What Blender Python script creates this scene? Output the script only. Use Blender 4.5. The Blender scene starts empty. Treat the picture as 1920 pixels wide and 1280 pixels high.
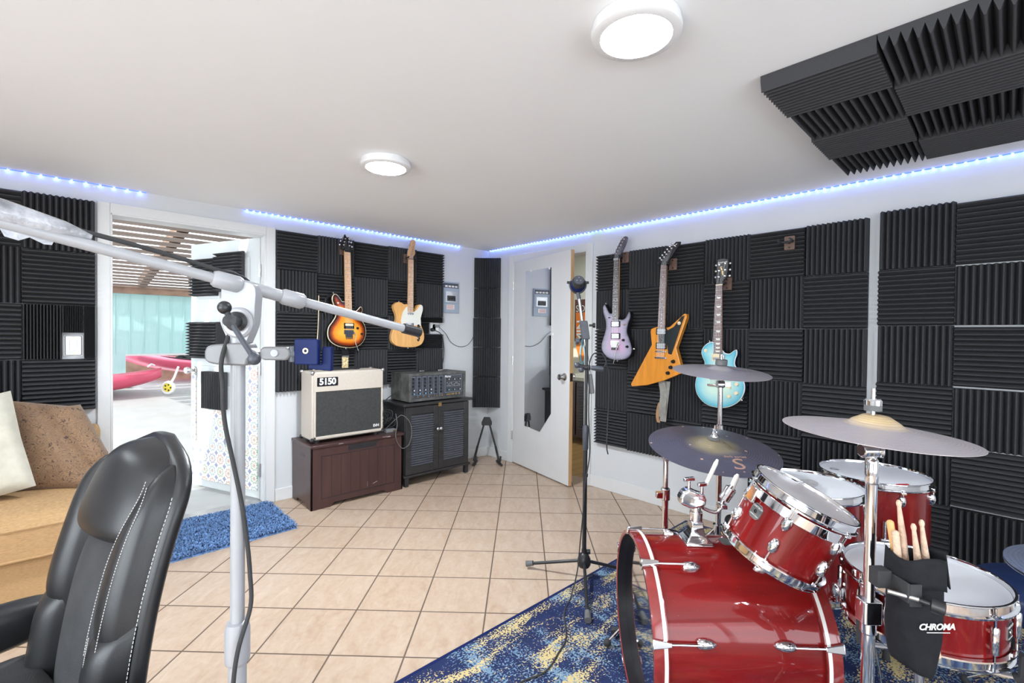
import bpy, math, random
from math import sin, cos, pi, radians as rad
from mathutils import Vector as V, Matrix
from mathutils.geometry import delaunay_2d_cdt

SC = bpy.context.scene
COL = SC.collection
random.seed(7)

# ------------------------------------------------------------------ camera, world, sun, exposure
XC, YC, HC = 3.315, 3.874, 2.197          # right wall plane, far wall plane, ceiling height
cam_d = bpy.data.cameras.new('camera')
cam_d.sensor_width = 36.0
cam_d.lens = 883.87 * 36 / 1920
cam_d.clip_start = 0.02
cam = bpy.data.objects.new('camera', cam_d)
COL.objects.link(cam)
SC.camera = cam
yaw, pit, rol = rad(46.527), rad(0.8051), rad(0.5811)
_F = V((cos(yaw), sin(yaw), 0)); _R = V((sin(yaw), -cos(yaw), 0)); _U = V((0, 0, 1))
_F2 = cos(pit) * _F - sin(pit) * _U
_U2 = sin(pit) * _F + cos(pit) * _U
_R3 = cos(rol) * _R + sin(rol) * _U2
_U3 = -sin(rol) * _R + cos(rol) * _U2
mw = Matrix.Identity(4)
for i in range(3):
    mw[i][0], mw[i][1], mw[i][2] = _R3[i], _U3[i], -_F2[i]
mw.translation = V((0, 0, 1.30))
cam.matrix_world = mw

world = bpy.data.worlds.new('sky'); SC.world = world
world.use_nodes = True
bg = world.node_tree.nodes['Background']
bg.inputs['Color'].default_value = (0.86, 0.93, 1.0, 1)
bg.inputs['Strength'].default_value = 4.0

sun_d = bpy.data.lights.new('sun', 'SUN'); sun_d.energy = 4.0; sun_d.angle = rad(0.6)
sun_d.color = (1.0, 0.96, 0.9)
sun = bpy.data.objects.new('sun', sun_d); COL.objects.link(sun)
sun.rotation_mode = 'QUATERNION'
sun.rotation_quaternion = V((0.80, 0.16, -0.58)).to_track_quat('-Z', 'Y')

# added fill light, set in two made-up windows behind the camera
def fill_light(name, loc, aim, sx, sy, power, col=(0.86, 0.94, 1.0)):
    d = bpy.data.lights.new(name, 'AREA'); d.shape = 'RECTANGLE'; d.size = sx; d.size_y = sy; d.energy = power; d.color = col
    o = bpy.data.objects.new(name, d); COL.objects.link(o); o.location = loc
    o.rotation_mode = 'QUATERNION'; o.rotation_quaternion = V(aim).to_track_quat('-Z', 'Y')
    return o
fill_light('added_fill_light', (-2.78, 0.1, 1.25), (1, 0.0, 0.32), 3.0, 1.5, 82)
fill_light('added_fill_light', (0.1, -2.58, 1.25), (0.0, 1, 0.60), 3.4, 1.5, 28)

LAMP = 78.0            # ceiling lamp diffuser strength
LED = 4.0              # led strip strength
vs = SC.view_settings
vs.view_transform = 'Standard'; vs.look = 'None'; vs.gamma = 1.0; vs.use_curve_mapping = False
vs.exposure = 0.16

# ------------------------------------------------------------------ materials
def nt(name):
    m = bpy.data.materials.new(name); m.use_nodes = True
    return m, m.node_tree.nodes, m.node_tree.links, m.node_tree.nodes['Principled BSDF']

def setp(b, **k):
    for n, v in k.items():
        b.inputs[n.replace('_', ' ')].default_value = v

def mat(name, col, rough=0.5, metal=0.0, noise=0.0, scale=40.0, bump=0.0, bscale=None, coat=0.0, stretch=None, spec=0.5, trans=0.0, detail=4.0):
    """principled surface with procedural colour variation and bump"""
    m, N, L, b = nt(name)
    c = (*col, 1)
    setp(b, Base_Color=c, Roughness=rough, Metallic=metal)
    b.inputs['Specular IOR Level'].default_value = spec
    if coat: b.inputs['Coat Weight'].default_value = coat; b.inputs['Coat Roughness'].default_value = 0.05
    if trans: b.inputs['Transmission Weight'].default_value = trans
    tc = N.new('ShaderNodeTexCoord'); mp = N.new('ShaderNodeMapping')
    L.new(tc.outputs['Object'], mp.inputs['Vector'])
    if stretch: mp.inputs['Scale'].default_value = stretch
    nz = N.new('ShaderNodeTexNoise'); nz.inputs['Scale'].default_value = scale; nz.inputs['Detail'].default_value = detail
    L.new(mp.outputs[0], nz.inputs['Vector'])
    if noise:
        r = N.new('ShaderNodeValToRGB')
        r.color_ramp.elements[0].position = 0.3; r.color_ramp.elements[1].position = 0.7
        r.color_ramp.elements[0].color = (*[max(0, x * (1 - noise)) for x in col], 1)
        r.color_ramp.elements[1].color = (*[min(1, x * (1 + noise)) for x in col], 1)
        L.new(nz.outputs['Fac'], r.inputs[0]); L.new(r.outputs[0], b.inputs['Base Color'])
    if bump:
        bp = N.new('ShaderNodeBump'); bp.inputs['Strength'].default_value = bump; bp.inputs['Distance'].default_value = 0.004
        src = nz
        if bscale:
            src = N.new('ShaderNodeTexNoise'); src.inputs['Scale'].default_value = bscale; src.inputs['Detail'].default_value = 3
            L.new(mp.outputs[0], src.inputs['Vector'])
        L.new(src.outputs['Fac'], bp.inputs['Height']); L.new(bp.outputs[0], b.inputs['Normal'])
    return m

def emis(name, col, s):
    m, N, L, b = nt(name)
    setp(b, Base_Color=(*col, 1), Emission_Color=(*col, 1), Emission_Strength=s)
    return m

def mathn(N, L, op, a, b=None, c=None):
    n = N.new('ShaderNodeMath'); n.operation = op
    for i, x in enumerate((a, b, c)):
        if x is None: continue
        if isinstance(x, (int, float)): n.inputs[i].default_value = x
        else: L.new(x, n.inputs[i])
    return n.outputs[0]

def mixc(N, L, f, a, b):
    n = N.new('ShaderNodeMix'); n.data_type = 'RGBA'
    if isinstance(f, (int, float)): n.inputs[0].default_value = f
    else: L.new(f, n.inputs[0])
    for i, x in ((6, a), (7, b)):
        if isinstance(x, tuple): n.inputs[i].default_value = (*x, 1)
        else: L.new(x, n.inputs[i])
    return n.outputs[2]

def coords(N, L, scale=(1, 1, 1), rotz=0.0, which='Object', loc=(0, 0, 0)):
    tc = N.new('ShaderNodeTexCoord'); mp = N.new('ShaderNodeMapping')
    mp.inputs['Scale'].default_value = scale; mp.inputs['Rotation'].default_value = (0, 0, rotz); mp.inputs['Location'].default_value = loc
    L.new(tc.outputs[which], mp.inputs['Vector'])
    return mp.outputs[0]

def noise(N, L, vec, scale, detail=4.0, rough=0.5, dist=0.0):
    n = N.new('ShaderNodeTexNoise'); n.inputs['Scale'].default_value = scale; n.inputs['Detail'].default_value = detail
    n.inputs['Roughness'].default_value = rough; n.inputs['Distortion'].default_value = dist
    L.new(vec, n.inputs['Vector'])
    return n.outputs['Fac']

def thresh(N, L, x, lo, hi):
    n = N.new('ShaderNodeMapRange'); n.inputs['From Min'].default_value = lo; n.inputs['From Max'].default_value = hi
    L.new(x, n.inputs['Value'])
    return n.outputs[0]

def tile_floor():
    m, N, L, b = nt('beige ceramic tile')
    v = coords(N, L, rotz=rad(-45.2))
    sep = N.new('ShaderNodeSeparateXYZ'); L.new(v, sep.inputs[0])
    ax, gx = [], []
    for out, off, T in ((sep.outputs[0], 0.013, 0.3135), (sep.outputs[1], -0.162, 0.303)):
        s = mathn(N, L, 'DIVIDE', mathn(N, L, 'ADD', out, off), T)
        ax.append(mathn(N, L, 'FLOOR', s))
        fr = mathn(N, L, 'FRACT', s)
        d = mathn(N, L, 'ABSOLUTE', mathn(N, L, 'SUBTRACT', fr, 0.5))
        gx.append(d)
    edge = mathn(N, L, 'MAXIMUM', gx[0], gx[1])
    grout = thresh(N, L, edge, 0.486, 0.491)
    cb = N.new('ShaderNodeCombineXYZ'); L.new(ax[0], cb.inputs[0]); L.new(ax[1], cb.inputs[1])
    wn = N.new('ShaderNodeTexWhiteNoise'); L.new(cb.outputs[0], wn.inputs['Vector'])
    off = N.new('ShaderNodeVectorMath'); off.operation = 'MULTIPLY_ADD'
    L.new(wn.outputs['Color'], off.inputs[0]); off.inputs[1].default_value = (7, 7, 7); L.new(v, off.inputs[2])
    st = N.new('ShaderNodeMapping'); st.inputs['Scale'].default_value = (1.0, 2.4, 1); L.new(off.outputs[0], st.inputs['Vector'])
    n1 = noise(N, L, st.outputs[0], 9, 6, 0.6, 0.6); n2 = noise(N, L, off.outputs[0], 45, 3)
    f = thresh(N, L, mathn(N, L, 'ADD', mathn(N, L, 'MULTIPLY', n1, 0.75), mathn(N, L, 'MULTIPLY', n2, 0.25)), 0.32, 0.68)
    c = mixc(N, L, f, (0.40, 0.272, 0.182), (0.535, 0.412, 0.315))
    c = mixc(N, L, mathn(N, L, 'MULTIPLY', wn.outputs['Value'], 0.16), c, (0.61, 0.50, 0.40))
    c = mixc(N, L, grout, c, (0.12, 0.08, 0.055))
    L.new(c, b.inputs['Base Color'])
    L.new(mathn(N, L, 'MULTIPLY_ADD', grout, 0.5, 0.33), b.inputs['Roughness'])
    bp = N.new('ShaderNodeBump'); bp.inputs['Strength'].default_value = 0.4; bp.inputs['Distance'].default_value = 0.003
    L.new(mathn(N, L, 'MULTIPLY', grout, -1.0), bp.inputs['Height']); L.new(bp.outputs[0], b.inputs['Normal'])
    return m

def rug_mat():
    m, N, L, b = nt('distressed navy rug')
    v = coords(N, L)
    vs_ = coords(N, L, scale=(1.0, 3.2, 1))
    mask = noise(N, L, vs_, 3.2, 5, 0.62, 0.4)
    mask2 = noise(N, L, coords(N, L, scale=(2.6, 1.0, 1), loc=(3, 7, 0)), 3.0, 4, 0.6)
    fine = noise(N, L, v, 125, 2, 0.5); fine2 = noise(N, L, coords(N, L, loc=(9, 2, 1)), 115, 2, 0.5)
    fy = mathn(N, L, 'ADD', fine, mathn(N, L, 'MULTIPLY', mathn(N, L, 'SUBTRACT', mask, 0.5), 1.35))
    fb = mathn(N, L, 'ADD', fine2, mathn(N, L, 'MULTIPLY', mathn(N, L, 'SUBTRACT', mask2, 0.5), 1.2))
    c = mixc(N, L, noise(N, L, v, 14, 3), (0.012, 0.018, 0.058), (0.03, 0.042, 0.115))
    c = mixc(N, L, thresh(N, L, fb, 0.56, 0.60), c, (0.165, 0.26, 0.36))
    c = mixc(N, L, thresh(N, L, fy, 0.605, 0.645), c, (0.56, 0.44, 0.21))
    L.new(c, b.inputs['Base Color']); setp(b, Roughness=0.95)
    b.inputs['Specular IOR Level'].default_value = 0.1
    bp = N.new('ShaderNodeBump'); bp.inputs['Strength'].default_value = 0.5; bp.inputs['Distance'].default_value = 0.004
    L.new(noise(N, L, v, 300, 2), bp.inputs['Height']); L.new(bp.outputs[0], b.inputs['Normal'])
    return m

def decor_tile():
    m, N, L, b = nt('painted talavera tile')
    v = coords(N, L)
    sep = N.new('ShaderNodeSeparateXYZ'); L.new(v, sep.inputs[0])
    T = 0.1
    fr, ce = [], []
    for o in (sep.outputs[0], sep.outputs[2]):
        s = mathn(N, L, 'DIVIDE', o, T)
        ce.append(mathn(N, L, 'FLOOR', s)); fr.append(mathn(N, L, 'SUBTRACT', mathn(N, L, 'FRACT', s), 0.5))
    r = mathn(N, L, 'SQRT', mathn(N, L, 'ADD', mathn(N, L, 'POWER', fr[0], 2.0), mathn(N, L, 'POWER', fr[1], 2.0)))
    an = mathn(N, L, 'ARCTAN2', fr[0], fr[1])
    pet = mathn(N, L, 'MULTIPLY', mathn(N, L, 'SINE', mathn(N, L, 'MULTIPLY', an, 8.0)), 0.05)
    cb = N.new('ShaderNodeCombineXYZ'); L.new(ce[0], cb.inputs[0]); L.new(ce[1], cb.inputs[1])
    wn = N.new('ShaderNodeTexWhiteNoise'); L.new(cb.outputs[0], wn.inputs['Vector'])
    ramp = N.new('ShaderNodeValToRGB'); ramp.color_ramp.interpolation = 'CONSTANT'
    cols = [(0.03, 0.07, 0.3), (0.08, 0.3, 0.12), (0.5, 0.12, 0.06), (0.1, 0.28, 0.42), (0.35, 0.22, 0.08)]
    e = ramp.color_ramp.elements
    e[0].color = (*cols[0], 1); e[1].position = 0.2; e[1].color = (*cols[1], 1)
    for i in (2, 3, 4):
        x = e.new(i * 0.2); x.color = (*cols[i], 1)
    L.new(wn.outputs['Value'], ramp.inputs[0])
    rr = mathn(N, L, 'ADD', r, pet)
    ring = mathn(N, L, 'LESS_THAN', mathn(N, L, 'ABSOLUTE', mathn(N, L, 'SUBTRACT', rr, 0.33)), 0.045)
    core = mathn(N, L, 'LESS_THAN', rr, 0.16)
    dot = mathn(N, L, 'LESS_THAN', r, 0.05)
    corner = mathn(N, L, 'GREATER_THAN', r, 0.56)
    c = mixc(N, L, ring, (0.78, 0.76, 0.68), ramp.outputs[0])
    c = mixc(N, L, core, c, (0.55, 0.3, 0.16)); c = mixc(N, L, dot, c, (0.08, 0.14, 0.4))
    c = mixc(N, L, corner, c, (0.05, 0.09, 0.32))
    c = mixc(N, L, 0.38, c, (0.70, 0.69, 0.64))
    L.new(c, b.inputs['Base Color']); setp(b, Roughness=0.2)
    return m

def paisley():
    m, N, L, b = nt('brown paisley brocade')
    v = coords(N, L)
    n0 = N.new('ShaderNodeTexNoise'); n0.inputs['Scale'].default_value = 17; n0.inputs['Detail'].default_value = 2; n0.inputs['Distortion'].default_value = 1.4; L.new(v, n0.inputs['Vector'])
    s = mathn(N, L, 'SINE', mathn(N, L, 'MULTIPLY', n0.outputs['Fac'], 75.0))
    f = thresh(N, L, s, 0.72, 0.9)
    c = mixc(N, L, f, (0.235, 0.135, 0.07), (0.06, 0.032, 0.022))
    L.new(c, b.inputs['Base Color']); setp(b, Roughness=0.7); b.inputs['Sheen Weight'].default_value = 0.3
    bp = N.new('ShaderNodeBump'); bp.inputs['Strength'].default_value = 0.3; bp.inputs['Distance'].default_value = 0.002
    L.new(f, bp.inputs['Height']); L.new(bp.outputs[0], b.inputs['Normal'])
    return m

def lacquer():
    """deep red gloss lacquer with faint grain and dust flecks"""
    m, N, L, b = nt('red gloss lacquer')
    v = coords(N, L, scale=(1, 1, 0.12)); w = coords(N, L)
    g = noise(N, L, v, 26, 5, 0.6)
    c = mixc(N, L, thresh(N, L, g, 0.3, 0.7), (0.13, 0.0045, 0.005), (0.225, 0.008, 0.008))
    dust = thresh(N, L, noise(N, L, w, 420, 1), 0.77, 0.80)
    c = mixc(N, L, mathn(N, L, 'MULTIPLY', dust, 0.35), c, (0.7, 0.5, 0.4))
    L.new(c, b.inputs['Base Color']); setp(b, Roughness=0.3); b.inputs['Specular IOR Level'].default_value = 0.15
    b.inputs['Coat Weight'].default_value = 0.6; b.inputs['Coat Roughness'].default_value = 0.03
    return m

def cymbal_mat(name, a, bcol, rings, rough, fleck=None, metal=1.0, gold=None):
    m, N, L, b = nt(name)
    v = coords(N, L)
    ln = N.new('ShaderNodeVectorMath'); ln.operation = 'LENGTH'
    fl = N.new('ShaderNodeVectorMath'); fl.operation = 'MULTIPLY'; fl.inputs[1].default_value = (1, 1, 0); L.new(v, fl.inputs[0]); L.new(fl.outputs[0], ln.inputs[0])
    r = ln.outputs['Value']
    n = noise(N, L, v, 18, 4, 0.6)
    s = mathn(N, L, 'SINE', mathn(N, L, 'ADD', mathn(N, L, 'MULTIPLY', r, rings), mathn(N, L, 'MULTIPLY', n, 2.0)))
    f = mathn(N, L, 'ADD', mathn(N, L, 'MULTIPLY', thresh(N, L, s, -1, 1), 0.5), mathn(N, L, 'MULTIPLY', n, 0.5))
    c = mixc(N, L, f, a, bcol)
    if gold:
        c = mixc(N, L, thresh(N, L, r, gold[0], gold[0] * 0.6), c, gold[1])
    if fleck:
        vo = N.new('ShaderNodeTexVoronoi'); vo.inputs['Scale'].default_value = 24; L.new(v, vo.inputs['Vector'])
        k = mathn(N, L, 'LESS_THAN', vo.outputs['Distance'], 0.13)
        rnd = N.new('ShaderNodeSeparateColor'); L.new(vo.outputs['Color'], rnd.inputs[0])
        k = mathn(N, L, 'MULTIPLY', k, mathn(N, L, 'GREATER_THAN', rnd.outputs[0], 0.62))
        k = mathn(N, L, 'MULTIPLY', k, mathn(N, L, 'GREATER_THAN', r, 0.08))
        c = mixc(N, L, k, c, fleck)
    L.new(c, b.inputs['Base Color']); setp(b, Roughness=rough, Metallic=metal)
    bp = N.new('ShaderNodeBump'); bp.inputs['Strength'].default_value = 0.2; bp.inputs['Distance'].default_value = 0.0015
    vo2 = N.new('ShaderNodeTexVoronoi'); vo2.inputs['Scale'].default_value = 70; L.new(v, vo2.inputs['Vector'])
    L.new(mathn(N, L, 'ADD', mathn(N, L, 'MULTIPLY', s, 0.5), vo2.outputs['Distance']), bp.inputs['Height']); L.new(bp.outputs[0], b.inputs['Normal'])
    return m

def burst(name, stops, rough=0.15, grain=0.0):
    """finish coloured by the distance from the body's edge (stored on the mesh)"""
    m, N, L, b = nt(name)
    at = N.new('ShaderNodeAttribute'); at.attribute_name = 'edge'
    r = N.new('ShaderNodeValToRGB')
    e = r.color_ramp.elements
    e[0].position = stops[0][0]; e[0].color = (*stops[0][1], 1); e[1].position = stops[-1][0]; e[1].color = (*stops[-1][1], 1)
    for p, c in stops[1:-1]:
        x = e.new(p); x.color = (*c, 1)
    v = coords(N, L, scale=(1, 6, 1)); n = noise(N, L, v, 7, 4, 0.6)
    L.new(mathn(N, L, 'ADD', at.outputs['Fac'], mathn(N, L, 'MULTIPLY', mathn(N, L, 'SUBTRACT', n, 0.5), grain)), r.inputs[0])
    L.new(r.outputs[0], b.inputs['Base Color']); setp(b, Roughness=rough)
    b.inputs['Coat Weight'].default_value = 0.4
    return m

def film(name):
    m, N, L, b = nt(name)
    t = N.new('ShaderNodeBsdfTransparent'); g = N.new('ShaderNodeBsdfGlossy'); g.inputs['Roughness'].default_value = 0.06
    t.inputs[0].default_value = (0.9, 0.91, 0.92, 1)
    fr = N.new('ShaderNodeFresnel'); fr.inputs['IOR'].default_value = 1.35
    mx = N.new('ShaderNodeMixShader'); L.new(fr.outputs[0], mx.inputs[0]); L.new(t.outputs[0], mx.inputs[1]); L.new(g.outputs[0], mx.inputs[2])
    L.new(mx.outputs[0], N['Material Output'].inputs['Surface'])
    return m

def sheen_head(name):  # whitish reflection on the clear head is put into colour and alpha
    m, N, L, b = nt(name)
    setp(b, Base_Color=(0.82, 0.82, 0.82, 1), Roughness=0.3, Alpha=0.62)
    n = noise(N, L, coords(N, L), 7, 3); L.new(mathn(N, L, 'MULTIPLY_ADD', n, 0.2, 0.5), b.inputs['Alpha'])
    return m

def planks(name, a, b_, w, ln, axis=0):
    m, N, L, b = nt(name)
    br = N.new('ShaderNodeTexBrick'); br.inputs['Scale'].default_value = 1.0
    br.inputs['Brick Width'].default_value = ln; br.inputs['Row Height'].default_value = w; br.inputs['Mortar Size'].default_value = 0.003
    br.inputs['Color1'].default_value = (*a, 1); br.inputs['Color2'].default_value = (*b_, 1); br.inputs['Mortar'].default_value = (a[0] * .3, a[1] * .3, a[2] * .3, 1)
    L.new(coords(N, L, rotz=axis), br.inputs['Vector'])
    g = noise(N, L, coords(N, L, scale=(1, 9, 1), rotz=axis), 8, 5)
    c = mixc(N, L, mathn(N, L, 'MULTIPLY', g, 0.45), br.outputs['Color'], (a[0] * .55, a[1] * .5, a[2] * .42))
    L.new(c, b.inputs['Base Color']); setp(b, Roughness=0.5)
    return m

M = {}
M['wall'] = mat('light grey wall paint', (0.60, 0.61, 0.625), 0.7, noise=0.015, scale=3, bump=0.06, bscale=180)
M['ceil'] = mat('white ceiling paint', (0.87, 0.88, 0.89), 0.8, noise=0.01, scale=2, bump=0.05, bscale=120)
M['trim'] = mat('white semi gloss trim', (0.66, 0.66, 0.66), 0.35, noise=0.01)
M['doorw'] = mat('white door paint', (0.66, 0.66, 0.66), 0.45, noise=0.02, scale=6)
M['doorp'] = mat('pale grey green door paint', (0.55, 0.58, 0.58), 0.45, noise=0.03, scale=6)
M['dooredge'] = mat('raw wood edge', (0.50, 0.30, 0.14), 0.6, noise=0.2, scale=12, stretch=(6, 6, 0.4))
M['foam'] = mat('charcoal acoustic foam', (0.056, 0.056, 0.060), 0.95, noise=0.15, scale=350, spec=0.15)
M['chrome'] = mat('chrome plate', (0.80, 0.80, 0.82), 0.07, 1.0, noise=0.03, scale=30)
M['steel'] = mat('dull steel', (0.45, 0.45, 0.46), 0.35, 1.0, noise=0.1)
M['black'] = mat('black satin paint', (0.018, 0.018, 0.02), 0.35, noise=0.1)
M['rubber'] = mat('black rubber', (0.03, 0.03, 0.032), 0.8, noise=0.15)
M['greyrub'] = mat('grey rubber foot', (0.12, 0.12, 0.12), 0.8, noise=0.15)
M['whitepl'] = mat('white powder coat', (0.33, 0.335, 0.355), 0.3, noise=0.02)
M['greypl'] = mat('grey nylon', (0.17, 0.17, 0.175), 0.4, noise=0.05)
M['bluepl'] = mat('navy anodised plate', (0.004, 0.012, 0.075), 0.45, 0.0, noise=0.05, spec=0.15)
M['lacq'] = lacquer()
M['hoopred'] = mat('red lacquered hoop', (0.22, 0.02, 0.018), 0.15, noise=0.2, scale=20, coat=0.6)
M['stripe'] = mat('pearl inlay', (0.75, 0.73, 0.70), 0.25, noise=0.03)
M['head'] = mat('coated white drum head', (0.84, 0.85, 0.87), 0.45, noise=0.03, scale=9)
M['film'] = film('clear drum head')
M['sheen_head'] = sheen_head('clear drum head with painted sheen')
M['darkin'] = mat('dark shell interior', (0.04, 0.032, 0.03), 0.6, noise=0.3)
M['tape'] = mat('clear tape wrap', (0.34, 0.35, 0.38), 0.12, noise=0.5, scale=22, bump=1.0, bscale=60)
M['leather'] = mat('black bonded leather', (0.016, 0.016, 0.0175), 0.36, noise=0.2, scale=16, bump=0.06, bscale=420)
M['suede'] = mat('charcoal suede panel', (0.036, 0.036, 0.038), 0.75, noise=0.22, scale=22, bump=0.25, bscale=260)
M['thread'] = mat('pale stitching thread', (0.6, 0.59, 0.56), 0.7, noise=0.05)
M['sofa'] = mat('tan woven upholstery', (0.46, 0.285, 0.135), 0.85, noise=0.17, scale=70, stretch=(1, 1, 6), bump=0.4, bscale=420)
M['cream'] = mat('cream brocade', (0.50, 0.475, 0.395), 0.75, noise=0.09, scale=20, bump=0.4, bscale=30)
M['paisley'] = paisley()
M['shag'] = mat('blue shag pile', (0.115, 0.215, 0.42), 0.9, noise=0.6, scale=60)
M['rug'] = rug_mat()
M['chest'] = mat('dark mahogany stain', (0.055, 0.026, 0.024), 0.32, noise=0.16, scale=14, stretch=(1, 1, 0.15))
M['cab'] = mat('black stained wood', (0.024, 0.023, 0.024), 0.45, noise=0.2, scale=20)
M['louv'] = mat('charcoal louvre', (0.055, 0.055, 0.066), 0.5, noise=0.12, scale=20)
M['ivory'] = mat('ivory tolex', (0.52, 0.46, 0.395), 0.55, noise=0.04, scale=60, bump=0.2, bscale=300)
M['grille'] = mat('black grille cloth', (0.035, 0.036, 0.035), 0.8, noise=0.2, scale=60, bump=0.5, bscale=500)
M['tolexb'] = mat('worn black tolex', (0.085, 0.085, 0.08), 0.55, noise=0.55, scale=14, bump=0.35, bscale=260)
M['panelk'] = mat('dark slate panel', (0.05, 0.055, 0.07), 0.4, noise=0.1)
M['white'] = mat('white plastic', (0.78, 0.78, 0.78), 0.35, noise=0.01)
M['bluek'] = mat('light blue knob cap', (0.25, 0.55, 0.72), 0.35, noise=0.03)
M['gold'] = mat('aged brass', (0.62, 0.42, 0.18), 0.3, 1.0, noise=0.1)
M['maple'] = mat('maple fretboard', (0.62, 0.35, 0.17), 0.3, noise=0.12, scale=20, stretch=(4, 0.6, 4))
M['rose'] = mat('rosewood fretboard', (0.17, 0.095, 0.08), 0.45, noise=0.25, scale=30, stretch=(6, 0.5, 6))
M['ebony'] = mat('dark fretboard', (0.06, 0.05, 0.048), 0.4, noise=0.3, scale=30, stretch=(6, 0.5, 6))
M['amber'] = mat('natural amber body', (0.62, 0.235, 0.025), 0.18, noise=0.12, scale=9, stretch=(4, 0.5, 4), coat=0.4)
M['blond'] = mat('butterscotch body', (0.74, 0.40, 0.14), 0.18, noise=0.12, scale=9, stretch=(4, 0.5, 4), coat=0.4)
M['pickgw'] = mat('white pickguard', (0.76, 0.75, 0.68), 0.25, noise=0.01)
M['pickgb'] = mat('black pickguard', (0.012, 0.018, 0.02), 0.15, noise=0.1)
M['cream2'] = mat('cream plastic', (0.74, 0.62, 0.42), 0.35, noise=0.03)
M['pearl'] = mat('pearl inlay block', (0.72, 0.70, 0.64), 0.25, noise=0.1)
M['string'] = mat('nickel wire', (0.55, 0.55, 0.55), 0.25, 1.0, noise=0.02)
M['sunb'] = burst('tobacco sunburst', [(0.0, (0.012, 0.006, 0.005)), (0.16, (0.03, 0.008, 0.004)), (0.34, (0.34, 0.05, 0.008)), (0.55, (0.80, 0.26, 0.02)), (1.0, (0.85, 0.42, 0.06))], grain=0.12)
M['purb'] = burst('purple fade', [(0.0, (0.06, 0.055, 0.08)), (0.2, (0.26, 0.24, 0.33)), (0.5, (0.37, 0.30, 0.42)), (1.0, (0.50, 0.29, 0.45))], 0.3, 0.25)
M['tealb'] = burst('sea blue burst', [(0.0, (0.05, 0.30, 0.42)), (0.18, (0.14, 0.46, 0.56)), (0.5, (0.33, 0.60, 0.62)), (1.0, (0.55, 0.72, 0.62))], 0.2, 0.1)
M['navy'] = mat('deep navy lacquer', (0.008, 0.015, 0.045), 0.2, noise=0.1)
M['bodydark'] = mat('black lacquer', (0.012, 0.011, 0.014), 0.3, noise=0.1, spec=0.25)
M['hangw'] = mat('hanger wood block', (0.13, 0.075, 0.055), 0.5, noise=0.2)
M['stick'] = mat('worn hickory', (0.62, 0.44, 0.32), 0.7, noise=0.15, scale=40, bump=0.8, bscale=200)
M['stickn'] = mat('new hickory', (0.68, 0.40, 0.16), 0.4, noise=0.06)
M['bagc'] = mat('black nylon canvas', (0.013, 0.0135, 0.016), 0.8, noise=0.2, scale=40, bump=0.3, bscale=400, spec=0.2)
M['throne'] = mat('midnight blue vinyl', (0.010, 0.022, 0.075), 0.4, noise=0.2, scale=20)
M['mirror'] = mat('silvered mirror', (0.86, 0.87, 0.88), 0.0, 1.0)
M['knobm'] = mat('satin nickel', (0.62, 0.61, 0.60), 0.22, 1.0, noise=0.03)
M['ebox'] = mat('grey blue enamel', (0.34, 0.39, 0.46), 0.45, noise=0.02)
M['label'] = mat('white sticker', (0.75, 0.74, 0.72), 0.5, noise=0.02)
M['redink'] = mat('red print', (0.55, 0.10, 0.08), 0.5, noise=0.02)
M['teal'] = mat('pale teal siding', (0.42, 0.66, 0.64), 0.7, noise=0.06, scale=8, stretch=(30, 1, 0.4))
M['concrete'] = mat('bright concrete', (0.42, 0.425, 0.42), 0.8, noise=0.06, scale=4, bump=0.15, bscale=60)
M['roofw'] = mat('weathered roof board', (0.26, 0.20, 0.17), 0.8, noise=0.25, scale=6, stretch=(0.4, 6, 1))
M['rust'] = mat('rusty joist', (0.20, 0.12, 0.07), 0.8, noise=0.5, scale=18)
M['brownw'] = mat('brown timber', (0.26, 0.17, 0.12), 0.8, noise=0.25, scale=7)
M['kayak'] = mat('pink red polyethylene', (0.62, 0.085, 0.15), 0.35, noise=0.06, scale=6)
M['yellow'] = mat('yellow wheel hub', (0.75, 0.60, 0.03), 0.4, noise=0.04)
M['orange'] = mat('orange felt', (0.78, 0.20, 0.02), 0.7, noise=0.05)
M['signb'] = mat('dark red brown board', (0.13, 0.05, 0.035), 0.6, noise=0.2)
M['roomw'] = mat('cream wall paint', (0.66, 0.64, 0.54), 0.7, noise=0.02)
M['woodfl'] = planks('honey oak floor', (0.52, 0.30, 0.10), (0.58, 0.35, 0.13), 0.12, 1.1)
M['strapg'] = mat('grey webbing', (0.25, 0.24, 0.22), 0.8, noise=0.15, bump=0.4, bscale=300)
M['strapt'] = mat('tan leather back', (0.36, 0.20, 0.10), 0.7, noise=0.15)
M['strapo'] = mat('embroidered strap', (0.62, 0.46, 0.25), 0.8, noise=0.7, scale=60)
M['decor'] = decor_tile()
M['rtile'] = tile_floor()
M['lampw'] = mat('white lamp rim', (0.80, 0.80, 0.80), 0.4, noise=0.01)
M['diff'] = emis('lamp diffuser', (0.86, 0.94, 1.0), LAMP)
M['difffar'] = emis('bright lamp diffuser', (0.86, 0.94, 1.0), LAMP * 6.6)
M['diffmid'] = emis('lamp diffuser near drums', (0.86, 0.94, 1.0), LAMP * 1.0)
M['ledtape'] = emis('blue led tape', (0.04, 0.11, 1.0), LED * 0.5)
M['leddot'] = emis('led bead', (0.13, 0.27, 1.0), LED * 27)
M['ledgreen'] = emis('green led bead', (0.35, 1.0, 0.2), LED * 5)
M['cyA'] = cymbal_mat('pale hammered bronze', (0.26, 0.235, 0.25), (0.48, 0.44, 0.45), 900, 0.38, metal=0.35)
M['cyB'] = cymbal_mat('dark smoked bronze', (0.06, 0.055, 0.07), (0.15, 0.14, 0.18), 700, 0.36, metal=0.45, fleck=(0.75, 0.48, 0.30), gold=(0.115, (0.30, 0.25, 0.16)))
M['cyC'] = cymbal_mat('pale rose bronze', (0.40, 0.35, 0.35), (0.47, 0.42, 0.42), 900, 0.38, metal=0.35, gold=(0.075, (0.62, 0.46, 0.26)))
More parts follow.
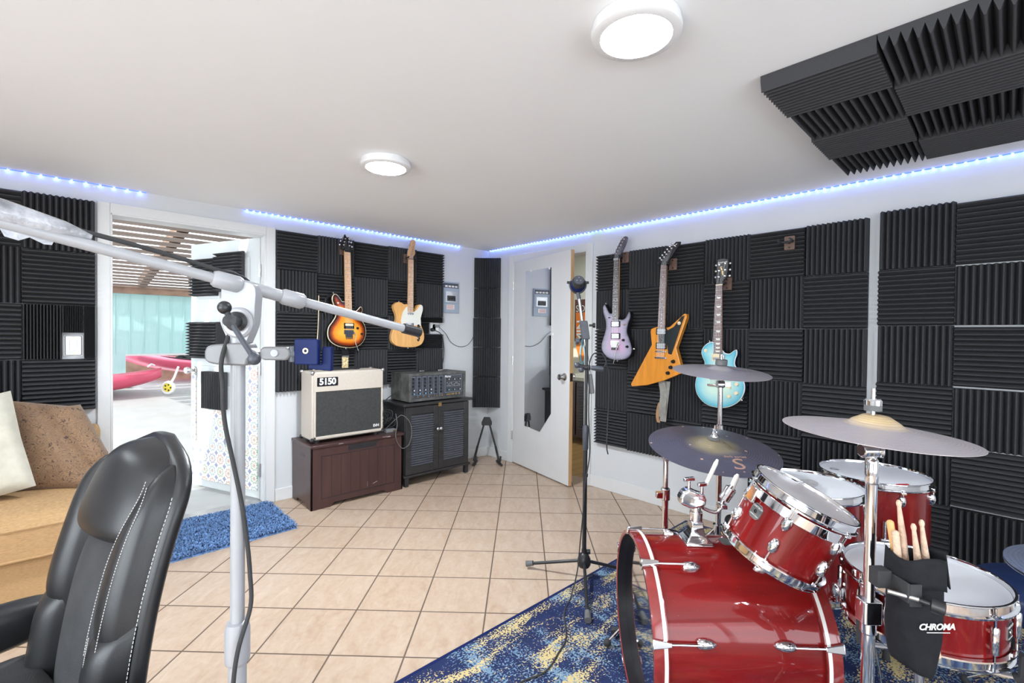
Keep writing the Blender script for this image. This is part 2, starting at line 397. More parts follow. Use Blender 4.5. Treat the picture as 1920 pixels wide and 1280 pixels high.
M['cyD'] = cymbal_mat('bronze with painted led reflection', (0.22, 0.24, 0.30), (0.30, 0.36, 0.52), 800, 0.3, metal=0.5)  # blue of the led reflection is put into the hi-hat colour
M['copperi'] = mat('copper print', (0.62, 0.38, 0.26), 0.4, 0.6, noise=0.1)
M['chpaint'] = mat('chipped paint mark', (0.30, 0.26, 0.26), 0.6, noise=0.2)
M['redtag'] = mat('red plastic', (0.60, 0.03, 0.05), 0.4, noise=0.05)

# ------------------------------------------------------------------ geometry helpers
def basis(o, x, y, z):
    m = Matrix.Identity(4)
    for i in range(3):
        m[i][0], m[i][1], m[i][2], m[i][3] = x[i], y[i], z[i], o[i]
    return m

def axis_m(p, d):
    """matrix at p with local z along d"""
    d = V(d).normalized(); x = d.orthogonal().normalized(); y = d.cross(x)
    return basis(p, x, y, d)

def at(x, y, z, rz=0.0):
    return Matrix.Translation((x, y, z)) @ Matrix.Rotation(rz, 4, 'Z')

class MB:
    def __init__(s): s.v = []; s.f = []; s.a = None
    def add(s, vs_, fs, m=None):
        b = len(s.v)
        s.v += [(m @ V(p)) if m is not None else V(p) for p in vs_]
        s.f += [tuple(b + i for i in f) for f in fs]
        return s
    def box(s, x0, x1, y0, y1, z0, z1, m=None):
        vs_ = [(x, y, z) for z in (z0, z1) for y in (y0, y1) for x in (x0, x1)]
        return s.add(vs_, [(0, 2, 3, 1), (4, 5, 7, 6), (0, 1, 5, 4), (2, 6, 7, 3), (0, 4, 6, 2), (1, 3, 7, 5)], m)
    def tube(s, pts, r, n=10, cap=True, m=None):
        P = [V(p) for p in pts]; k = len(P)
        rs = r if isinstance(r, (list, tuple)) else [r] * k
        T = [(P[min(i + 1, k - 1)] - P[max(i - 1, 0)]).normalized() for i in range(k)]
        nrm = T[0].orthogonal().normalized(); vs_ = []
        for i in range(k):
            nrm = (nrm - T[i] * nrm.dot(T[i])); nrm = nrm.normalized() if nrm.length > 1e-6 else T[i].orthogonal().normalized()
            bi = T[i].cross(nrm)
            for j in range(n):
                a = 2 * pi * j / n
                vs_.append(P[i] + rs[i] * (cos(a) * nrm + sin(a) * bi))
        fs = [(i * n + j, i * n + (j + 1) % n, (i + 1) * n + (j + 1) % n, (i + 1) * n + j) for i in range(k - 1) for j in range(n)]
        if cap: fs += [tuple(range(n - 1, -1, -1)), tuple((k - 1) * n + j for j in range(n))]
        return s.add(vs_, fs, m)
    def lathe(s, prof, n=32, m=None, sx=1.0, sy=1.0):
        vs_ = []; k = len(prof)
        for r, z in prof:
            r = max(r, 1e-5)
            vs_ += [(r * cos(2 * pi * j / n) * sx, r * sin(2 * pi * j / n) * sy, z) for j in range(n)]
        fs = [(i * n + j, i * n + (j + 1) % n, (i + 1) * n + (j + 1) % n, (i + 1) * n + j) for i in range(k - 1) for j in range(n)]
        return s.add(vs_, fs, m)
    def cyl(s, p0, p1, r, n=16): return s.tube([p0, p1], r, n)
    def prism(s, poly, z0, z1, m=None):
        n = len(poly)
        ar = sum(poly[i][0] * poly[(i + 1) % n][1] - poly[(i + 1) % n][0] * poly[i][1] for i in range(n))
        if ar < 0: poly = poly[::-1]
        vs_ = [(x, y, z0) for x, y in poly] + [(x, y, z1) for x, y in poly]
        fs = [tuple(range(n - 1, -1, -1)), tuple(range(n, 2 * n))] + [(i, (i + 1) % n, n + (i + 1) % n, n + i) for i in range(n)]
        return s.add(vs_, fs, m)
    def ball(s, c, r, n=16, sc=(1, 1, 1), m=None):
        prof = [(sin(pi * i / 10), -cos(pi * i / 10)) for i in range(11)]
        mm = Matrix.Translation(c) @ Matrix.Diagonal((r * sc[0], r * sc[1], r * sc[2], 1))
        return s.lathe(prof, n, mm if m is None else m @ mm)
    def mesh(s, name, sharp=35):
        me = bpy.data.meshes.new(name); me.from_pydata([tuple(p) for p in s.v], [], s.f)
        me.polygons.foreach_set('use_smooth', [True] * len(me.polygons)); me.update()
        me.set_sharp_from_angle(angle=rad(sharp))
        return me

def tag(o, label=None, cat=None, group=None, kind=None):
    if label: o['label'] = label
    if cat: o['category'] = cat
    if group: o['group'] = group
    if kind: o['kind'] = kind
    return o

def obj(name, mb, m, parent=None, mw=None, bev=0.0, sub=0, sharp=35, segs=2, label=None):
    me = mb.mesh(name, sharp) if isinstance(mb, MB) else mb
    if m is not None and not me.materials: me.materials.append(M[m] if isinstance(m, str) else m)
    o = bpy.data.objects.new(name, me); COL.objects.link(o)
    if parent: o.parent = parent
    if mw is not None: o.matrix_local = mw
    if bev:
        b = o.modifiers.new('soft', 'BEVEL'); b.width = bev; b.segments = segs; b.limit_method = 'ANGLE'; b.angle_limit = rad(40)
    if sub:
        b = o.modifiers.new('round', 'SUBSURF'); b.levels = sub; b.render_levels = sub
    if label: o['label'] = label
    return o

def thing(name, label, cat, mw=None, group=None):
    o = bpy.data.objects.new(name, None); COL.objects.link(o); o.empty_display_size = 0.05
    if mw is not None: o.matrix_world = mw
    return tag(o, label, cat, group)

def struct(name, mb, m, bev=0.0):
    return tag(obj(name, mb, m, bev=bev), kind='structure')

def dup(root, label=None, group=None):
    r = root.copy(); COL.objects.link(r)
    if label: r['label'] = label
    if group: r['group'] = group
    for ch in list(root.children):
        c = ch.copy(); COL.objects.link(c); c.parent = r
        for g in list(ch.children):
            d = g.copy(); COL.objects.link(d); d.parent = c
    return r

def text(name, body, size, mw, m, parent, ext=0.0004, shear=0.0, sp=1.0, bold=0.0):
    cu = bpy.data.curves.new(name, 'FONT'); cu.body = body; cu.size = size; cu.align_x = 'CENTER'; cu.align_y = 'CENTER'
    cu.extrude = ext; cu.shear = shear; cu.space_character = sp; cu.offset = bold; cu.resolution_u = 3
    cu.materials.append(M[m])
    o = bpy.data.objects.new(name, cu); COL.objects.link(o); o.parent = parent; o.matrix_local = mw
    return o

def smooth_poly(pts, k=4):
    n = len(pts); out = []
    for i in range(n):
        p0, p1, p2, p3 = (V(pts[(i + j) % n]) for j in (-1, 0, 1, 2))
        for t in range(k):
            t /= k
            out.append(tuple(0.5 * ((2 * p1) + (p2 - p0) * t + (2 * p0 - 5 * p1 + 4 * p2 - p3) * t * t + (3 * p1 - p0 - 3 * p2 + p3) * t ** 3)))
    return out

def spline(pts, k=6):
    P = [V(p) for p in pts]; P = [2 * P[0] - P[1]] + P + [2 * P[-1] - P[-2]]; out = []
    for i in range(1, len(P) - 2):
        p0, p1, p2, p3 = P[i - 1], P[i], P[i + 1], P[i + 2]
        for t in range(k):
            t /= k
            out.append(0.5 * ((2 * p1) + (p2 - p0) * t + (2 * p0 - 5 * p1 + 4 * p2 - p3) * t * t + (3 * p1 - p0 - 3 * p2 + p3) * t ** 3))
    return out + [P[-2]]

def rrect(w, h, r, n=5):
    out = []
    for cx, cy, a0 in ((w / 2 - r, h / 2 - r, 0), (-w / 2 + r, h / 2 - r, 90), (-w / 2 + r, -h / 2 + r, 180), (w / 2 - r, -h / 2 + r, 270)):
        out += [(cx + r * cos(rad(a0 + 90 * i / n)), cy + r * sin(rad(a0 + 90 * i / n))) for i in range(n + 1)]
    return out

def grid_surf(f, nu, nv, closed_u=False):
    mb = MB()
    vs_ = [f(i / (nu if closed_u else nu - 1), j / (nv - 1)) for j in range(nv) for i in range(nu)]
    w = nu if closed_u else nu - 1
    fs = [(j * nu + i, j * nu + (i + 1) % nu, (j + 1) * nu + (i + 1) % nu, (j + 1) * nu + i) for j in range(nv - 1) for i in range(w)]
    return mb.add(vs_, fs)

def pad(w, h, d, pw=0.35, n=20, pinch=0.0, seed=0):
    """pillow: two bulging faces meeting in a seam"""
    rr = random.Random(seed); ph = [rr.uniform(0, 6.28) for _ in range(6)]
    mb = MB()
    for sgn in (1, -1):
        def f(u, v):
            x, y = 2 * u - 1, 2 * v - 1
            t = max(0.0, (1 - x * x)) ** pw * max(0.0, (1 - y * y)) ** pw
            k = 1 - pinch * (x * x * (1 - y * y) * 0 + (1 - abs(x)) * y * y * 0.0)
            ex = 1 - pinch * (1 - x * x) * 0 - pinch * (1 - abs(y)) * 0.5
            ey = 1 - pinch * (1 - abs(x)) * 0.5
            wv = 0.08 * sin(3 * x + ph[0]) * sin(2.6 * y + ph[1]) + 0.05 * sin(6 * x + 4 * y + ph[2]) + 0.04 * sin(9 * y - 5 * x + ph[3])
            return (x * w / 2 * ex, y * h / 2 * ey, sgn * d / 2 * t * (1 + wv * (t > 0.02)))
        g = grid_surf(f, n, n)
        fs = g.f if sgn > 0 else [q[::-1] for q in g.f]
        mb.add(g.v, fs)
    return mb

# ------------------------------------------------------------------ the room
struct('floor', MB().add([(-2.6, -2.4, 0), (XC + 0.12, -2.4, 0), (XC + 0.12, YC + 0.0, 0), (-2.6, YC, 0)], [(0, 1, 2, 3)]), 'rtile')
struct('ceiling', MB().box(-2.6, XC + 0.12, -2.4, YC + 0.12, HC, HC + 0.08), 'ceil')
D1 = (0.211 * 0.9559, 1.154 * 0.9559, 2.035)            # patio door opening x0, x1, top
D1 = (0.205, 1.100, 2.035)
b = MB().box(-2.6, D1[0], YC, YC + 0.12, 0, HC).box(D1[1], XC + 0.12, YC, YC + 0.12, 0, HC).box(D1[0], D1[1], YC, YC + 0.12, D1[2], HC)
struct('wall_back', b, 'wall')
D2 = (2.545, 3.475, 2.045)                               # inner door opening y0, y1, top
b = MB().box(XC, XC + 0.12, -2.4, D2[0], 0, HC).box(XC, XC + 0.12, D2[1], YC, 0, HC).box(XC, XC + 0.12, D2[0], D2[1], D2[2], HC)
struct('wall_right', b, 'wall')
struct('wall_left', MB().box(-2.72, -2.6, -2.4, -1.4, 0, HC).box(-2.72, -2.6, 1.6, YC + 0.12, 0, HC).box(-2.72, -2.6, -1.4, 1.6, 0, 0.5).box(-2.72, -2.6, -1.4, 1.6, 2.0, HC), 'wall')
struct('wall_front', MB().box(-2.72, -1.6, -2.52, -2.4, 0, HC).box(1.8, XC + 0.12, -2.52, -2.4, 0, HC).box(-1.6, 1.8, -2.52, -2.4, 0, 0.5).box(-1.6, 1.8, -2.52, -2.4, 2.0, HC), 'wall')
b = MB().box(-2.68, -2.62, -1.4, -1.35, 0.5, 2.0).box(-2.68, -2.62, 1.55, 1.6, 0.5, 2.0).box(-2.68, -2.62, 0.075, 0.125, 0.5, 2.0).box(-2.68, -2.62, -1.4, 1.6, 0.5, 0.55).box(-2.68, -2.62, -1.4, 1.6, 1.95, 2.0)
struct('window_added_1', b, 'trim')  # unseen window frame, added to carry the fill light from the left
b = MB().box(-1.6, -1.55, -2.48, -2.42, 0.5, 2.0).box(1.75, 1.8, -2.48, -2.42, 0.5, 2.0).box(0.075, 0.125, -2.48, -2.42, 0.5, 2.0).box(-1.6, 1.8, -2.48, -2.42, 0.5, 0.55).box(-1.6, 1.8, -2.48, -2.42, 1.95, 2.0)
struct('window_added_2', b, 'trim')  # second unseen frame, added for the fill light from the front wall
# baseboards
struct('baseboard_back', MB().box(1.168, XC, YC - 0.014, YC, 0, 0.095), 'trim', 0.003)
struct('baseboard_right', MB().box(XC - 0.014, XC, -2.4, D2[0] - 0.062, 0, 0.105).box(XC - 0.014, XC, D2[1] + 0.062, YC - 0.014, 0, 0.095), 'trim', 0.003)
# door casings and jambs
c = 0.062
b = MB().box(D1[0] - c, D1[0], YC - 0.016, YC, 0, D1[2] + c).box(D1[1], D1[1] + c + 0.004, YC - 0.016, YC, 0, D1[2] + c).box(D1[0], D1[1], YC - 0.016, YC, D1[2], D1[2] + c)
b.box(D1[0] - 0.001, D1[0] + 0.012, YC - 0.016, YC + 0.13, 0, D1[2]).box(D1[1] - 0.012, D1[1] + 0.001, YC - 0.016, YC + 0.13, 0, D1[2]).box(D1[0], D1[1], YC - 0.016, YC + 0.13, D1[2] - 0.012, D1[2] + 0.001)
struct('trim_1', b, 'trim', 0.003)
b = MB().box(XC - 0.016, XC, D2[0] - c, D2[0], 0, D2[2] + c).box(XC - 0.016, XC, D2[1], D2[1] + c, 0, D2[2] + c).box(XC - 0.016, XC, D2[0], D2[1], D2[2], D2[2] + c)
b.box(XC - 0.016, XC + 0.13, D2[0] - 0.001, D2[0] + 0.012, 0, D2[2]).box(XC - 0.016, XC + 0.13, D2[1] - 0.012, D2[1] + 0.001, 0, D2[2]).box(XC - 0.016, XC + 0.13, D2[0], D2[1], D2[2] - 0.012, D2[2] + 0.001)
struct('trim_2', b, 'trim', 0.003)
struct('trim_3', MB().box(D1[0] + 0.012, D1[1] - 0.012, YC - 0.02, YC + 0.10, 0.0, 0.014), 'steel', 0.003)   # threshold

# ------------------------------------------------------------------ ceiling lamps
def ceiling_lamp(x, y, label, dm='diff'):
    t = thing('ceiling_lamp', label, 'ceiling light', at(x, y, HC), 'flush round ceiling lamps')
    obj('lamp_rim', MB().lathe([(0.0, -0.001), (0.124, -0.001), (0.124, -0.012), (0.128, -0.02), (0.126, -0.034), (0.119, -0.038), (0.101, -0.039), (0.101, -0.030)], 64), 'lampw', t, sharp=50)
    obj('lamp_diffuser', MB().lathe([(0.1005, -0.0335), (0.07, -0.0345), (0.0, -0.035)], 48), dm, t)
    return t
ceiling_lamp(1.215, 2.25, 'round flush ceiling lamp with white rim nearer the two doors', 'difffar')
ceiling_lamp(1.195, 0.755, 'round flush ceiling lamp nearest the black foam patch on the ceiling', 'diffmid')
for x, y, w in ((-0.75, 2.25, 'above the sofa'), (-0.75, 0.755, 'above the free floor left of the office chair'), (1.195, -1.1, 'over the front wall at the drum end'), (-0.75, -1.1, 'over the front wall at the sofa end')):  # four more lamps out of view, added to brighten the room
    ceiling_lamp(x, y, 'added unseen round ceiling lamp ' + w)

# ------------------------------------------------------------------ led strips
LB = [MB().box(-0.0032, 0.0032, -0.0032, 0.0032, 0.0025, 0.005).mesh('led_bead') for _ in (0, 1)]
LB[0].materials.append(M['leddot']); LB[1].materials.append(M['ledgreen'])
def led_strip(label, p0, p1, nd, nrm, greens=(), more=0):
    """p0, p1 on the wall just below the ceiling, nrm out of the wall"""
    p0, p1, nrm = V(p0), V(p1), V(nrm)
    d = (p1 - p0); L_ = d.length; d.normalize()
    t = thing('led_strip', label, 'led strip', basis(p0, d, nrm.cross(d), nrm), 'led strips under the ceiling')
    obj('led_tape', MB().box(0, L_ * (1 + more / nd), -0.004, 0.004, 0.0005, 0.0025), 'ledtape', t)
    if more:
        b = MB()
        for i in range(more): b.box(L_ * (1 + (i + .5) / nd) - .0032, L_ * (1 + (i + .5) / nd) + .0032, -.0032, .0032, .0025, .005)
        b.box(L_, L_ * (1 + more / nd), -.001, .001, .0003, .0006)
        tag(obj('led_beads', b, 'leddot', t), kind='stuff')
    for i in range(nd):
        o_ = obj('led_bead', LB[i in greens], None, t, Matrix.Translation(((i + 0.5) * L_ / nd, 0, 0)))
        if i in greens: o_['label'] = 'green glowing bead'
    return t
ZL = HC - 0.0005
led_strip('blue led strip on the patio door wall above the sofa', (-2.2, YC - 0.012, ZL), (0.385, YC - 0.012, ZL), 40, (0, 0, -1))
led_strip('blue led strip on the patio door wall above the two amplifiers', (0.95, YC - 0.012, ZL), (2.93, YC - 0.012, ZL), 46, (0, 0, -1))
led_strip('long blue white led strip above the guitars and inner door', (XC - 0.012, YC - 0.02, ZL), (XC - 0.012, -0.22, ZL), 100, (0, 0, -1), greens=(33, 34, 35), more=50)

# ------------------------------------------------------------------ acoustic foam
FB, FR = 0.016, 0.036
def foam_mesh(nr=12):
    """unit tile: u 0..1, v 0..1, ridges run along u; n is metres off the wall"""
    prof = [(0, 0), ]
    p = 1.0 / nr
    for i in range(nr):
        prof += [(i * p + 0.001, FB), (i * p + 0.44 * p, FB + FR), (i * p + 0.56 * p, FB + FR)]
    prof += [(0.999, FB), (1.0, 0)]
    mb = MB(); n = len(prof)
    vs_ = [(0, v, z) for v, z in prof] + [(1, v, z) for v, z in prof]
    fs = [(i, n + i, n + i + 1, i + 1) for i in range(n - 1)] + [tuple(range(n)), tuple(range(2 * n - 1, n - 1, -1)), (0, n - 1, 2 * n - 1, n)]
    fs = [f[::-1] for f in fs]
    me = mb.add(vs_, fs).mesh('foam_tile', 20); me.materials.append(M['foam'])
    return me
FM = foam_mesh()
def foam(o, u, v, n, w, h, vert, label, group):
    """o lower corner, u and v in the wall plane, n out of the wall"""
    u, v, n = V(u), V(v), V(n)
    f = bpy.data.objects.new('foam_tile', FM); COL.objects.link(f)
    e = 0.0012
    o = V(o) + u * e + v * e + n * 0.0008
    if vert: m = basis(o, v * (h - 2 * e), u * (w - 2 * e), n)
    else: m = basis(o, u * (w - 2 * e), v * (h - 2 * e), n)
    f.matrix_world = m
    return tag(f, label, 'acoustic foam', group)
ORD = ['first', 'second', 'third', 'fourth', 'fifth', 'sixth', 'seventh']
ROW = ['top', 'second', 'third', 'fourth', 'fifth', 'sixth', 'seventh']
def foam_grid(xs, zs, place, v0, where, group, skip=()):
    for i in range(len(xs) - 1):
        for j in range(len(zs) - 1):
            if (i, j) in skip: continue
            vert = (i + j + v0) % 2 == 1
            place(xs[i], xs[i + 1], zs[j + 1], zs[j], vert,
                  f"black foam tile with {'vertical' if vert else 'horizontal'} ridges, {ROW[j]} row, {ORD[i]} column {where}", group)
def on_back(x0, x1, z0, z1, vert, lab, grp):
    foam((x0, YC, z0), (1, 0, 0), (0, 0, 1), (0, -1, 0), x1 - x0, z1 - z0, vert, lab, grp)
def on_right(y0, y1, z0, z1, vert, lab, grp):            # columns run from the corner towards the camera
    foam((XC, y0, z0), (0, -1, 0), (0, 0, 1), (-1, 0, 0), y0 - y1, z1 - z0 - (0.007 if y0 < 0.3 else 0.0), vert, lab, grp)
zb = [2.085, 1.780, 1.463, 1.158, 0.842]
foam_grid([1.170, 1.475, 1.786, 2.101, 2.396, 2.703], zb, on_back, 0, 'right of the patio door', 'foam tiles behind the amplifiers', skip=((4, 2),))
# the tile notched round the socket is cut in two
on_back(2.396, 2.703, 1.41, 1.463, False, 'thin strip of black foam directly above the white wall socket', 'foam tiles behind the amplifiers')
on_back(2.396, 2.545, 1.30, 1.41, False, 'small square of black foam immediately left of the wall socket', 'foam tiles behind the amplifiers')
on_back(2.396, 2.703, 1.158, 1.30, False, 'cut piece of black foam directly below the white wall socket', 'foam tiles behind the amplifiers')
zl = [2.085, 1.765, 1.45, 1.13, 0.82]
xl = [0.135, -0.178, -0.49, -0.80]
for i in range(3):
    for j in range(4):
        if (i, j) == (0, 2): continue
        vert = (i + j) % 2 == 0
        on_back(xl[i + 1], xl[i], zl[j + 1], zl[j], vert, f"black foam tile with {'vertical' if vert else 'horizontal'} ridges, {ROW[j]} row, {ORD[i]} column left of the patio door", 'foam tiles above the sofa')
# tile cut round the light switch: left part, right sliver, and strip above it
gx0, gx1 = -0.012, 0.082
on_back(-0.178, gx0, 1.13, 1.45, True, 'wide black foam piece with vertical ridges left of the light switch', 'foam tiles above the sofa')
on_back(gx1, 0.135, 1.13, 1.45, True, 'narrow black foam sliver between light switch and patio door frame', 'foam tiles above the sofa')
on_back(gx0, gx1, 1.285, 1.45, True, 'short black foam piece directly above the light switch', 'foam tiles above the sofa')
zg = [1.98, 1.677, 1.355, 1.025, 0.690, 0.384]
yg = [2.421, 2.104, 1.771, 1.489, 1.183, 0.868, 0.553]
foam_grid(yg, zg, on_right, 0, 'behind the hanging guitars', 'foam tiles behind the guitars')
for i in (4, 5):
    on_right(yg[i], yg[i + 1], 0.075, 0.384, (i + 5) % 2 == 1, f"black foam tile at the very bottom, {ORD[i]} column behind the hanging guitars", 'foam tiles behind the guitars')
zr = [2.0, 1.679, 1.371, 1.060, 0.752, 0.448, 0.140]
foam_grid([0.508, 0.194, -0.12, -0.435], zr, on_right, 1, 'right of the bare wall strip', 'foam tiles behind the floor toms')
# ceiling patch: rows run along x
xc = [1.735, 2.030, 2.335, 2.645, 2.955]; yc = [0.605, 0.283, -0.035, -0.35]
for i in range(3):
    for j in range(4):
        along_x = (i + j) % 2 == 1
        lab = f"black ceiling foam tile, {['fourth', 'third', 'second', 'first'][j]} from the guitar wall, in the {ORD[i]} file from the lamps"
        foam((xc[j], yc[i], HC), (1, 0, 0), (0, -1, 0), (0, 0, -1), xc[j + 1] - xc[j], yc[i] - yc[i + 1], not along_x, lab, 'foam tiles on the ceiling')
# creased corner column
zc = [2.104, 1.786, 1.476, 1.168, 0.857, 0.533]
words = ['topmost', 'second from the top', 'middle', 'second from the bottom', 'lowest']
for k in range(5):
    wl = 0.187 if k < 2 else 0.195
    mb = MB(); nr = 12; sec = []
    # folded section: flat against both walls, ridges vertical, hollow over the corner
    ts = [i / 36 for i in range(37)]
    for i, t in enumerate(ts):
        s_ = (t - 0.5) * 2
        # centre line: from the back wall to the right wall through a rounded crease
        a = (1 - t); x = XC - wl * a ** 1.35 - 0.012; y = YC - wl * t ** 1.35 - 0.012
        off = 0.018 + (0.032 if i % 3 == 1 else 0.0)
        sec.append((x - off * 0.707 * (0.4 + 1.2 * min(t, 1 - t)), y - off * 0.707 * (0.4 + 1.2 * min(t, 1 - t))))
    poly = sec + [(XC - 0.002, YC - wl - 0.012), (XC - 0.002, YC - 0.002), (XC - wl - 0.012, YC - 0.002)]
    mb.prism(poly, zc[k + 1] + 0.003, zc[k] - 0.003)
    tag(obj('foam_tile', mb, 'foam', sharp=20), f"creased black foam tile folded into the room corner, {words[k]} of the column", 'acoustic foam', 'foam tiles in the corner')

# ------------------------------------------------------------------ patio door leaf (swings out)
HX, HY = 1.082, YC + 0.075
LA = rad(112)
ld = V((cos(LA), sin(LA), 0)); ln_ = V((-sin(LA), cos(LA), 0))          # ln_ : towards the doorway side
door1 = thing('patio_door', 'white patio door swung outwards with foam squares and painted tiles on it', 'door', basis((HX, HY, 0.02), ld, ln_, V((0, 0, 1))))
LW, LH = 0.84, 2.005
b = MB().box(0, LW, -0.042, 0, 0, LH)
for x0, x1 in ((0.11, 0.38), (0.46, 0.73)):
    for z0, z1 in ((0.2, 0.85), (1.0, 1.45), (1.55, 1.86)):
        b.prism([(x0, z0), (x1, z0), (x1, z1), (x0, z1)], 0, 0.006, basis((0, 0, 0), V((1, 0, 0)), V((0, 0, 1)), V((0, 1, 0))))
obj('door_leaf', b, 'doorp', door1, bev=0.003)
for x0, x1, z0, z1 in ((0.02, 0.13, 0.36, 1.02), (0.02, 0.82, 0.06, 0.36), (0.40, 0.54, 0.36, 0.72), (0.765, 0.815, 0.36, 0.98)):
    obj('tile_border', MB().box(x0, x1, 0.0005, 0.008, z0, z1), 'decor', door1, bev=0.001)
b = MB().lathe([(0, 0), (0.03, 0), (0.03, 0.008), (0.012, 0.012), (0.012, 0.035), (0.026, 0.042), (0.03, 0.055), (0.024, 0.07), (0, 0.074)], 24)
k = obj('door_knob', b, 'knobm', door1, basis((0.785, 0.008, 0.96), V((1, 0, 0)), V((0, 0, -1)), V((0, 1, 0))))
obj('door_knob', b, 'knobm', door1, basis((0.785, -0.042, 0.96), V((1, 0, 0)), V((0, 0, 1)), V((0, -1, 0))))
obj('dead_bolt', MB().lathe([(0, 0), (0.026, 0), (0.024, 0.014), (0.01, 0.018), (0, 0.018)], 20), 'knobm', door1, basis((0.785, 0.008, 1.10), V((1, 0, 0)), V((0, 0, -1)), V((0, 1, 0))))
obj('latch_plate', MB().box(LW, LW + 0.002, -0.036, -0.006, 0.90, 1.03), 'knobm', door1)
for z in (0.22, 1.0, 1.75):
    obj('hinge', MB().box(-0.012, 0.012, -0.004, 0.002, z - 0.05, z + 0.05).cyl((-0.008, 0.004, z - 0.05), (-0.008, 0.004, z + 0.05), 0.006), 'steel', door1)
def leaf_foam(x, z, w, h, vert, lab):
    m = door1.matrix_world
    o = m @ V((x, 0.009, z)); u = V(ld); n = V(ln_)
    foam(o, u, (0, 0, 1), n, w, h, vert, lab, 'foam squares on the patio door')
leaf_foam(0.16, 1.60, 0.31, 0.31, False, 'large black foam square at the top of the patio door near its hinges')
leaf_foam(0.475, 1.57, 0.305, 0.305, False, 'large black foam square at the top of the patio door near its free edge')
leaf_foam(0.44, 1.06, 0.375, 0.30, False, 'black foam square with toothed free edge on the middle of the patio door')
leaf_foam(0.25, 1.06, 0.185, 0.30, True, 'narrow black foam piece behind the white microphone stand pole on patio door')
leaf_foam(0.36, 0.66, 0.26, 0.30, True, 'lowest black foam square on the patio door, vertical ridges, beside the painted tiles')

# ------------------------------------------------------------------ patio outside
b = MB().box(-1.6, 4.2, YC + 0.12, 5.0, -0.10, -0.012)
struct('ground_step', b, 'concrete')
b = MB(); b.add([(-9, 5.0, -0.06), (12, 5.0, -0.06), (12, 9.6, 0.50), (-9, 9.6, 0.50), (-9, 5.0, -0.3), (12, 5.0, -0.3), (12, 9.6, -0.3), (-9, 9.6, -0.3)], [(0, 1, 2, 3), (4, 7, 6, 5), (0, 4, 5, 1), (2, 6, 7, 3), (0, 3, 7, 4), (1, 5, 6, 2)])
struct('ground_patio', b, 'concrete')
roof = MB(); y = 4.05; i = 0
pr_ = thing('patio_roof', 'slatted patio roof of brown boards with sky showing between them', 'patio roof', at(0, 0, 0)); tag(pr_, kind='structure')
def rz(y): return 2.42 - 0.093 * (y - 4.0)
while y < 9.1:
    s_ = 0.165
    roof.add([(-1.3, y, rz(y)), (5, y, rz(y)), (5, y + s_, rz(y + s_)), (-1.3, y + s_, rz(y + s_)), (-1.3, y, rz(y) + .004), (5, y, rz(y) + .004), (5, y + s_, rz(y + s_) + .004), (-1.3, y + s_, rz(y + s_) + .004)], [(0, 1, 2, 3), (4, 7, 6, 5), (0, 4, 5, 1), (2, 6, 7, 3), (0, 3, 7, 4), (1, 5, 6, 2)])
    y += 0.225
obj('roof_slats', roof, 'roofw', pr_)
for x in (0.05, 0.80, 1.55, 2.3):
    j = MB().add([(x, 4.0, rz(4) + .02), (x + .10, 4.0, rz(4) + .02), (x + .10, 9.1, rz(9.1) + .02), (x, 9.1, rz(9.1) + .02), (x, 4.0, rz(4) + .14), (x + .10, 4.0, rz(4) + .14), (x + .10, 9.1, rz(9.1) + .14), (x, 9.1, rz(9.1) + .14)], [(0, 3, 2, 1), (4, 5, 6, 7), (0, 1, 5, 4), (2, 3, 7, 6), (0, 4, 7, 3), (1, 2, 6, 5)])
    obj('joist', j, 'rust', pr_)
obj('fascia_board', MB().box(-1.3, 5, 9.05, 9.10, 1.86, 1.97), 'brownw', pr_)
b = MB().box(-3, 5, 9.12, 9.2, 0.94, 1.93).box(-3, 0.66, 9.12, 9.2, 0.42, 0.94).box(2.4, 5, 9.12, 9.2, 0.42, 0.94)
for i in range(24): b.box(-1.0 + i * 0.17, -0.99 + i * 0.17, 9.112, 9.12, 0.95, 1.93)
struct('wall_patio', b, 'teal')
struct('trim_4', MB().box(0.66, 2.4, 9.09, 9.12, 0.925, 0.955).box(0.655, 0.745, 9.10, 9.16, 0.45, 0.66), 'trim')
struct('wall_store', MB().box(0.3, 2.8, 10.1, 10.16, 0.3, 1.2), 'brownw')
def kayak(label, mw, L_=2.9):
    t = thing('kayak', label, 'kayak', mw, 'pink kayaks on the patio')
    def hull(u, v):
        x = 2 * v - 1; e = max(0.0, 1 - abs(x) ** 2.6) ** 0.6
        a = 2 * pi * u; w = 0.36 * e + 0.004; rise = 0.13 * abs(x) ** 3
        zz = sin(a); h = 0.17 * (0.55 + 0.45 * e)
        return (x * L_ / 2, w * cos(a), 0.19 + rise + h * zz * (1.0 if zz < 0 else 0.45))
    obj('hull', grid_surf(hull, 24, 28, True), 'kayak', t, sharp=60)
    ck = MB().lathe([(0.0, 0.02), (0.30, 0.02), (0.33, 0.035), (0.36, 0.03), (0.36, 0.0)], 28, Matrix.Diagonal((1.6, 0.72, 1, 1)))
    obj('cockpit', ck, 'rubber', t, at(-0.2, 0, 0.235))
    obj('grab_handle', MB().tube([(L_ / 2 - 0.16, -0.05, 0.39), (L_ / 2 - 0.12, 0, 0.42), (L_ / 2 - 0.08, 0.05, 0.40)], 0.014), 'white', t)
    return t
kayak('pink kayak lying on the bright patio ground beyond the doorway', at(-0.42, 8.66, 0.40, rad(-3)), 2.9)
k2 = kayak('pink kayak propped at a slope in the brown storage bay', at(1.7, 9.62, 0.56, rad(-8)) @ Matrix.Rotation(rad(7), 4, 'Y'), 2.4)
t = thing('kayak_cart', 'small kayak trolley with yellow hubbed wheel beside the kayak tip', 'trolley', at(1.10, 8.50, 0.375))
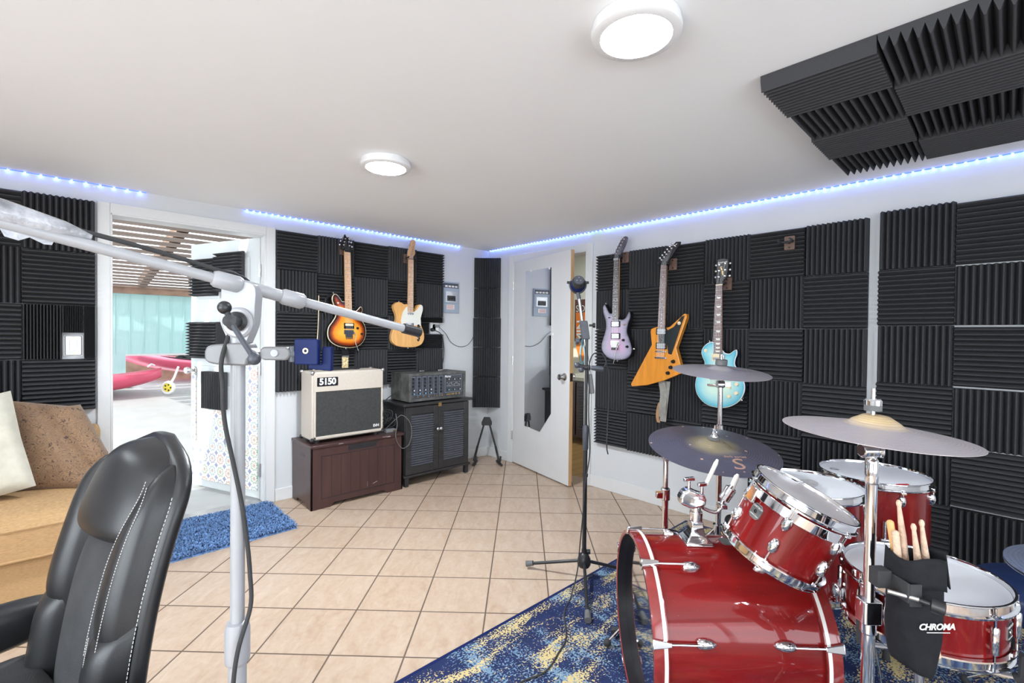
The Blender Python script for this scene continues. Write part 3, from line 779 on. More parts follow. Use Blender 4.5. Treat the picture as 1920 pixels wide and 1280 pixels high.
obj('tyre', MB().lathe([(0.065, -0.02), (0.095, -0.018), (0.10, 0), (0.095, 0.018), (0.065, 0.02), (0.065, -0.02)], 28), 'white', t, axis_m((0, 0, 0.10), _R.cross(_U)))
hb = MB().lathe([(0.0, -0.012), (0.07, -0.012), (0.07, 0.012), (0, 0.012)], 24)
wh = obj('wheel_hub', hb, 'yellow', t, axis_m((0, 0, 0.10), _R.cross(_U)))
for i in range(5):
    a = i * 2 * pi / 5
    obj('spoke_hole', MB().lathe([(0, 0), (0.013, 0), (0.013, 0.002), (0, 0.002)], 12), 'rubber', wh, at(0.042 * cos(a), 0.042 * sin(a), 0.012))
    obj('spoke_hole', MB().lathe([(0, 0), (0.013, 0), (0.013, -0.002), (0, -0.002)], 12), 'rubber', wh, at(0.042 * cos(a), 0.042 * sin(a), -0.012))
obj('cart_arm', MB().tube([(0, 0, 0.10), (0.07, 0.0, 0.24), (0.13, 0.05, 0.40)], 0.016), 'white', t)
t = thing('paddle_bundle', 'dark tangle of life vest straps lying on the propped kayak', 'gear', at(1.52, 9.50, 0.86))
b = MB()
for i in range(9):
    x = -0.16 + 0.04 * i
    b.tube(spline([(x - 0.12, random.uniform(-.05, .05), random.uniform(-.04, .0)), (x, random.uniform(-.05, .05), random.uniform(0, .09)), (x + 0.1, random.uniform(-.05, .05), random.uniform(-.02, .1))], 5), 0.014, 6)
obj('straps', b, 'rubber', t)

# ------------------------------------------------------------------ inner door, ajar into the room
A2 = V((3.302, 3.462, 0)); E2 = V((3.118, 2.572, 0))
d2 = (E2 - A2).normalized(); n2 = V((d2.y, -d2.x, 0))
if n2.x > 0: n2 = -n2
L2 = (E2 - A2).length
door2 = thing('inner_door', 'white flush inner door standing ajar with a broken mirror on it', 'door', basis((A2.x, A2.y, 0.012), d2, n2, V((0, 0, 1))))
obj('door_leaf', MB().box(0, L2, -0.036, 0, 0, 2.018), 'doorw', door2, bev=0.0015)
obj('edge_strip', MB().box(L2, L2 + 0.002, -0.036, 0, 0, 2.018), 'dooredge', door2, label='unpainted wooden door edge')
kb = MB().lathe([(0, 0), (0.032, 0), (0.032, 0.006), (0.014, 0.012), (0.012, 0.03), (0.022, 0.036), (0.029, 0.05), (0.025, 0.062), (0, 0.066)], 28)
obj('door_knob', kb, 'knobm', door2, basis((L2 - 0.065, 0.0, 0.93), V((1, 0, 0)), V((0, 0, -1)), V((0, 1, 0))))
obj('door_knob', kb, 'knobm', door2, basis((L2 - 0.065, -0.036, 0.93), V((1, 0, 0)), V((0, 0, 1)), V((0, -1, 0))))
obj('latch_plate', MB().box(L2 + 0.002, L2 + 0.0035, -0.031, -0.005, 0.895, 0.965), 'black', door2)
for z in (1.79, 1.03, 0.27):
    obj('hinge', MB().box(-0.010, 0.004, 0.0, 0.003, z - 0.045, z + 0.045).cyl((-0.006, 0.005, z - 0.045), (-0.006, 0.005, z + 0.045), 0.006), 'knobm', door2)
mp_ = [(0.222, 0.415), (0.222, 1.918), (0.638, 1.910), (0.655, 0.595), (0.485, 0.402)]
mo = thing('wall_mirror', 'frameless mirror with a broken lower corner fixed to the inner door', 'mirror', basis(A2 + V((0, 0, 0.0)) + n2 * 0.001, d2, n2, V((0, 0, 1))))
b = MB().prism(mp_, 0, 0.004, basis((0, 0, 0), V((1, 0, 0)), V((0, 0, 1)), V((0, 1, 0))))
obj('mirror_glass', b, 'mirror', mo)
obj('mirror_clip', MB().box(0.30, 0.325, 0.004, 0.007, 1.905, 1.925), 'white', mo); obj('mirror_clip', MB().box(0.60, 0.62, 0.004, 0.007, 1.895, 1.915), 'white', mo)
obj('mirror_clip', MB().box(0.655, 0.672, 0, 0.007, 1.30, 1.32), 'white', mo); obj('mirror_clip', MB().box(0.30, 0.32, 0.0, 0.007, 0.40, 0.415), 'white', mo)

# ------------------------------------------------------------------ the room seen past the inner door
X0 = XC + 0.12
struct('floor_inner', MB().box(X0 - 0.12, 6.2, 1.2, 4.6, -0.03, -0.001), 'woodfl')
struct('wall_inner', MB().box(5.2, 5.28, 1.2, 4.6, 0, 2.4).box(X0, 5.2, 4.5, 4.6, 0, 2.4).box(X0, 5.2, 1.1, 1.2, 0, 2.4), 'roomw')
struct('ceiling_inner', MB().box(X0, 5.28, 1.1, 4.6, 2.4, 2.46), 'roomw')
t = thing('ceiling_lamp', 'round lamp on the ceiling of the room past the inner door', 'ceiling light', at(4.4, 3.6, 2.4))
obj('lamp_rim', MB().lathe([(0, 0), (0.13, 0), (0.13, -0.03), (0.11, -0.035)], 32), 'lampw', t)
obj('lamp_diffuser', MB().lathe([(0.11, -0.03), (0, -0.034)], 32), 'diff', t)
t = thing('louvered_cabinet', 'dark louvered cabinet with pale top seen past the inner door', 'cabinet', at(4.72, 3.50, 0))
obj('cabinet_body', MB().box(-0.25, 0.47, -0.62, 0.42, 0.08, 0.76), 'chest', t)
obj('worktop', MB().box(-0.28, 0.47, -0.64, 0.44, 0.76, 0.80), 'roomw', t)
for y in (-0.60, -0.26, 0.08):
    dd = obj('louver_door', MB().box(-0.27, -0.25, y, y + 0.32, 0.10, 0.74), 'chest', t)
    b = MB()
    for i in range(16): b.box(-0.285, -0.27, y + 0.04, y + 0.28, 0.16 + i * 0.034, 0.175 + i * 0.034, None)
    obj('slats', b, 'louv', dd)
t = thing('hanging_pennant', 'orange pennant with white letters hanging in the next room', 'pennant', basis((5.165, 4.07, 1.62), V((0, -1, 0)), V((0, 0, 1)), V((-1, 0, 0))))
obj('pennant_cloth', MB().prism([(-0.09, 0), (0.11, 0), (0.13, -0.5), (0.03, -0.78), (-0.07, -0.5)], 0, 0.004), 'orange', t)
text('lettering', 'MIN', 0.17, basis((0.0, -0.26, 0.0045), V((0, 1, 0)), V((-1, 0, 0)), V((0, 0, 1))), 'white', t, bold=0.004)
t = thing('wall_board', 'dark red board with pale letters on the far cream wall', 'sign', basis((5.195, 4.00, 1.62), V((0, -1, 0)), V((0, 0, 1)), V((-1, 0, 0))))
obj('board', MB().box(-0.20, 0.22, -0.40, 0.18, -0.01, 0.006), 'signb', t)
text('lettering', 'SO', 0.13, basis((-0.10, 0.05, 0.007), V((1, 0, 0)), V((0, 1, 0)), V((0, 0, 1))), 'label', t)
t = thing('hanging_strap', 'blue strap hanging below the orange pennant in the next room', 'strap', at(5.15, 3.98, 1.05))
obj('band', MB().tube(spline([(0, 0, 0.25), (0, 0.02, 0.1), (0, 0.0, -0.05), (0, 0.05, -0.14), (0, 0.08, 0.0), (0, 0.05, 0.2)], 6), 0.014, 8), 'bluek', t)

# ------------------------------------------------------------------ wall fittings
t = thing('breaker_panel', 'grey blue circuit breaker panel on the back wall beside the foam', 'breaker panel', basis((2.807, YC, 1.667), V((1, 0, 0)), V((0, 0, 1)), V((0, -1, 0))))
obj('panel_box', MB().box(-0.104, 0.104, -0.155, 0.155, 0.0005, 0.014), 'ebox', t, bev=0.003)
p = obj('panel_door', MB().box(-0.094, 0.094, -0.055, 0.145, 0.014, 0.018), 'ebox', t, bev=0.002)
obj('notice_strip', MB().box(-0.09, 0.09, 0.095, 0.142, 0.018, 0.0186), 'panelk', p)
obj('tag_row', MB().box(-0.072, -0.042, 0.103, 0.12, 0.0186, 0.019).box(-0.032, -0.002, 0.103, 0.12, 0.0186, 0.019).box(0.008, 0.038, 0.103, 0.12, 0.0186, 0.019).box(0.048, 0.078, 0.103, 0.12, 0.0186, 0.019), 'label', p)
obj('breaker_window', MB().box(-0.062, 0.07, -0.045, 0.06, 0.018, 0.020), 'steel', p)
for i in range(5):
    obj('breaker', MB().box(-0.045 + i * 0.02, -0.029 + i * 0.02, -0.035, 0.018, 0.020, 0.026).box(-0.041 + i * 0.02, -0.033 + i * 0.02, -0.018, -0.004, 0.026, 0.032), 'black', p)
s_ = obj('warning_sticker', MB().box(-0.05, 0.045, -0.118, -0.072, 0.0142, 0.0148), 'label', t)
b = MB()
for i in range(4): b.box(-0.045, 0.04 - 0.01 * (i % 2), -0.112 + i * 0.010, -0.108 + i * 0.010, 0.0148, 0.0151)
obj('print_lines', b, 'redink', s_)
obj('screw', MB().lathe([(0, 0.014), (0.005, 0.014), (0.004, 0.016), (0, 0.016)], 10), 'steel', t, at(0.005, -0.145, 0))
t = thing('wall_socket', 'white double wall socket in a notch of the black foam', 'socket', basis((2.615, YC, 1.362), V((1, 0, 0)), V((0, 0, 1)), V((0, -1, 0))))
obj('cover_plate', MB().prism(rrect(0.112, 0.115, 0.008), 0.0008, 0.007), 'white', t, bev=0.002)
for x in (-0.026, 0.026): obj('socket_face', MB().prism(rrect(0.033, 0.066, 0.012), 0.007, 0.009), 'white', t)
obj('plug', MB().lathe([(0, 0.009), (0.017, 0.009), (0.017, 0.026), (0.012, 0.034), (0.006, 0.04), (0, 0.04)], 16), 'black', t, at(-0.028, -0.02, 0))
obj('adapter', MB().box(0.002, 0.048, 0.008, 0.028, 0.009, 0.036), 'greypl', t, bev=0.003)
def wall_pt(x, z, off=0.006): return (x, YC - off, z)
tag(obj('power_cable', MB().tube(spline([(2.587, YC - 0.04, 1.342), wall_pt(2.66, 1.30, 0.062), wall_pt(2.69, 1.20, 0.062), wall_pt(2.695, 1.08, 0.06), wall_pt(2.675, 0.985, 0.058)], 8), 0.0045, 8), 'rubber'), 'thick black power cord hanging from the wall socket behind the mixer amplifier', 'cord')
tag(obj('thin_cable', MB().tube(spline([(2.64, YC - 0.034, 1.38), wall_pt(2.74, 1.31, 0.02), wall_pt(2.82, 1.22), wall_pt(2.92, 1.175), wall_pt(3.02, 1.185), wall_pt(3.08, 1.235), wall_pt(3.12, 1.30)], 8), 0.0025, 8), 'rubber'), 'thin dark cord looping across the grey wall from socket to corner foam', 'cord')
t = thing('light_switch', 'grey framed white rocker light switch set into the foam left of the patio door', 'light switch', basis((0.036, YC, 1.209), V((1, 0, 0)), V((0, 0, 1)), V((0, -1, 0))))
obj('backing_plate', MB().prism(rrect(0.088, 0.128, 0.006), 0.0006, 0.006), 'white', t)
obj('cover_plate', MB().prism(rrect(0.072, 0.116, 0.006), 0.006, 0.013), 'steel', t, bev=0.002)
obj('rocker', MB().prism(rrect(0.034, 0.066, 0.003), 0.013, 0.017), 'white', t, bev=0.001)
for z in (-0.048, 0.048): obj('screw', MB().lathe([(0, 0.013), (0.004, 0.013), (0.0035, 0.0145), (0, 0.0145)], 10), 'gold', t, at(0, z, 0))

# ------------------------------------------------------------------ storage chest and what stands on it
t = thing('storage_chest', 'dark brown wooden storage chest under the ivory amplifier', 'chest', at(1.295, 3.474, 0))
W, D, H = 0.750, 0.392, 0.475
b = MB().box(0.012, W - 0.012, 0.014, D, 0.03, H - 0.02)
obj('chest_body', b, 'chest', t, bev=0.002)
fp = [(0, 0), (0.14, 0), (0.17, 0.028), (W - 0.17, 0.028), (W - 0.14, 0), (W, 0), (W, H - 0.02), (0, H - 0.02)]
fr = obj('front_panel', MB().prism(fp, 0, 0.014, basis((0, 0.014, 0), V((1, 0, 0)), V((0, 0, 1)), V((0, -1, 0)))), 'chest', t, bev=0.002)
b = MB()
for i in range(9): b.box(0.075 + i * 0.075 - 0.0015, 0.075 + i * 0.075 + 0.0015, -0.0006, 0.001, 0.075, 0.385)
b.box(0.075, W - 0.075, -0.0012, 0.001, 0.072, 0.076).box(0.075, W - 0.075, -0.0012, 0.001, 0.385, 0.389).box(0.075, 0.079, -0.0012, 0.001, 0.075, 0.389).box(W - 0.079, W - 0.075, -0.0012, 0.001, 0.075, 0.389)
obj('panel_grooves', b, 'black', fr)
sp = [(0, 0), (0.08, 0), (0.11, 0.03), (D - 0.11, 0.03), (D - 0.08, 0), (D, 0), (D, H - 0.02), (0, H - 0.02)]
for x, nm in ((0.0, 'l'), (W - 0.012, 'r')):
    s_ = obj('side_panel', MB().prism(sp, 0, 0.012, basis((x, 0, 0), V((0, 1, 0)), V((0, 0, 1)), V((1, 0, 0)))), 'chest', t, bev=0.002)
    xs = -0.0008 if x == 0 else W - 0.0008
    obj('grip_slot', MB().prism(rrect(0.085, 0.026, 0.010), 0, 0.0016, basis((xs, 0.17, 0.385), V((0, 1, 0)), V((0, 0, 1)), V((1, 0, 0)))), 'black', s_)
lid = obj('lid', MB().box(-0.008, W + 0.008, -0.012, D, H - 0.02, H), 'chest', t, bev=0.003)
obj('lid_slot', MB().prism([(-0.12, 0), (0.10, 0), (0.135, 0.04), (-0.12, 0.04)], 0, 0.0014, basis((0.40, -0.0005, H - 0.072), V((1, 0, 0)), V((0, 0, 1)), V((0, -1, 0)))), 'black', fr)
b = MB()
for x, w in ((0.20, 0.035), (0.56, 0.05), (0.60, 0.03)): b.box(x, x + w, -0.0126, -0.012, H - 0.016 + 0.004 * (w > .03), H - 0.008)
obj('paint_chips', b, 'chpaint', lid)
obj('paint_chips', MB().prism([(0.48, 0.105), (0.52, 0.118), (0.524, 0.114), (0.49, 0.103)], 0.0, 0.0006, basis((0, -0.0002, 0), V((1, 0, 0)), V((0, 0, 1)), V((0, -1, 0)))).prism([(0.437, 0.09), (0.438, 0.13), (0.4395, 0.13), (0.439, 0.09)], 0.0, 0.0006, basis((0, -0.0002, 0), V((1, 0, 0)), V((0, 0, 1)), V((0, -1, 0)))), 'chpaint', fr)

A = (1.318, 3.515, 0.475)
t = thing('guitar_amplifier', 'ivory combo guitar amplifier with black grille on the brown chest', 'amplifier', at(*A))
W, D, H = 0.578, 0.238, 0.512; z0 = 0.022
b = MB().box(0, W, 0.012, D, z0, z0 + H)
obj('amp_cabinet', b, 'ivory', t, bev=0.014, segs=3)
b = MB().box(0.012, W - 0.012, 0.0, 0.014, z0 + 0.365, z0 + H - 0.012).box(0.012, 0.026, 0, 0.014, z0 + 0.012, z0 + 0.365).box(W - 0.026, W - 0.012, 0, 0.014, z0 + 0.012, z0 + 0.365).box(0.012, W - 0.012, 0, 0.014, z0 + 0.012, z0 + 0.032)
obj('front_frame', b, 'ivory', t, bev=0.002)
g = obj('speaker_grille', MB().box(0.024, W - 0.024, 0.005, 0.013, z0 + 0.03, z0 + 0.367), 'grille', t)
text('logo', 'EVH', 0.030, basis((W - 0.068, 0.0045, z0 + 0.060), V((1, 0, 0)), V((0, 0, 1)), V((0, -1, 0))), 'white', g, sp=0.9, bold=0.0008)
p = obj('name_plate', MB().prism(rrect(0.158, 0.066, 0.007), 0, 0.003, basis((0.112, 0.0005, z0 + 0.438), V((1, 0, 0)), V((0, 0, 1)), V((0, -1, 0)))), 'bodydark', t)
text('lettering', '5150', 0.067, basis((0.112, -0.0026, z0 + 0.438), V((1, 0, 0)), V((0, 0, 1)), V((0, -1, 0))), 'white', p, sp=0.93, bold=0.0026)
for x in (0, W):
    for z in (z0, z0 + H):
        for y in (0.012, D):
            obj('corner_cap', MB().ball((x + (0.006 if x == 0 else -0.006), y + (0.006 if y < .1 else -0.006), z + (0.006 if z == z0 else -0.006)), 0.017, 12), 'steel' if z > z0 else 'black', t)
obj('carry_strap', MB().box(0.15, 0.40, 0.11, 0.14, z0 + H + 0.003, z0 + H + 0.014).box(0.13, 0.17, 0.115, 0.155, z0 + H, z0 + H + 0.016).box(0.38, 0.42, 0.115, 0.155, z0 + H, z0 + H + 0.016), 'black', t, bev=0.003)
for x in (0.05, W - 0.05):
    for y in (0.045, D - 0.045):
        obj('foot', MB().lathe([(0, 0), (0.017, 0), (0.02, z0 + 0.004), (0, z0 + 0.004)], 16), 'rubber', t, at(x, y, 0))

# ------------------------------------------------------------------ louvred cabinet and mixer head
t = thing('louvered_cabinet', 'black two door louvered cabinet under the mixer amplifier', 'cabinet', at(2.065, 3.485, 0))
W, D, H = 0.705, 0.386, 0.705
obj('cabinet_body', MB().box(0.015, W - 0.015, 0.018, D - 0.002, 0.075, H - 0.022), 'cab', t, bev=0.002)
obj('cabinet_top', MB().box(-0.012, W + 0.02, -0.012, D, H - 0.022, H), 'cab', t, bev=0.004)
obj('plinth', MB().box(0.0, W + 0.006, -0.003, D, 0.075, 0.095), 'cab', t, bev=0.004)
for x in (0.012, W - 0.05):
    for y in (0.005, D - 0.05): obj('leg', MB().prism([(0, 0), (0.032, 0), (0.038, 0.076), (0, 0.076)] if x > .1 else [(0.006, 0), (0.038, 0), (0.038, 0.076), (0, 0.076)], 0, 0.036, basis((x, y + 0.036, 0), V((1, 0, 0)), V((0, 0, 1)), V((0, -1, 0)))), 'cab', t)
for k in (0, 1):
    x0 = 0.018 + k * 0.336; x1 = x0 + 0.333
    b = MB().box(x0, x0 + 0.052, 0, 0.018, 0.10, H - 0.03).box(x1 - 0.052, x1, 0, 0.018, 0.10, H - 0.03).box(x0 + 0.052, x1 - 0.052, 0, 0.018, 0.10, 0.165).box(x0 + 0.052, x1 - 0.052, 0, 0.018, H - 0.095, H - 0.03)
    dr = obj('door', b, 'cab', t, bev=0.002)
    s_ = MB(); n = 22
    for i in range(n):
        z = 0.168 + i * (H - 0.268) / n
        s_.add([(x0 + 0.052, 0.004, z), (x1 - 0.052, 0.004, z), (x1 - 0.052, 0.016, z + 0.019), (x0 + 0.052, 0.016, z + 0.019), (x0 + 0.052, 0.008, z), (x1 - 0.052, 0.008, z), (x1 - 0.052, 0.018, z + 0.019), (x0 + 0.052, 0.018, z + 0.019)], [(0, 1, 2, 3), (4, 7, 6, 5), (0, 4, 5, 1), (2, 6, 7, 3)])
    obj('louver_slats', s_, 'louv', dr)
    xk = x1 - 0.018 if k == 0 else x0 + 0.012
    obj('knob', MB().lathe([(0, 0), (0.006, 0), (0.006, 0.008), (0.014, 0.012), (0.015, 0.02), (0.009, 0.026), (0, 0.027)], 18), 'steel', dr, basis((xk, 0, 0.46), V((1, 0, 0)), V((0, 0, 1)), V((0, -1, 0))))
obj('hasp', MB().box(0.335, 0.37, -0.014, -0.010, H - 0.045, H - 0.012).cyl((0.352, -0.018, H - 0.03), (0.352, -0.01, H - 0.03), 0.007), 'gold', t)

t = thing('mixer_amplifier', 'black tolex powered mixer head with rows of knobs on the black cabinet', 'mixer', at(2.122, 3.505, 0.705))
W, D, H = 0.605, 0.305, 0.252
b = MB().box(0, W, 0.0, 0.012, 0.012, 0.034).box(0, W, 0, 0.012, H - 0.022, H).box(0, 0.024, 0, 0.012, 0.034, H - 0.022).box(W - 0.026, W, 0, 0.012, 0.034, H - 0.022).box(0, W, 0.012, D, 0.012, H)
obj('case', b, 'tolexb', t)
fp = obj('control_panel', MB().box(0.024, W - 0.026, 0.006, 0.013, 0.034, H - 0.022), 'panelk', t)
FY = 0.006
def fm(x, z): return basis((x, FY, z), V((1, 0, 0)), V((0, 0, 1)), V((0, -1, 0)))
def knob_m(r): return MB().lathe([(0, 0), (r * 1.25, 0), (r * 1.15, 0.004), (r, 0.006), (r * 0.9, 0.014), (0, 0.014)], 14).mesh('knob', 30)
kb_, kw_, kc_ = knob_m(0.0065), MB().lathe([(0, 0.0141), (0.0055, 0.0141), (0.005, 0.016), (0, 0.016)], 12).mesh('cap', 30), None
kb_.materials.append(M['black'])
capm = {}
for nm in ('white', 'bluek', 'cream2'):
    me = kw_.copy(); me.materials.append(M[nm]); capm[nm] = me
def knob(x, z, cap=None):
    k = obj('knob', kb_, None, t, fm(x, z))
    if cap: obj('knob_cap', capm[cap], None, k)
for c_ in range(6):
    x = 0.042 + c_ * 0.0575
    s_ = obj('channel_strip', MB().box(x - 0.018, x + 0.022, FY - 0.0008, FY + 0.001, 0.062, H - 0.03), 'ebox', t)
    obj('strip_face', MB().box(x - 0.0165, x + 0.0205, FY - 0.0012, FY, 0.064, H - 0.032), 'panelk', s_)
    for j, z in enumerate((0.205, 0.172, 0.142)): knob(x + 0.001, z)
    if c_ < 4:
        knob(x + 0.004, 0.108, 'white'); knob(x + 0.004, 0.078, 'bluek')
    else:
        knob(x + 0.002, 0.108, None); knob(x + 0.002, 0.080, None)
    for dx, mm in ((-0.010, 'steel'), (0.014, 'gold')):
        obj('jack', MB().lathe([(0.004, 0.0), (0.0085, 0.0), (0.008, 0.004), (0.0045, 0.004), (0.004, 0.0)], 14), mm, t, fm(x + dx, 0.047))
s_ = obj('master_section', MB().box(0.375, 0.565, FY - 0.0008, FY + 0.001, 0.066, H - 0.03), 'ebox', t)
obj('strip_face', MB().box(0.377, 0.563, FY - 0.0014, FY, 0.068, H - 0.032), 'panelk', s_)
for x, a, c_ in ((0.41, 'cream2', 'bluek'), (0.472, 'white', 'bluek'), (0.535, 'white', 'white')): knob(x, 0.185, a); knob(x, 0.090, c_)
b = MB(); b2 = MB()
for i in range(10):
    x = 0.40 + i * 0.0155
    b.box(x - 0.001, x + 0.001, FY - 0.002, FY, 0.118, 0.160); b2.box(x - 0.004, x + 0.004, FY - 0.007, FY - 0.001, 0.138 + 0.012 * sin(i * 1.7), 0.146 + 0.012 * sin(i * 1.7))
obj('slider_tracks', b, 'label', s_); obj('slider_caps', b2, 'black', s_)
text('lettering', 'Peavey', 0.024, basis((0.405, FY - 0.0016, 0.2105), V((1, 0, 0)), V((0, 0, 1)), V((0, -1, 0))), 'white', s_, shear=0.3, bold=0.0005)
for x in (0.395, 0.412, 0.429, 0.452, 0.470, 0.498, 0.535): obj('jack', MB().lathe([(0.004, 0.0), (0.0085, 0.0), (0.008, 0.004), (0.0045, 0.004), (0.004, 0.0)], 14), 'gold', t, fm(x, 0.050))
obj('carry_strap', MB().box(0.20, 0.40, 0.13, 0.16, H + 0.003, H + 0.012), 'black', t, bev=0.002)
for x in (0.185, 0.385): obj('strap_bracket', MB().box(x, x + 0.05, 0.125, 0.165, H, H + 0.015), 'knobm', t, bev=0.004)
for x in (0.05, W - 0.05):
    for y in (0.04, D - 0.05): obj('foot', MB().lathe([(0, 0), (0.014, 0), (0.016, 0.013), (0, 0.013)], 14), 'rubber', t, at(x, y, 0))

# cables behind the amplifier
def cable(name, pts, r, m, label, k=8, cat='cable', group=None):
    return tag(obj(name, MB().tube(spline(pts, k), r, 8), m), label, cat, group)
cable('speaker_cable', [(2.118, 3.66, 0.80), (2.03, 3.66, 0.76), (1.965, 3.68, 0.70), (1.93, 3.74, 0.62), (1.95, 3.78, 0.50)], 0.004, 'rubber', 'black cable hanging from the left side of the mixer amplifier')
cable('instrument_cable', [(1.955, 3.62, 0.484), (2.01, 3.50, 0.60), (2.04, 3.465, 0.62), (2.10, 3.455, 0.56), (2.12, 3.455, 0.46), (2.09, 3.452, 0.37), (2.03, 3.450, 0.35), (1.985, 3.448, 0.40), (1.965, 3.448, 0.47), (1.99, 3.468, 0.55), (2.005, 3.52, 0.63)], 0.003, 'greyrub', 'thin grey cable looping down in front of the louvered cabinet')
b = MB()
rr = random.Random(3)
for i in range(7):
    c0 = V((1.985 + rr.uniform(-.02, .03), 3.66 + rr.uniform(-.06, .06), 0.56 + rr.uniform(-0.03, 0.07))); R_ = rr.uniform(0.035, 0.06); tx, ty = rr.uniform(0, 3), rr.uniform(-.5, .5)
    pts = [c0 + V((R_ * cos(a) * cos(tx), R_ * cos(a) * sin(tx) * .8, R_ * sin(a) + ty * .02 * cos(2 * a))) for a in [2 * pi * j / 16 for j in range(15)]]
    b.tube(spline(pts, 3), 0.0035, 6)
tag(obj('cable_tangle', b, 'rubber'), 'tangle of black cables heaped on the chest beside the amplifier', 'cables', kind='stuff')
t = thing('plug_adapter', 'small grey plug block on the right end of the brown chest', 'adapter', at(1.975, 3.56, 0.475))
obj('adapter_body', MB().box(-0.045, 0.045, -0.025, 0.025, 0.0, 0.028), 'greypl', t, bev=0.004)
for x in (0.02, 0.035): obj('plug_pin', MB().cyl((x, -0.025, 0.016), (x, -0.034, 0.016), 0.006), 'gold', t)
cable('curly_cord', [(1.475, YC - 0.062, 1.60), (1.472, YC - 0.065, 1.40), (1.462, YC - 0.066, 1.22), (1.448, YC - 0.066, 1.06), (1.425, 3.74, 1.02), (1.40, 3.72, 1.013)], 0.0035, 'cream2', 'pale thin cord running up behind the sunburst guitar from the amplifier')

# a frame guitar stand in the corner
t = thing('guitar_stand', 'small black folding guitar stand in the corner by the inner door', 'guitar stand', at(3.075, 3.60, 0))
TOPZ = 0.46
obj('yoke_top', MB().prism([(-0.05, -0.05), (0.05, -0.05), (0.052, -0.02), (0.03, 0.03), (-0.03, 0.03), (-0.052, -0.02)], -0.02, 0.02, basis((0, 0, TOPZ - 0.02), (V((0.7257, -0.688, 0))), V((0, 0, 1)), V((-0.688, -0.7257, 0)))), 'rubber', t, bev=0.005)
ru, fu = V((0.7257, -0.688, 0)), V((0.688, 0.7257, 0))
for s_ in (-1, 1):
    lg = obj('leg', MB().cyl(ru * 0.025 * s_ + V((0, 0, TOPZ - 0.05)), ru * 0.095 * s_ + V((0, 0, 0.16)), 0.0095).cyl(ru * 0.09 * s_ + V((0, 0, 0.18)), ru * 0.125 * s_ + V((0, 0, 0.03)), 0.012), 'black', t)
    obj('foot', MB().cyl(ru * 0.105 * s_ + fu * 0.06 + V((0, 0, 0.014)), ru * (0.155 if s_ > 0 else 0.125) * s_ - fu * 0.10 + V((0, 0, 0.014)), 0.013), 'rubber', lg)
    pts = [ru * 0.11 * s_ + V((0, 0, 0.11)), ru * 0.12 * s_ - fu * 0.05 + V((0, 0, 0.055)), ru * (0.12 * s_) + ru * 0.02 - fu * 0.12 + V((0, 0, 0.06)), ru * 0.12 * s_ + ru * 0.025 - fu * 0.135 + V((0, 0, 0.11))]
    obj('cradle_arm', MB().tube(spline(pts, 6), 0.009, 10), 'rubber', t)

# ------------------------------------------------------------------ guitars
def poly_inset(P, d):
    n = len(P); out = []
    ar = sum(P[i][0] * P[(i + 1) % n][1] - P[(i + 1) % n][0] * P[i][1] for i in range(n)); sg = 1 if ar > 0 else -1
    for i in range(n):
        a, b_, c_ = V(P[i - 1]), V(P[i]), V(P[(i + 1) % n])
        t1 = (b_ - a).normalized(); t2 = (c_ - b_).normalized(); nn = V((-(t1.y + t2.y), t1.x + t2.x)) * sg
        nn = nn.normalized() if nn.length > 1e-6 else V((-t1.y, t1.x)) * sg
        out.append(tuple(b_ + nn * d))
    return out
def seg_dist(p, P):
    best = 9; n = len(P)
    for i in range(n):
        a = P[i]; b_ = P[(i + 1) % n]; dx, dy = b_[0] - a[0], b_[1] - a[1]; l2 = dx * dx + dy * dy or 1e-12
        t_ = max(0, min(1, ((p[0] - a[0]) * dx + (p[1] - a[1]) * dy) / l2))
        best = min(best, (p[0] - a[0] - t_ * dx) ** 2 + (p[1] - a[1] - t_ * dy) ** 2)
    return best ** 0.5
def inside(p, P):
    r_ = False; n = len(P)
    for i in range(n):
        (x1, y1), (x2, y2) = P[i], P[(i + 1) % n]
        if (y1 > p[1]) != (y2 > p[1]) and p[0] < (x2 - x1) * (p[1] - y1) / (y2 - y1) + x1: r_ = not r_
    return r_
def body_cap(P, z, ref, scale=0.10, dome=0.0):
    vs_ = [V(p) for p in P]; n = len(vs_)
    us = [p[0] for p in P]; vv = [p[1] for p in P]; g = 0.011; y = min(vv)
    while y < max(vv):
        x = min(us)
        while x < max(us):
            if inside((x, y), P) and seg_dist((x, y), P) > 0.006: vs_.append(V((x, y)))
            x += g
        y += g
    r_ = delaunay_2d_cdt(vs_, [(i, (i + 1) % n) for i in range(n)], [tuple(range(n))], 1, 1e-5)
    ed = [min(1.0, seg_dist(p, ref) / scale) for p in r_[0]]
    me = bpy.data.meshes.new('body_top'); me.from_pydata([(p.x, p.y, z + dome * min(1, e * 2.5)) for p, e in zip(r_[0], ed)], [], [tuple(f) for f in r_[2]])
    at_ = me.attributes.new('edge', 'FLOAT', 'POINT'); at_.data.foreach_set('value', ed)
    me.polygons.foreach_set('use_smooth', [True] * len(me.polygons))
    return me

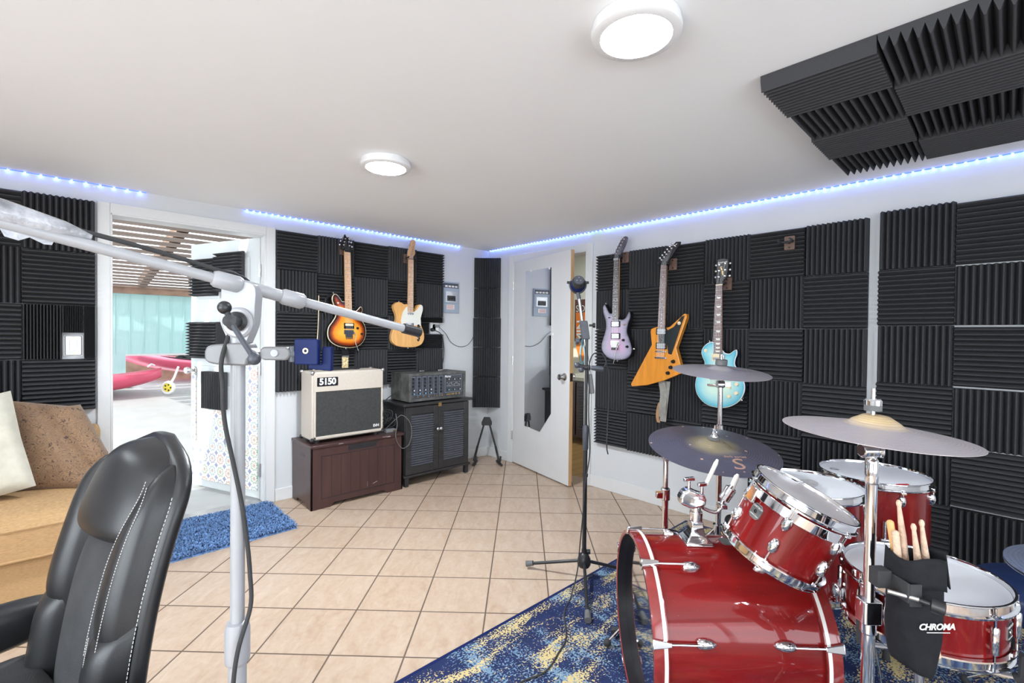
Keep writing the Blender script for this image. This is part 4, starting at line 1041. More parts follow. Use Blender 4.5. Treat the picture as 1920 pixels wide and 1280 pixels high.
def guitar(label, mw, d, top, side, fb, headm, neckm, straight=False, inlay='dot', dome=0.0, bind=None, nfr=22, tuners=(), k=4, strings_to=None):
    t = thing('electric_guitar', label, 'guitar', mw, 'electric guitars on the walls')
    P = d['body'] if straight else smooth_poly(d['body'], k)
    bo = obj('body', MB().prism(P, -0.044, 0.0), bind or side, t, bev=0.005, segs=3)
    if bind: obj('body_back', MB().prism(poly_inset(P, -0.0006), -0.0445, -0.006), side, bo, bev=0.003)
    obj('body_top', body_cap(poly_inset(P, 0.0045), 0.0004, P, dome=dome), top, t)
    q = d['neck']; (a, b_, c_, e) = q
    obj('neck', MB().prism([(a[0] + .002, a[1]), (b_[0] - .002, b_[1]), (c_[0] - .004, c_[1] + 0.02), (e[0] + .004, e[1] + 0.02)], -0.018, 0.0012), neckm, t, bev=0.007, segs=3)
    f = obj('fretboard', MB().prism(list(q), 0.0012, 0.0075), fb, t, bev=0.001)
    L_ = abs((c_[1] + e[1]) / 2); S_ = L_ / 0.725
    def lerp(v):
        w = -v / L_
        return (a[0] + (e[0] - a[0]) * w, b_[0] + (c_[0] - b_[0]) * w)
    ins = []
    pos = [-S_ * (1 - 2 ** (-i / 12)) for i in range(nfr + 1)]
    for i in range(1, nfr + 1):
        l_, r_ = lerp(pos[i]); obj('fret', MB().box(l_, r_, pos[i] - 0.0009, pos[i] + 0.0009, 0.0075, 0.0084), 'string', f)
    for i in (3, 5, 7, 9, 12, 15, 17, 19, 21):
        if i > nfr: continue
        y = (pos[i] + pos[i - 1]) / 2; l_, r_ = lerp(y); m_ = (l_ + r_) / 2; w = r_ - l_
        if inlay == 'trap': ins.append(MB().prism([(l_ + w * .2, y + 0.006), (r_ - w * .2, y + 0.006), (r_ - w * .32, y - 0.006), (l_ + w * .32, y - 0.006)], 0.0075, 0.0078))
        else:
            for x in ([m_] if i != 12 else [m_ - w * .27, m_ + w * .27]): ins.append(MB().lathe([(0, 0.0075), (0.0032, 0.0075), (0.0032, 0.0079), (0, 0.0079)], 10, at(x, y, 0)))
    for q_ in ins: obj('inlay', q_, 'pearl' if inlay != 'dark' else 'black', f)
    obj('nut', MB().box(a[0], b_[0], -0.002, 0.004, 0.0, 0.0095), 'cream2' if inlay == 'trap' else 'black', t)
    h = obj('headstock', MB().prism(smooth_poly(d['head'], 3) if not straight else d['head'], -0.017, -0.002), headm, t, bev=0.002)
    for (x, y, sx, sy) in tuners:
        tn = obj('tuner', MB().lathe([(0, -0.002), (0.0055, -0.002), (0.0055, 0.001), (0.003, 0.002), (0.003, 0.009), (0, 0.009)], 12), 'knobm', t, at(x, y, 0))
        obj('tuner_button', MB().cyl((0, 0, -0.012), (sx * 0.016, sy * 0.016, -0.012), 0.003).ball((sx * 0.026, sy * 0.026, -0.012), 0.009, 10, (1.0, 1.0, 0.6)), 'knobm', tn)
    if strings_to:
        s_ = MB()
        for i in range(6):
            w = (i - 2.5) / 5
            s_.tube([(w * 0.036 + (a[0] + b_[0]) / 2, 0.0, 0.0098), (w * 0.052 + strings_to[0], strings_to[1], 0.0125)], 0.0006, 5)
            if tuners:
                tx = tuners[i % len(tuners)]; s_.tube([(w * 0.036 + (a[0] + b_[0]) / 2, 0.001, 0.0098), (tx[0], tx[1], 0.004)], 0.0005, 5)
        obj('strings', s_, 'string', t)
    return t
def humbucker(t, x, y, ring, c1, c2=None, w=0.074, h=0.037, dz=0.0):
    p_ = obj('pickup', MB().prism(rrect(w + .012, h + .010, 0.004), 0.0005 + dz, 0.004 + dz, at(x, y, 0)), ring, t)
    for s_, cc in ((1, c1), (-1, c2 or c1)):
        bb = obj('coil', MB().prism(rrect(w - 0.006, h / 2 - 0.001, 0.006), 0.004 + dz, 0.0085 + dz, at(x, y + s_ * h / 4, 0)), cc, p_)
    dots = MB()
    for i in range(6): dots.lathe([(0, 0.0085), (0.0024, 0.0085), (0.0024, 0.0092), (0, 0.0092)], 8, at(x + (i - 2.5) * 0.0102, y - h / 4, dz))
    obj('pole_dots', dots, 'string', p_)
def gknob(t, x, y, m, r=0.0095, h=0.015):
    obj('control_knob', MB().lathe([(0, 0), (r * 1.15, 0), (r * 1.1, 0.004), (r, 0.006), (r * 0.92, h), (0, h)], 18), m, t, at(x, y, 0.001))
def sbutton(t, x, y, dx, dy):
    obj('strap_button', MB().lathe([(0, 0), (0.007, 0), (0.004, 0.003), (0.004, 0.008), (0.008, 0.010), (0.006, 0.013), (0, 0.013)], 14), 'knobm', t, axis_m((x, y, -0.022), (dx, dy, 0)))
def floyd(t, x, y, m='steel'):
    br = obj('tremolo_bridge', MB().prism(rrect(0.082, 0.036, 0.004), 0.001, 0.007, at(x, y, 0)), m, t)
    b = MB()
    for i in range(6): b.box(x - 0.030 + i * 0.0105, x - 0.022 + i * 0.0105, y - 0.040, y + 0.012, 0.007, 0.014)
    obj('saddles', b, m, br)
    b = MB()
    for i in range(6): b.cyl((x - 0.026 + i * 0.0105, y - 0.034, 0.012), (x - 0.026 + i * 0.0105, y - 0.056, 0.014), 0.0032, 8)
    obj('fine_tuner_screws', b, 'black', br)
def M_back(o): return basis((o[0], 3.735, o[1]), V((1, 0, 0)), V((0, 0, 1)), V((0, -1, 0)))
def M_right(o): return basis((3.175, -o[0], o[1]), V((0, -1, 0)), V((0, 0, 1)), V((-1, 0, 0)))
# outlines in metres, origin at the nut: u to the right, v up
SUNB = dict(o=(1.674, 1.977), body=[(-0.017, -0.422), (-0.037, -0.419), (-0.059, -0.39), (-0.081, -0.367), (-0.102, -0.362), (-0.119, -0.382), (-0.123, -0.411), (-0.114, -0.44), (-0.097, -0.489), (-0.094, -0.539), (-0.118, -0.582), (-0.147, -0.624), (-0.158, -0.67), (-0.151, -0.72), (-0.121, -0.757), (-0.074, -0.783), (-0.013, -0.796), (0.049, -0.797), (0.103, -0.784), (0.144, -0.75), (0.167, -0.697), (0.167, -0.635), (0.143, -0.583), (0.106, -0.55), (0.1, -0.532), (0.12, -0.514), (0.134, -0.492), (0.133, -0.466), (0.118, -0.454), (0.092, -0.481), (0.07, -0.495), (0.041, -0.492)], neck=[(-0.025, -0.003), (0.025, 0.003), (0.041, -0.492), (-0.017, -0.49)], head=[(-0.025, -0.003), (-0.048, 0.011), (-0.046, 0.053), (-0.031, 0.089), (-0.018, 0.129), (-0.002, 0.106), (0.019, 0.111), (0.015, 0.087), (0.035, 0.047), (0.026, 0.02), (0.025, 0.003)])
BLON = dict(o=(2.27, 1.974), body=[(-0.031, -0.408), (-0.061, -0.41), (-0.095, -0.394), (-0.133, -0.396), (-0.166, -0.424), (-0.163, -0.457), (-0.141, -0.511), (-0.141, -0.562), (-0.178, -0.656), (-0.187, -0.715), (-0.173, -0.757), (-0.12, -0.787), (-0.033, -0.796), (0.057, -0.793), (0.123, -0.767), (0.15, -0.714), (0.142, -0.652), (0.116, -0.59), (0.11, -0.529), (0.13, -0.466), (0.133, -0.422), (0.109, -0.403), (0.079, -0.411), (0.059, -0.447), (0.029, -0.47)], neck=[(-0.025, -0.003), (0.025, 0.003), (0.027, -0.475), (-0.031, -0.477)], head=[(-0.025, -0.003), (-0.03, 0.031), (-0.025, 0.07), (-0.006, 0.124), (0.008, 0.17), (0.033, 0.18), (0.052, 0.163), (0.041, 0.113), (0.047, 0.058), (0.028, 0.025), (0.025, 0.003)], guard=[(-0.031, -0.425), (-0.07, -0.466), (-0.089, -0.518), (-0.088, -0.595), (0.065, -0.596), (0.109, -0.599), (0.106, -0.529), (0.128, -0.457), (0.123, -0.413), (0.099, -0.41), (0.069, -0.451), (0.029, -0.475), (-0.031, -0.477)])
PURP = dict(o=(-2.151, 1.916), body=[(-0.034, -0.437), (-0.06, -0.432), (-0.086, -0.396), (-0.108, -0.36), (-0.129, -0.382), (-0.123, -0.435), (-0.101, -0.497), (-0.1, -0.567), (-0.13, -0.655), (-0.14, -0.708), (-0.123, -0.752), (-0.075, -0.794), (-0.013, -0.809), (0.048, -0.808), (0.107, -0.791), (0.14, -0.76), (0.149, -0.709), (0.124, -0.634), (0.104, -0.584), (0.112, -0.525), (0.131, -0.475), (0.13, -0.437), (0.116, -0.424), (0.097, -0.457), (0.073, -0.482), (0.031, -0.481)], neck=[(-0.023, 0.003), (0.023, -0.003), (0.025, -0.494), (-0.033, -0.493)], head=[(-0.023, 0.003), (-0.028, 0.016), (-0.016, 0.053), (0.023, 0.121), (0.058, 0.159), (0.082, 0.161), (0.092, 0.141), (0.064, 0.078), (0.035, 0.03), (0.027, 0.01), (0.023, -0.003)])
AMBR = dict(o=(-1.744, 1.82), body=[(-0.04, -0.446), (-0.098, -0.465), (-0.103, -0.486), (-0.091, -0.584), (-0.267, -0.893), (-0.255, -0.909), (-0.128, -0.889), (0.014, -0.842), (0.143, -0.782), (0.152, -0.76), (0.103, -0.602), (0.179, -0.384), (0.176, -0.36), (0.16, -0.357), (0.052, -0.45), (0.018, -0.459)], neck=[(-0.022, 0.002), (0.022, -0.002), (0.018, -0.463), (-0.04, -0.463)], head=[(-0.022, 0.002), (-0.035, 0.029), (-0.02, 0.06), (0.057, 0.132), (0.09, 0.159), (0.122, 0.155), (0.119, 0.137), (0.063, 0.064), (0.03, 0.022), (0.022, -0.002)], guard=[(0.165, -0.371), (0.141, -0.379), (0.086, -0.45), (0.033, -0.477), (0.033, -0.504), (-0.036, -0.509), (-0.032, -0.566), (0.034, -0.572), (0.045, -0.645), (0.07, -0.651), (0.151, -0.41)])
TEAL = dict(o=(-1.339, 1.647), body=[(-0.03, -0.385), (-0.063, -0.384), (-0.098, -0.409), (-0.117, -0.445), (-0.11, -0.484), (-0.093, -0.528), (-0.118, -0.574), (-0.149, -0.629), (-0.157, -0.693), (-0.138, -0.754), (-0.087, -0.802), (-0.025, -0.821), (0.052, -0.816), (0.118, -0.783), (0.158, -0.733), (0.173, -0.673), (0.16, -0.615), (0.127, -0.559), (0.108, -0.526), (0.11, -0.492), (0.121, -0.458), (0.117, -0.429), (0.096, -0.438), (0.072, -0.456), (0.042, -0.452), (0.028, -0.436)], neck=[(-0.022, 0.002), (0.022, -0.002), (0.028, -0.462), (-0.03, -0.464)], head=[(-0.022, 0.002), (-0.028, 0.045), (-0.02, 0.075), (-0.019, 0.157), (-0.002, 0.173), (0.036, 0.173), (0.055, 0.154), (0.047, 0.069), (0.039, 0.04), (0.024, 0.028), (0.022, -0.002)])
# sunburst
t = guitar('sunburst electric guitar with cream binding hanging above the ivory amplifier', M_back(SUNB['o']), SUNB, 'sunb', 'bodydark', 'maple', 'bodydark', 'maple', inlay='dark', dome=0.004, bind='cream2',
           tuners=[(-0.028, 0.040, -1, 0), (-0.022, 0.065, -1, 0.2), (-0.014, 0.092, -1, 0.3), (0.016, 0.100, 1, 0.1), (0.014, 0.070, 1, 0), (0.022, 0.040, 1, -0.2)], strings_to=(0.017, -0.668))
obj('locking_nut', MB().box(-0.024, 0.026, -0.016, -0.001, 0.0075, 0.014), 'bodydark', t)
humbucker(t, 0.017, -0.617, 'bodydark', 'cream2', 'bodydark', dz=0.004); humbucker(t, 0.012, -0.522, 'bodydark', 'cream2', 'bodydark', dz=0.004)
floyd(t, 0.017, -0.668, 'panelk')
gknob(t, 0.090, -0.635, 'bodydark'); gknob(t, 0.127, -0.682, 'bodydark')
obj('selector_knob', MB().ball((-0.078, -0.435, 0.010), 0.008, 12), 'cream2', t)
obj('tremolo_arm', MB().tube(spline([(0.052, -0.66, 0.014), (0.062, -0.69, 0.03), (0.058, -0.75, 0.035), (0.085, -0.82, 0.035)], 6), 0.003, 8), 'chrome', t)
sbutton(t, 0.004, -0.796, 0, -1); sbutton(t, -0.102, -0.36, -0.3, 1)
# its strap
s_ = thing('guitar_strap', 'patterned guitar strap hanging from the sunburst guitar behind the amplifier', 'strap', M_back((SUNB['o'][0] + 0.004, SUNB['o'][1] - 0.80)))
obj('leather_tab', MB().box(-0.028, 0.028, -0.065, 0.012, -0.034, -0.031), 'bodydark', s_, bev=0.001)
obj('webbing', MB().box(-0.027, 0.027, -0.31, -0.06, -0.037, -0.034), 'strapo', s_)
obj('buckle', MB().box(-0.03, 0.03, -0.072, -0.062, -0.034, -0.029), 'steel', s_)
s2 = obj('shoulder_loop', MB().tube(spline([(-0.105, 0.435, -0.036), (-0.15, 0.40, -0.05), (-0.16, 0.33, -0.055), (-0.15, 0.26, -0.058)], 6), 0.012, 8), 'bodydark', s_)
# butterscotch
t = guitar('butterscotch electric guitar with white pickguard and maple neck', M_back(BLON['o']), BLON, 'blond', 'blond', 'maple', 'maple', 'maple', inlay='dark', nfr=21,
           tuners=[(0.018 + 0.004 * i - 0.014, 0.048 + 0.021 * i, -1, 0.25) for i in range(6)], strings_to=(-0.01, -0.63))
obj('pickguard', MB().prism(smooth_poly(BLON['guard'], 2), 0.0005, 0.0028), 'pickgw', t)
obj('pickup', MB().prism(rrect(0.062, 0.018, 0.008), 0.0028, 0.0065, at(-0.004, -0.492, 0)), 'chrome', t)
br = obj('bridge_plate', MB().box(-0.052, 0.034, -0.675, -0.575, 0.0006, 0.003), 'chrome', t, bev=0.001)
obj('pickup', MB().prism(rrect(0.066, 0.020, 0.008), 0.003, 0.007, at(-0.009, -0.602, 0) @ Matrix.Rotation(rad(12), 4, 'Z')), 'bodydark', t)
b = MB()
for i in range(3): b.cyl((-0.044 + i * 0.024, -0.64, 0.008), (-0.024 + i * 0.024, -0.64, 0.008), 0.0045, 10)
obj('saddles', b, 'gold', br)
obj('control_plate', MB().prism(rrect(0.026, 0.155, 0.012), 0.0006, 0.003, at(0.084, -0.664, 0)), 'chrome', t)
gknob(t, 0.084, -0.665, 'chrome'); gknob(t, 0.084, -0.715, 'chrome')
obj('selector_switch', MB().cyl((0.084, -0.61, 0.003), (0.087, -0.605, 0.018), 0.0025, 8).ball((0.0875, -0.604, 0.02), 0.005, 8), 'bodydark', t)
sbutton(t, -0.01, -0.796, 0, -1); sbutton(t, -0.105, -0.394, 0, 1)
# purple
t = guitar('purple fade electric guitar with slanted matching headstock nearest the inner door', M_right(PURP['o']), PURP, 'purb', 'bodydark', 'ebony', 'purb', 'maple',
           tuners=[(-0.006 + 0.014 * i, 0.035 + 0.0215 * i, -0.8, 0.6) for i in range(6)], strings_to=(-0.003, -0.668))
obj('locking_nut', MB().box(-0.022, 0.022, -0.016, -0.001, 0.0075, 0.014), 'steel', t)
humbucker(t, -0.002, -0.522, 'bodydark', 'knobm'); humbucker(t, -0.0, -0.617, 'bodydark', 'knobm')
floyd(t, -0.003, -0.672, 'knobm')
gknob(t, 0.073, -0.648, 'bodydark'); gknob(t, 0.108, -0.699, 'bodydark')
obj('selector_knob', MB().ball((0.078, -0.525, 0.008), 0.0085, 12), 'copperi', t)
obj('bee_switch', MB().ball((-0.062, -0.470, 0.004), 0.008, 10, (1.4, 0.6, 0.5)), 'bodydark', t)
text('lettering', '5150', 0.034, basis((-0.002, -0.762, 0.0008), V((1, 0, 0)), V((0, 1, 0)), V((0, 0, 1))), 'ebox', t, sp=1.25)
obj('tremolo_arm', MB().tube(spline([(0.036, -0.665, 0.014), (0.030, -0.70, 0.03), (0.022, -0.77, 0.035), (0.005, -0.835, 0.035)], 6), 0.003, 8), 'chrome', t)
obj('output_jack', MB().prism(rrect(0.022, 0.03, 0.004), 0, 0.003).lathe([(0.004, 0.003), (0.007, 0.003), (0.006, 0.008), (0.004, 0.008)], 12), 'chrome', t, axis_m((0.150, -0.715, -0.022), (1, -0.1, 0)))
sbutton(t, 0.004, -0.808, 0, -1); sbutton(t, -0.112, -0.362, -0.2, 1)
# amber angular
t = guitar('amber angular electric guitar with black pickguard and black curved headstock', M_right(AMBR['o']), AMBR, 'amber', 'amber', 'rose', 'bodydark', 'strapt', straight=True,
           tuners=[(-0.020 + 0.019 * i, 0.040 + 0.019 * i, -0.75, 0.65) for i in range(6)], strings_to=(-0.014, -0.679))
obj('pickguard', MB().prism(AMBR['guard'], 0.0006, 0.0032), 'pickgb', t)
humbucker(t, -0.009, -0.484, 'bodydark', 'steel', dz=0.0026); humbucker(t, -0.010, -0.590, 'bodydark', 'steel', dz=0.001)
obj('bridge', MB().box(-0.055, 0.030, -0.638, -0.626, 0.001, 0.012), 'chrome', t, bev=0.003)
obj('stop_tailpiece', MB().box(-0.060, 0.034, -0.685, -0.670, 0.001, 0.013), 'chrome', t, bev=0.004)
for x, y in ((0.085, -0.700), (0.066, -0.743), (0.045, -0.785)): gknob(t, x, y, 'bodydark', 0.012, 0.017)
obj('selector_knob', MB().lathe([(0, 0.003), (0.013, 0.003), (0.012, 0.006), (0.006, 0.008), (0.005, 0.016), (0, 0.018)], 16), 'cream2', t, at(0.125, -0.425, 0))
text('headstock_logo', 'L', 0.035, basis((0.088, 0.135, -0.0015), V((0.8, -0.6, 0)), V((0.6, 0.8, 0)), V((0, 0, 1))), 'label', t, shear=0.3)
sbutton(t, -0.021, -0.853, -0.1, -1)
s_ = thing('guitar_strap', 'grey webbing strap with tan back hanging under the amber guitar', 'strap', M_right((AMBR['o'][0] - 0.021, AMBR['o'][1] - 0.862)))
obj('webbing', grid_surf(lambda u, v: (-0.026 + 0.055 * u + 0.012 * sin(3 * v), -0.27 * v + 0.014, -0.030 + 0.006 * cos(9 * v)), 3, 14), 'strapg', s_)
obj('webbing', grid_surf(lambda u, v: (0.015 + 0.050 * u - 0.03 * v, -0.30 * v + 0.012, -0.036), 3, 10), 'strapg', s_)
obj('leather_backing', grid_surf(lambda u, v: (-0.028 + 0.026 * u - 0.02 * sin(2.6 * v), -0.15 - 0.15 * v, -0.037), 3, 10), 'strapt', s_)
# teal
t = guitar('sea blue single cutaway electric guitar behind the upper crash cymbal', M_right(TEAL['o']), TEAL, 'tealb', 'navy', 'rose', 'bodydark', 'navy', inlay='trap', dome=0.006, bind='pickgw',
           tuners=[(-0.006, 0.055, -1, 0), (-0.004, 0.095, -1, 0), (-0.003, 0.135, -1, 0), (0.036, 0.140, 1, 0), (0.036, 0.098, 1, 0), (0.034, 0.058, 1, 0)], strings_to=(-0.018, -0.672))
humbucker(t, 0.002, -0.484, 'cream2', 'cream2', 'steel', dz=0.006); humbucker(t, -0.004, -0.585, 'cream2', 'cream2', 'steel', dz=0.006)
obj('bridge', MB().box(-0.052, 0.030, -0.634, -0.622, 0.006, 0.018), 'knobm', t, bev=0.003)
obj('stop_tailpiece', MB().box(-0.066, 0.030, -0.680, -0.664, 0.006, 0.018), 'knobm', t, bev=0.004)
for x, y in ((0.079, -0.675), (0.126, -0.652), (0.079, -0.735), (0.124, -0.711)): gknob(t, x, y, 'cream2', 0.012, 0.018)
obj('selector_switch', MB().lathe([(0, 0.005), (0.012, 0.005), (0.012, 0.007), (0, 0.007)], 16, at(-0.084, -0.441, 0)).cyl((-0.084, -0.441, 0.006), (-0.074, -0.441, 0.02), 0.003, 8).ball((-0.072, -0.441, 0.022), 0.005, 10), 'cream2', t)
text('headstock_logo', 'Epiphone', 0.016, basis((0.016, 0.150, -0.0014), V((1, 0.05, 0)), V((-0.05, 1, 0)), V((0, 0, 1))), 'label', t, shear=0.25)
text('signature', 'Les Paul', 0.018, basis((0.015, 0.095, -0.0014), V((0.25, -0.97, 0)), V((0.97, 0.25, 0)), V((0, 0, 1))), 'gold', t, shear=0.3)
sbutton(t, 0.01, -0.82, 0, -1); sbutton(t, -0.068, -0.384, -0.1, 1)
obj('output_jack', MB().prism(rrect(0.03, 0.03, 0.004), 0, 0.003).lathe([(0.004, 0.003), (0.007, 0.003), (0.006, 0.008), (0.004, 0.008)], 12), 'chrome', t, axis_m((0.145, -0.755, -0.022), (0.8, -0.55, 0)))

# hangers
def hanger(mw, label, depth, x=0.0):
    """local: u right, v up, n out of the foam; forks reach depth metres"""
    t = thing('guitar_hanger', label, 'guitar hanger', mw, 'guitar hangers on the walls')
    obj('wood_block', MB().prism(rrect(0.058, 0.085, 0.006), 0.0, 0.016), 'hangw', t, bev=0.002)
    for y in (-0.028, 0.028): obj('screw', MB().lathe([(0, 0.016), (0.006, 0.016), (0.005, 0.019), (0, 0.019)], 12), 'black', t, at(0, y, 0))
    obj('arm', MB().cyl((x, 0, 0.016), (x, 0, depth - 0.03), 0.007), 'black', t)
    for s_ in (-1, 1):
        obj('fork', MB().tube(spline([(x, 0, depth - 0.032), (x + s_ * 0.025, 0, depth - 0.03), (x + s_ * 0.036, 0, depth - 0.015), (x + s_ * 0.036, 0, depth + 0.014), (x + s_ * 0.036, 0.008, depth + 0.022)], 5), 0.007, 10), 'rubber', t)
    return t
foam_n = 0.0525
def hb_(o, lab, dx=0.0): hanger(basis((o[0] + dx, YC - foam_n, o[1] + 0.012), V((1, 0, 0)), V((0, 0, 1)), V((0, -1, 0))), lab, 3.874 - foam_n - 3.735 - 0.005 + 0.008, -dx)
def hr_(o, lab, dx=0.0): hanger(basis((XC - foam_n, -o[0] - dx, o[1] + 0.012), V((0, -1, 0)), V((0, 0, 1)), V((-1, 0, 0))), lab, XC - foam_n - 3.175 + 0.003, -dx)
hb_(SUNB['o'], 'wooden wall hanger holding the sunburst guitar')
hb_(BLON['o'], 'wooden wall hanger holding the butterscotch guitar')
hr_(PURP['o'], 'wooden wall hanger holding the purple guitar', 0.03)
hr_(AMBR['o'], 'wooden wall hanger holding the amber angular guitar', 0.03)
hr_(TEAL['o'], 'wooden wall hanger holding the sea blue guitar', 0.02)
hanger(basis((XC - foam_n, 0.945, 1.885), V((0, -1, 0)), V((0, 0, 1)), V((-1, 0, 0))), 'empty wooden wall hanger high on the foam right of the sea blue guitar', 0.085)

# ------------------------------------------------------------------ sofa and cushions
t = thing('sofa', 'tan upholstered sofa against the wall left of the patio door', 'sofa', at(-0.95, 3.40, 0))
X1 = 1.095
obj('sofa_base', MB().box(-1.15, X1, -0.40, 0.44, 0.05, 0.285), 'sofa', t, bev=0.03, segs=4)
obj('sofa_back', MB().box(-1.15, X1 + 0.005, 0.27, 0.455, 0.05, 0.735), 'sofa', t, bev=0.025, segs=4)
def cushion(x0, x1):
    b = MB()
    n = 22
    def f(u, v):
        return None
    w, d, h0, h1 = x1 - x0, 0.70, 0.276, 0.463
    cx, cy = (x0 + x1) / 2, -0.085
    for sgn in (1, -1):
        def f(u, v):
            x, y = 2 * u - 1, 2 * v - 1
            k = (max(0, 1 - abs(x) ** 7) * max(0, 1 - abs(y) ** 7)) ** 0.45
            crown = 0.03 * (1 - x * x) * (1 - y * y)
            return (cx + x * w / 2, cy + y * d / 2, (h0 + h1) / 2 + sgn * ((h1 - h0) / 2 * (0.72 + 0.28 * k) + (crown if sgn > 0 else 0)) - 0.012 * (y < -0.9))
        g = grid_surf(f, n, n); b.add(g.v, g.f if sgn > 0 else [q[::-1] for q in g.f])
    # side band joins the two faces
    ring = [(cx + x * w / 2, cy + y * d / 2) for x, y in [(-1 + 2 * i / (n - 1), -1) for i in range(n)] + [(1, -1 + 2 * i / (n - 1)) for i in range(1, n)] + [(1 - 2 * i / (n - 1), 1) for i in range(1, n)] + [(-1, 1 - 2 * i / (n - 1)) for i in range(1, n - 1)]]
    k = len(ring); zt, zb_ = (h0 + h1) / 2 + 0.72 * (h1 - h0) / 2, (h0 + h1) / 2 - 0.72 * (h1 - h0) / 2
    b.add([(x, y, zb_ - 0.012 * (y < cy - 0.9 * d / 2)) for x, y in ring] + [(x, y, zt - 0.012 * (y < cy - 0.9 * d / 2)) for x, y in ring], [(i, (i + 1) % k, k + (i + 1) % k, k + i) for i in range(k)])
    cu = obj('seat_cushion', b, 'sofa', t, sharp=60)
    p = MB()
    for z in (zt, zb_):
        pts = [(x, y, z - 0.012 * (y < cy - 0.9 * d / 2)) for x, y in ring]
        p.tube(pts + [pts[0]], 0.006, 6)
    obj('piping', p, 'sofa', cu)
cushion(-0.02, X1 - 0.015); cushion(-1.14, -0.03)
for x in (-1.05, 1.0):
    for y in (-0.33, 0.38): obj('foot', MB().box(x - .03, x + .03, y - .03, y + .03, 0, 0.06), 'chest', t)

def tilt(p, ax_w, up): 
    """pillow standing: width along ax_w, height along up"""
    x = V(ax_w).normalized(); y = V(up).normalized(); y = (y - x * x.dot(y)).normalized()
    return basis(p, x, y, x.cross(y))
pb = pad(0.47, 0.47, 0.20, 0.30, 26, 0.10, 4)
for q in pb.v:                      # slumped: the top edge has sunk towards the left
    if q.x > 0: q.x -= 0.16 * max(0, q.y / 0.235 + 0.15) * (q.x / 0.235)
    q.z += 0.03 * math.exp(-((q.x + q.y * 0.8 - 0.05) / 0.03) ** 2) * (-1 if q.z > 0 else 0)
t = obj('throw_pillow', pb, 'paisley', None, tilt((-0.035, 3.51, 0.678), (0.97, -0.18, -0.14), (0.10, 0.42, 1)), sharp=70)
tag(t, 'brown paisley throw pillow slumped on the sofa beside the patio door frame', 'cushion', 'pillows on the sofa')
pc = pad(0.50, 0.50, 0.17, 0.30, 26, 0.06, 9)
t = obj('throw_pillow', pc, 'cream', None, tilt((-0.395, 3.36, 0.712), (0.95, -0.05, 0.22), (-0.18, 0.42, 1)), sharp=70)
tag(t, 'cream brocade throw pillow leaning in front of the brown pillow on the sofa', 'cushion', 'pillows on the sofa')

# ------------------------------------------------------------------ floor mats
def tuft_mat(mw, poly, n, label):
    t = thing('shag_mat', label, 'mat', mw)
    obj('mat_backing', MB().prism(poly, 0.0, 0.008), 'shag', t)
    rr = random.Random(5); b = MB()
    xs = [p[0] for p in poly]; ys = [p[1] for p in poly]
    vs_, fs = [], []
    while n > 0:
        x, y = rr.uniform(min(xs), max(xs)), rr.uniform(min(ys), max(ys))
        if not inside((x, y), poly): continue
        n -= 1; a = rr.uniform(0, 2 * pi); l_ = rr.uniform(0.016, 0.030); w = 0.0045; k = len(vs_)
        dx, dy = cos(a), sin(a); h = rr.uniform(0.014, 0.026)
        vs_ += [(x - dy * w, y + dx * w, 0.006), (x + dy * w, y - dx * w, 0.006), (x + dy * w * .8 + dx * l_ * .5, y - dx * w * .8 + dy * l_ * .5, 0.006 + h), (x - dy * w * .8 + dx * l_ * .5, y + dx * w * .8 + dy * l_ * .5, 0.006 + h), (x + dx * l_, y + dy * l_, 0.004 + h * .8)]
        fs += [(k, k + 1, k + 2, k + 3), (k + 3, k + 2, k + 4)]
    tag(obj('shag_pile', b.add(vs_, fs), 'shag', t, sharp=180), kind='stuff')
tuft_mat(at(0.72, 3.53, 0), [(-0.62, -0.325), (0.395, -0.295), (0.40, 0.31), (-0.62, 0.31)], 15000, 'blue shag door mat on the tiles inside the patio door')
rug = thing('area_rug', 'navy rug with yellow and pale blue flecks under the drum kit', 'rug', at(1.9, 0.3, 0))
obj('rug_pile', MB().box(-1.45, 1.256, -1.7, 1.232, 0.0, 0.009), 'rug', rug, bev=0.003)
obj('rug_binding', MB().box(-1.45, 1.256, 1.232, 1.246, 0, 0.008).box(-1.45, 1.256, -1.714, -1.7, 0, 0.008).box(1.256, 1.27, -1.714, 1.246, 0, 0.008).box(-1.464, -1.45, -1.714, 1.246, 0, 0.008), 'bluepl', rug)
tag(obj('plectrum', MB().prism([(0, 0.014), (-0.011, 0.006), (-0.004, -0.014), (0.004, -0.014), (0.011, 0.006)], 0, 0.0015), 'redtag', None, at(1.33, 1.06, 0.0095, 0.6)), 'small red plastic chip lying on the navy rug by the bass drum', 'plectrum')

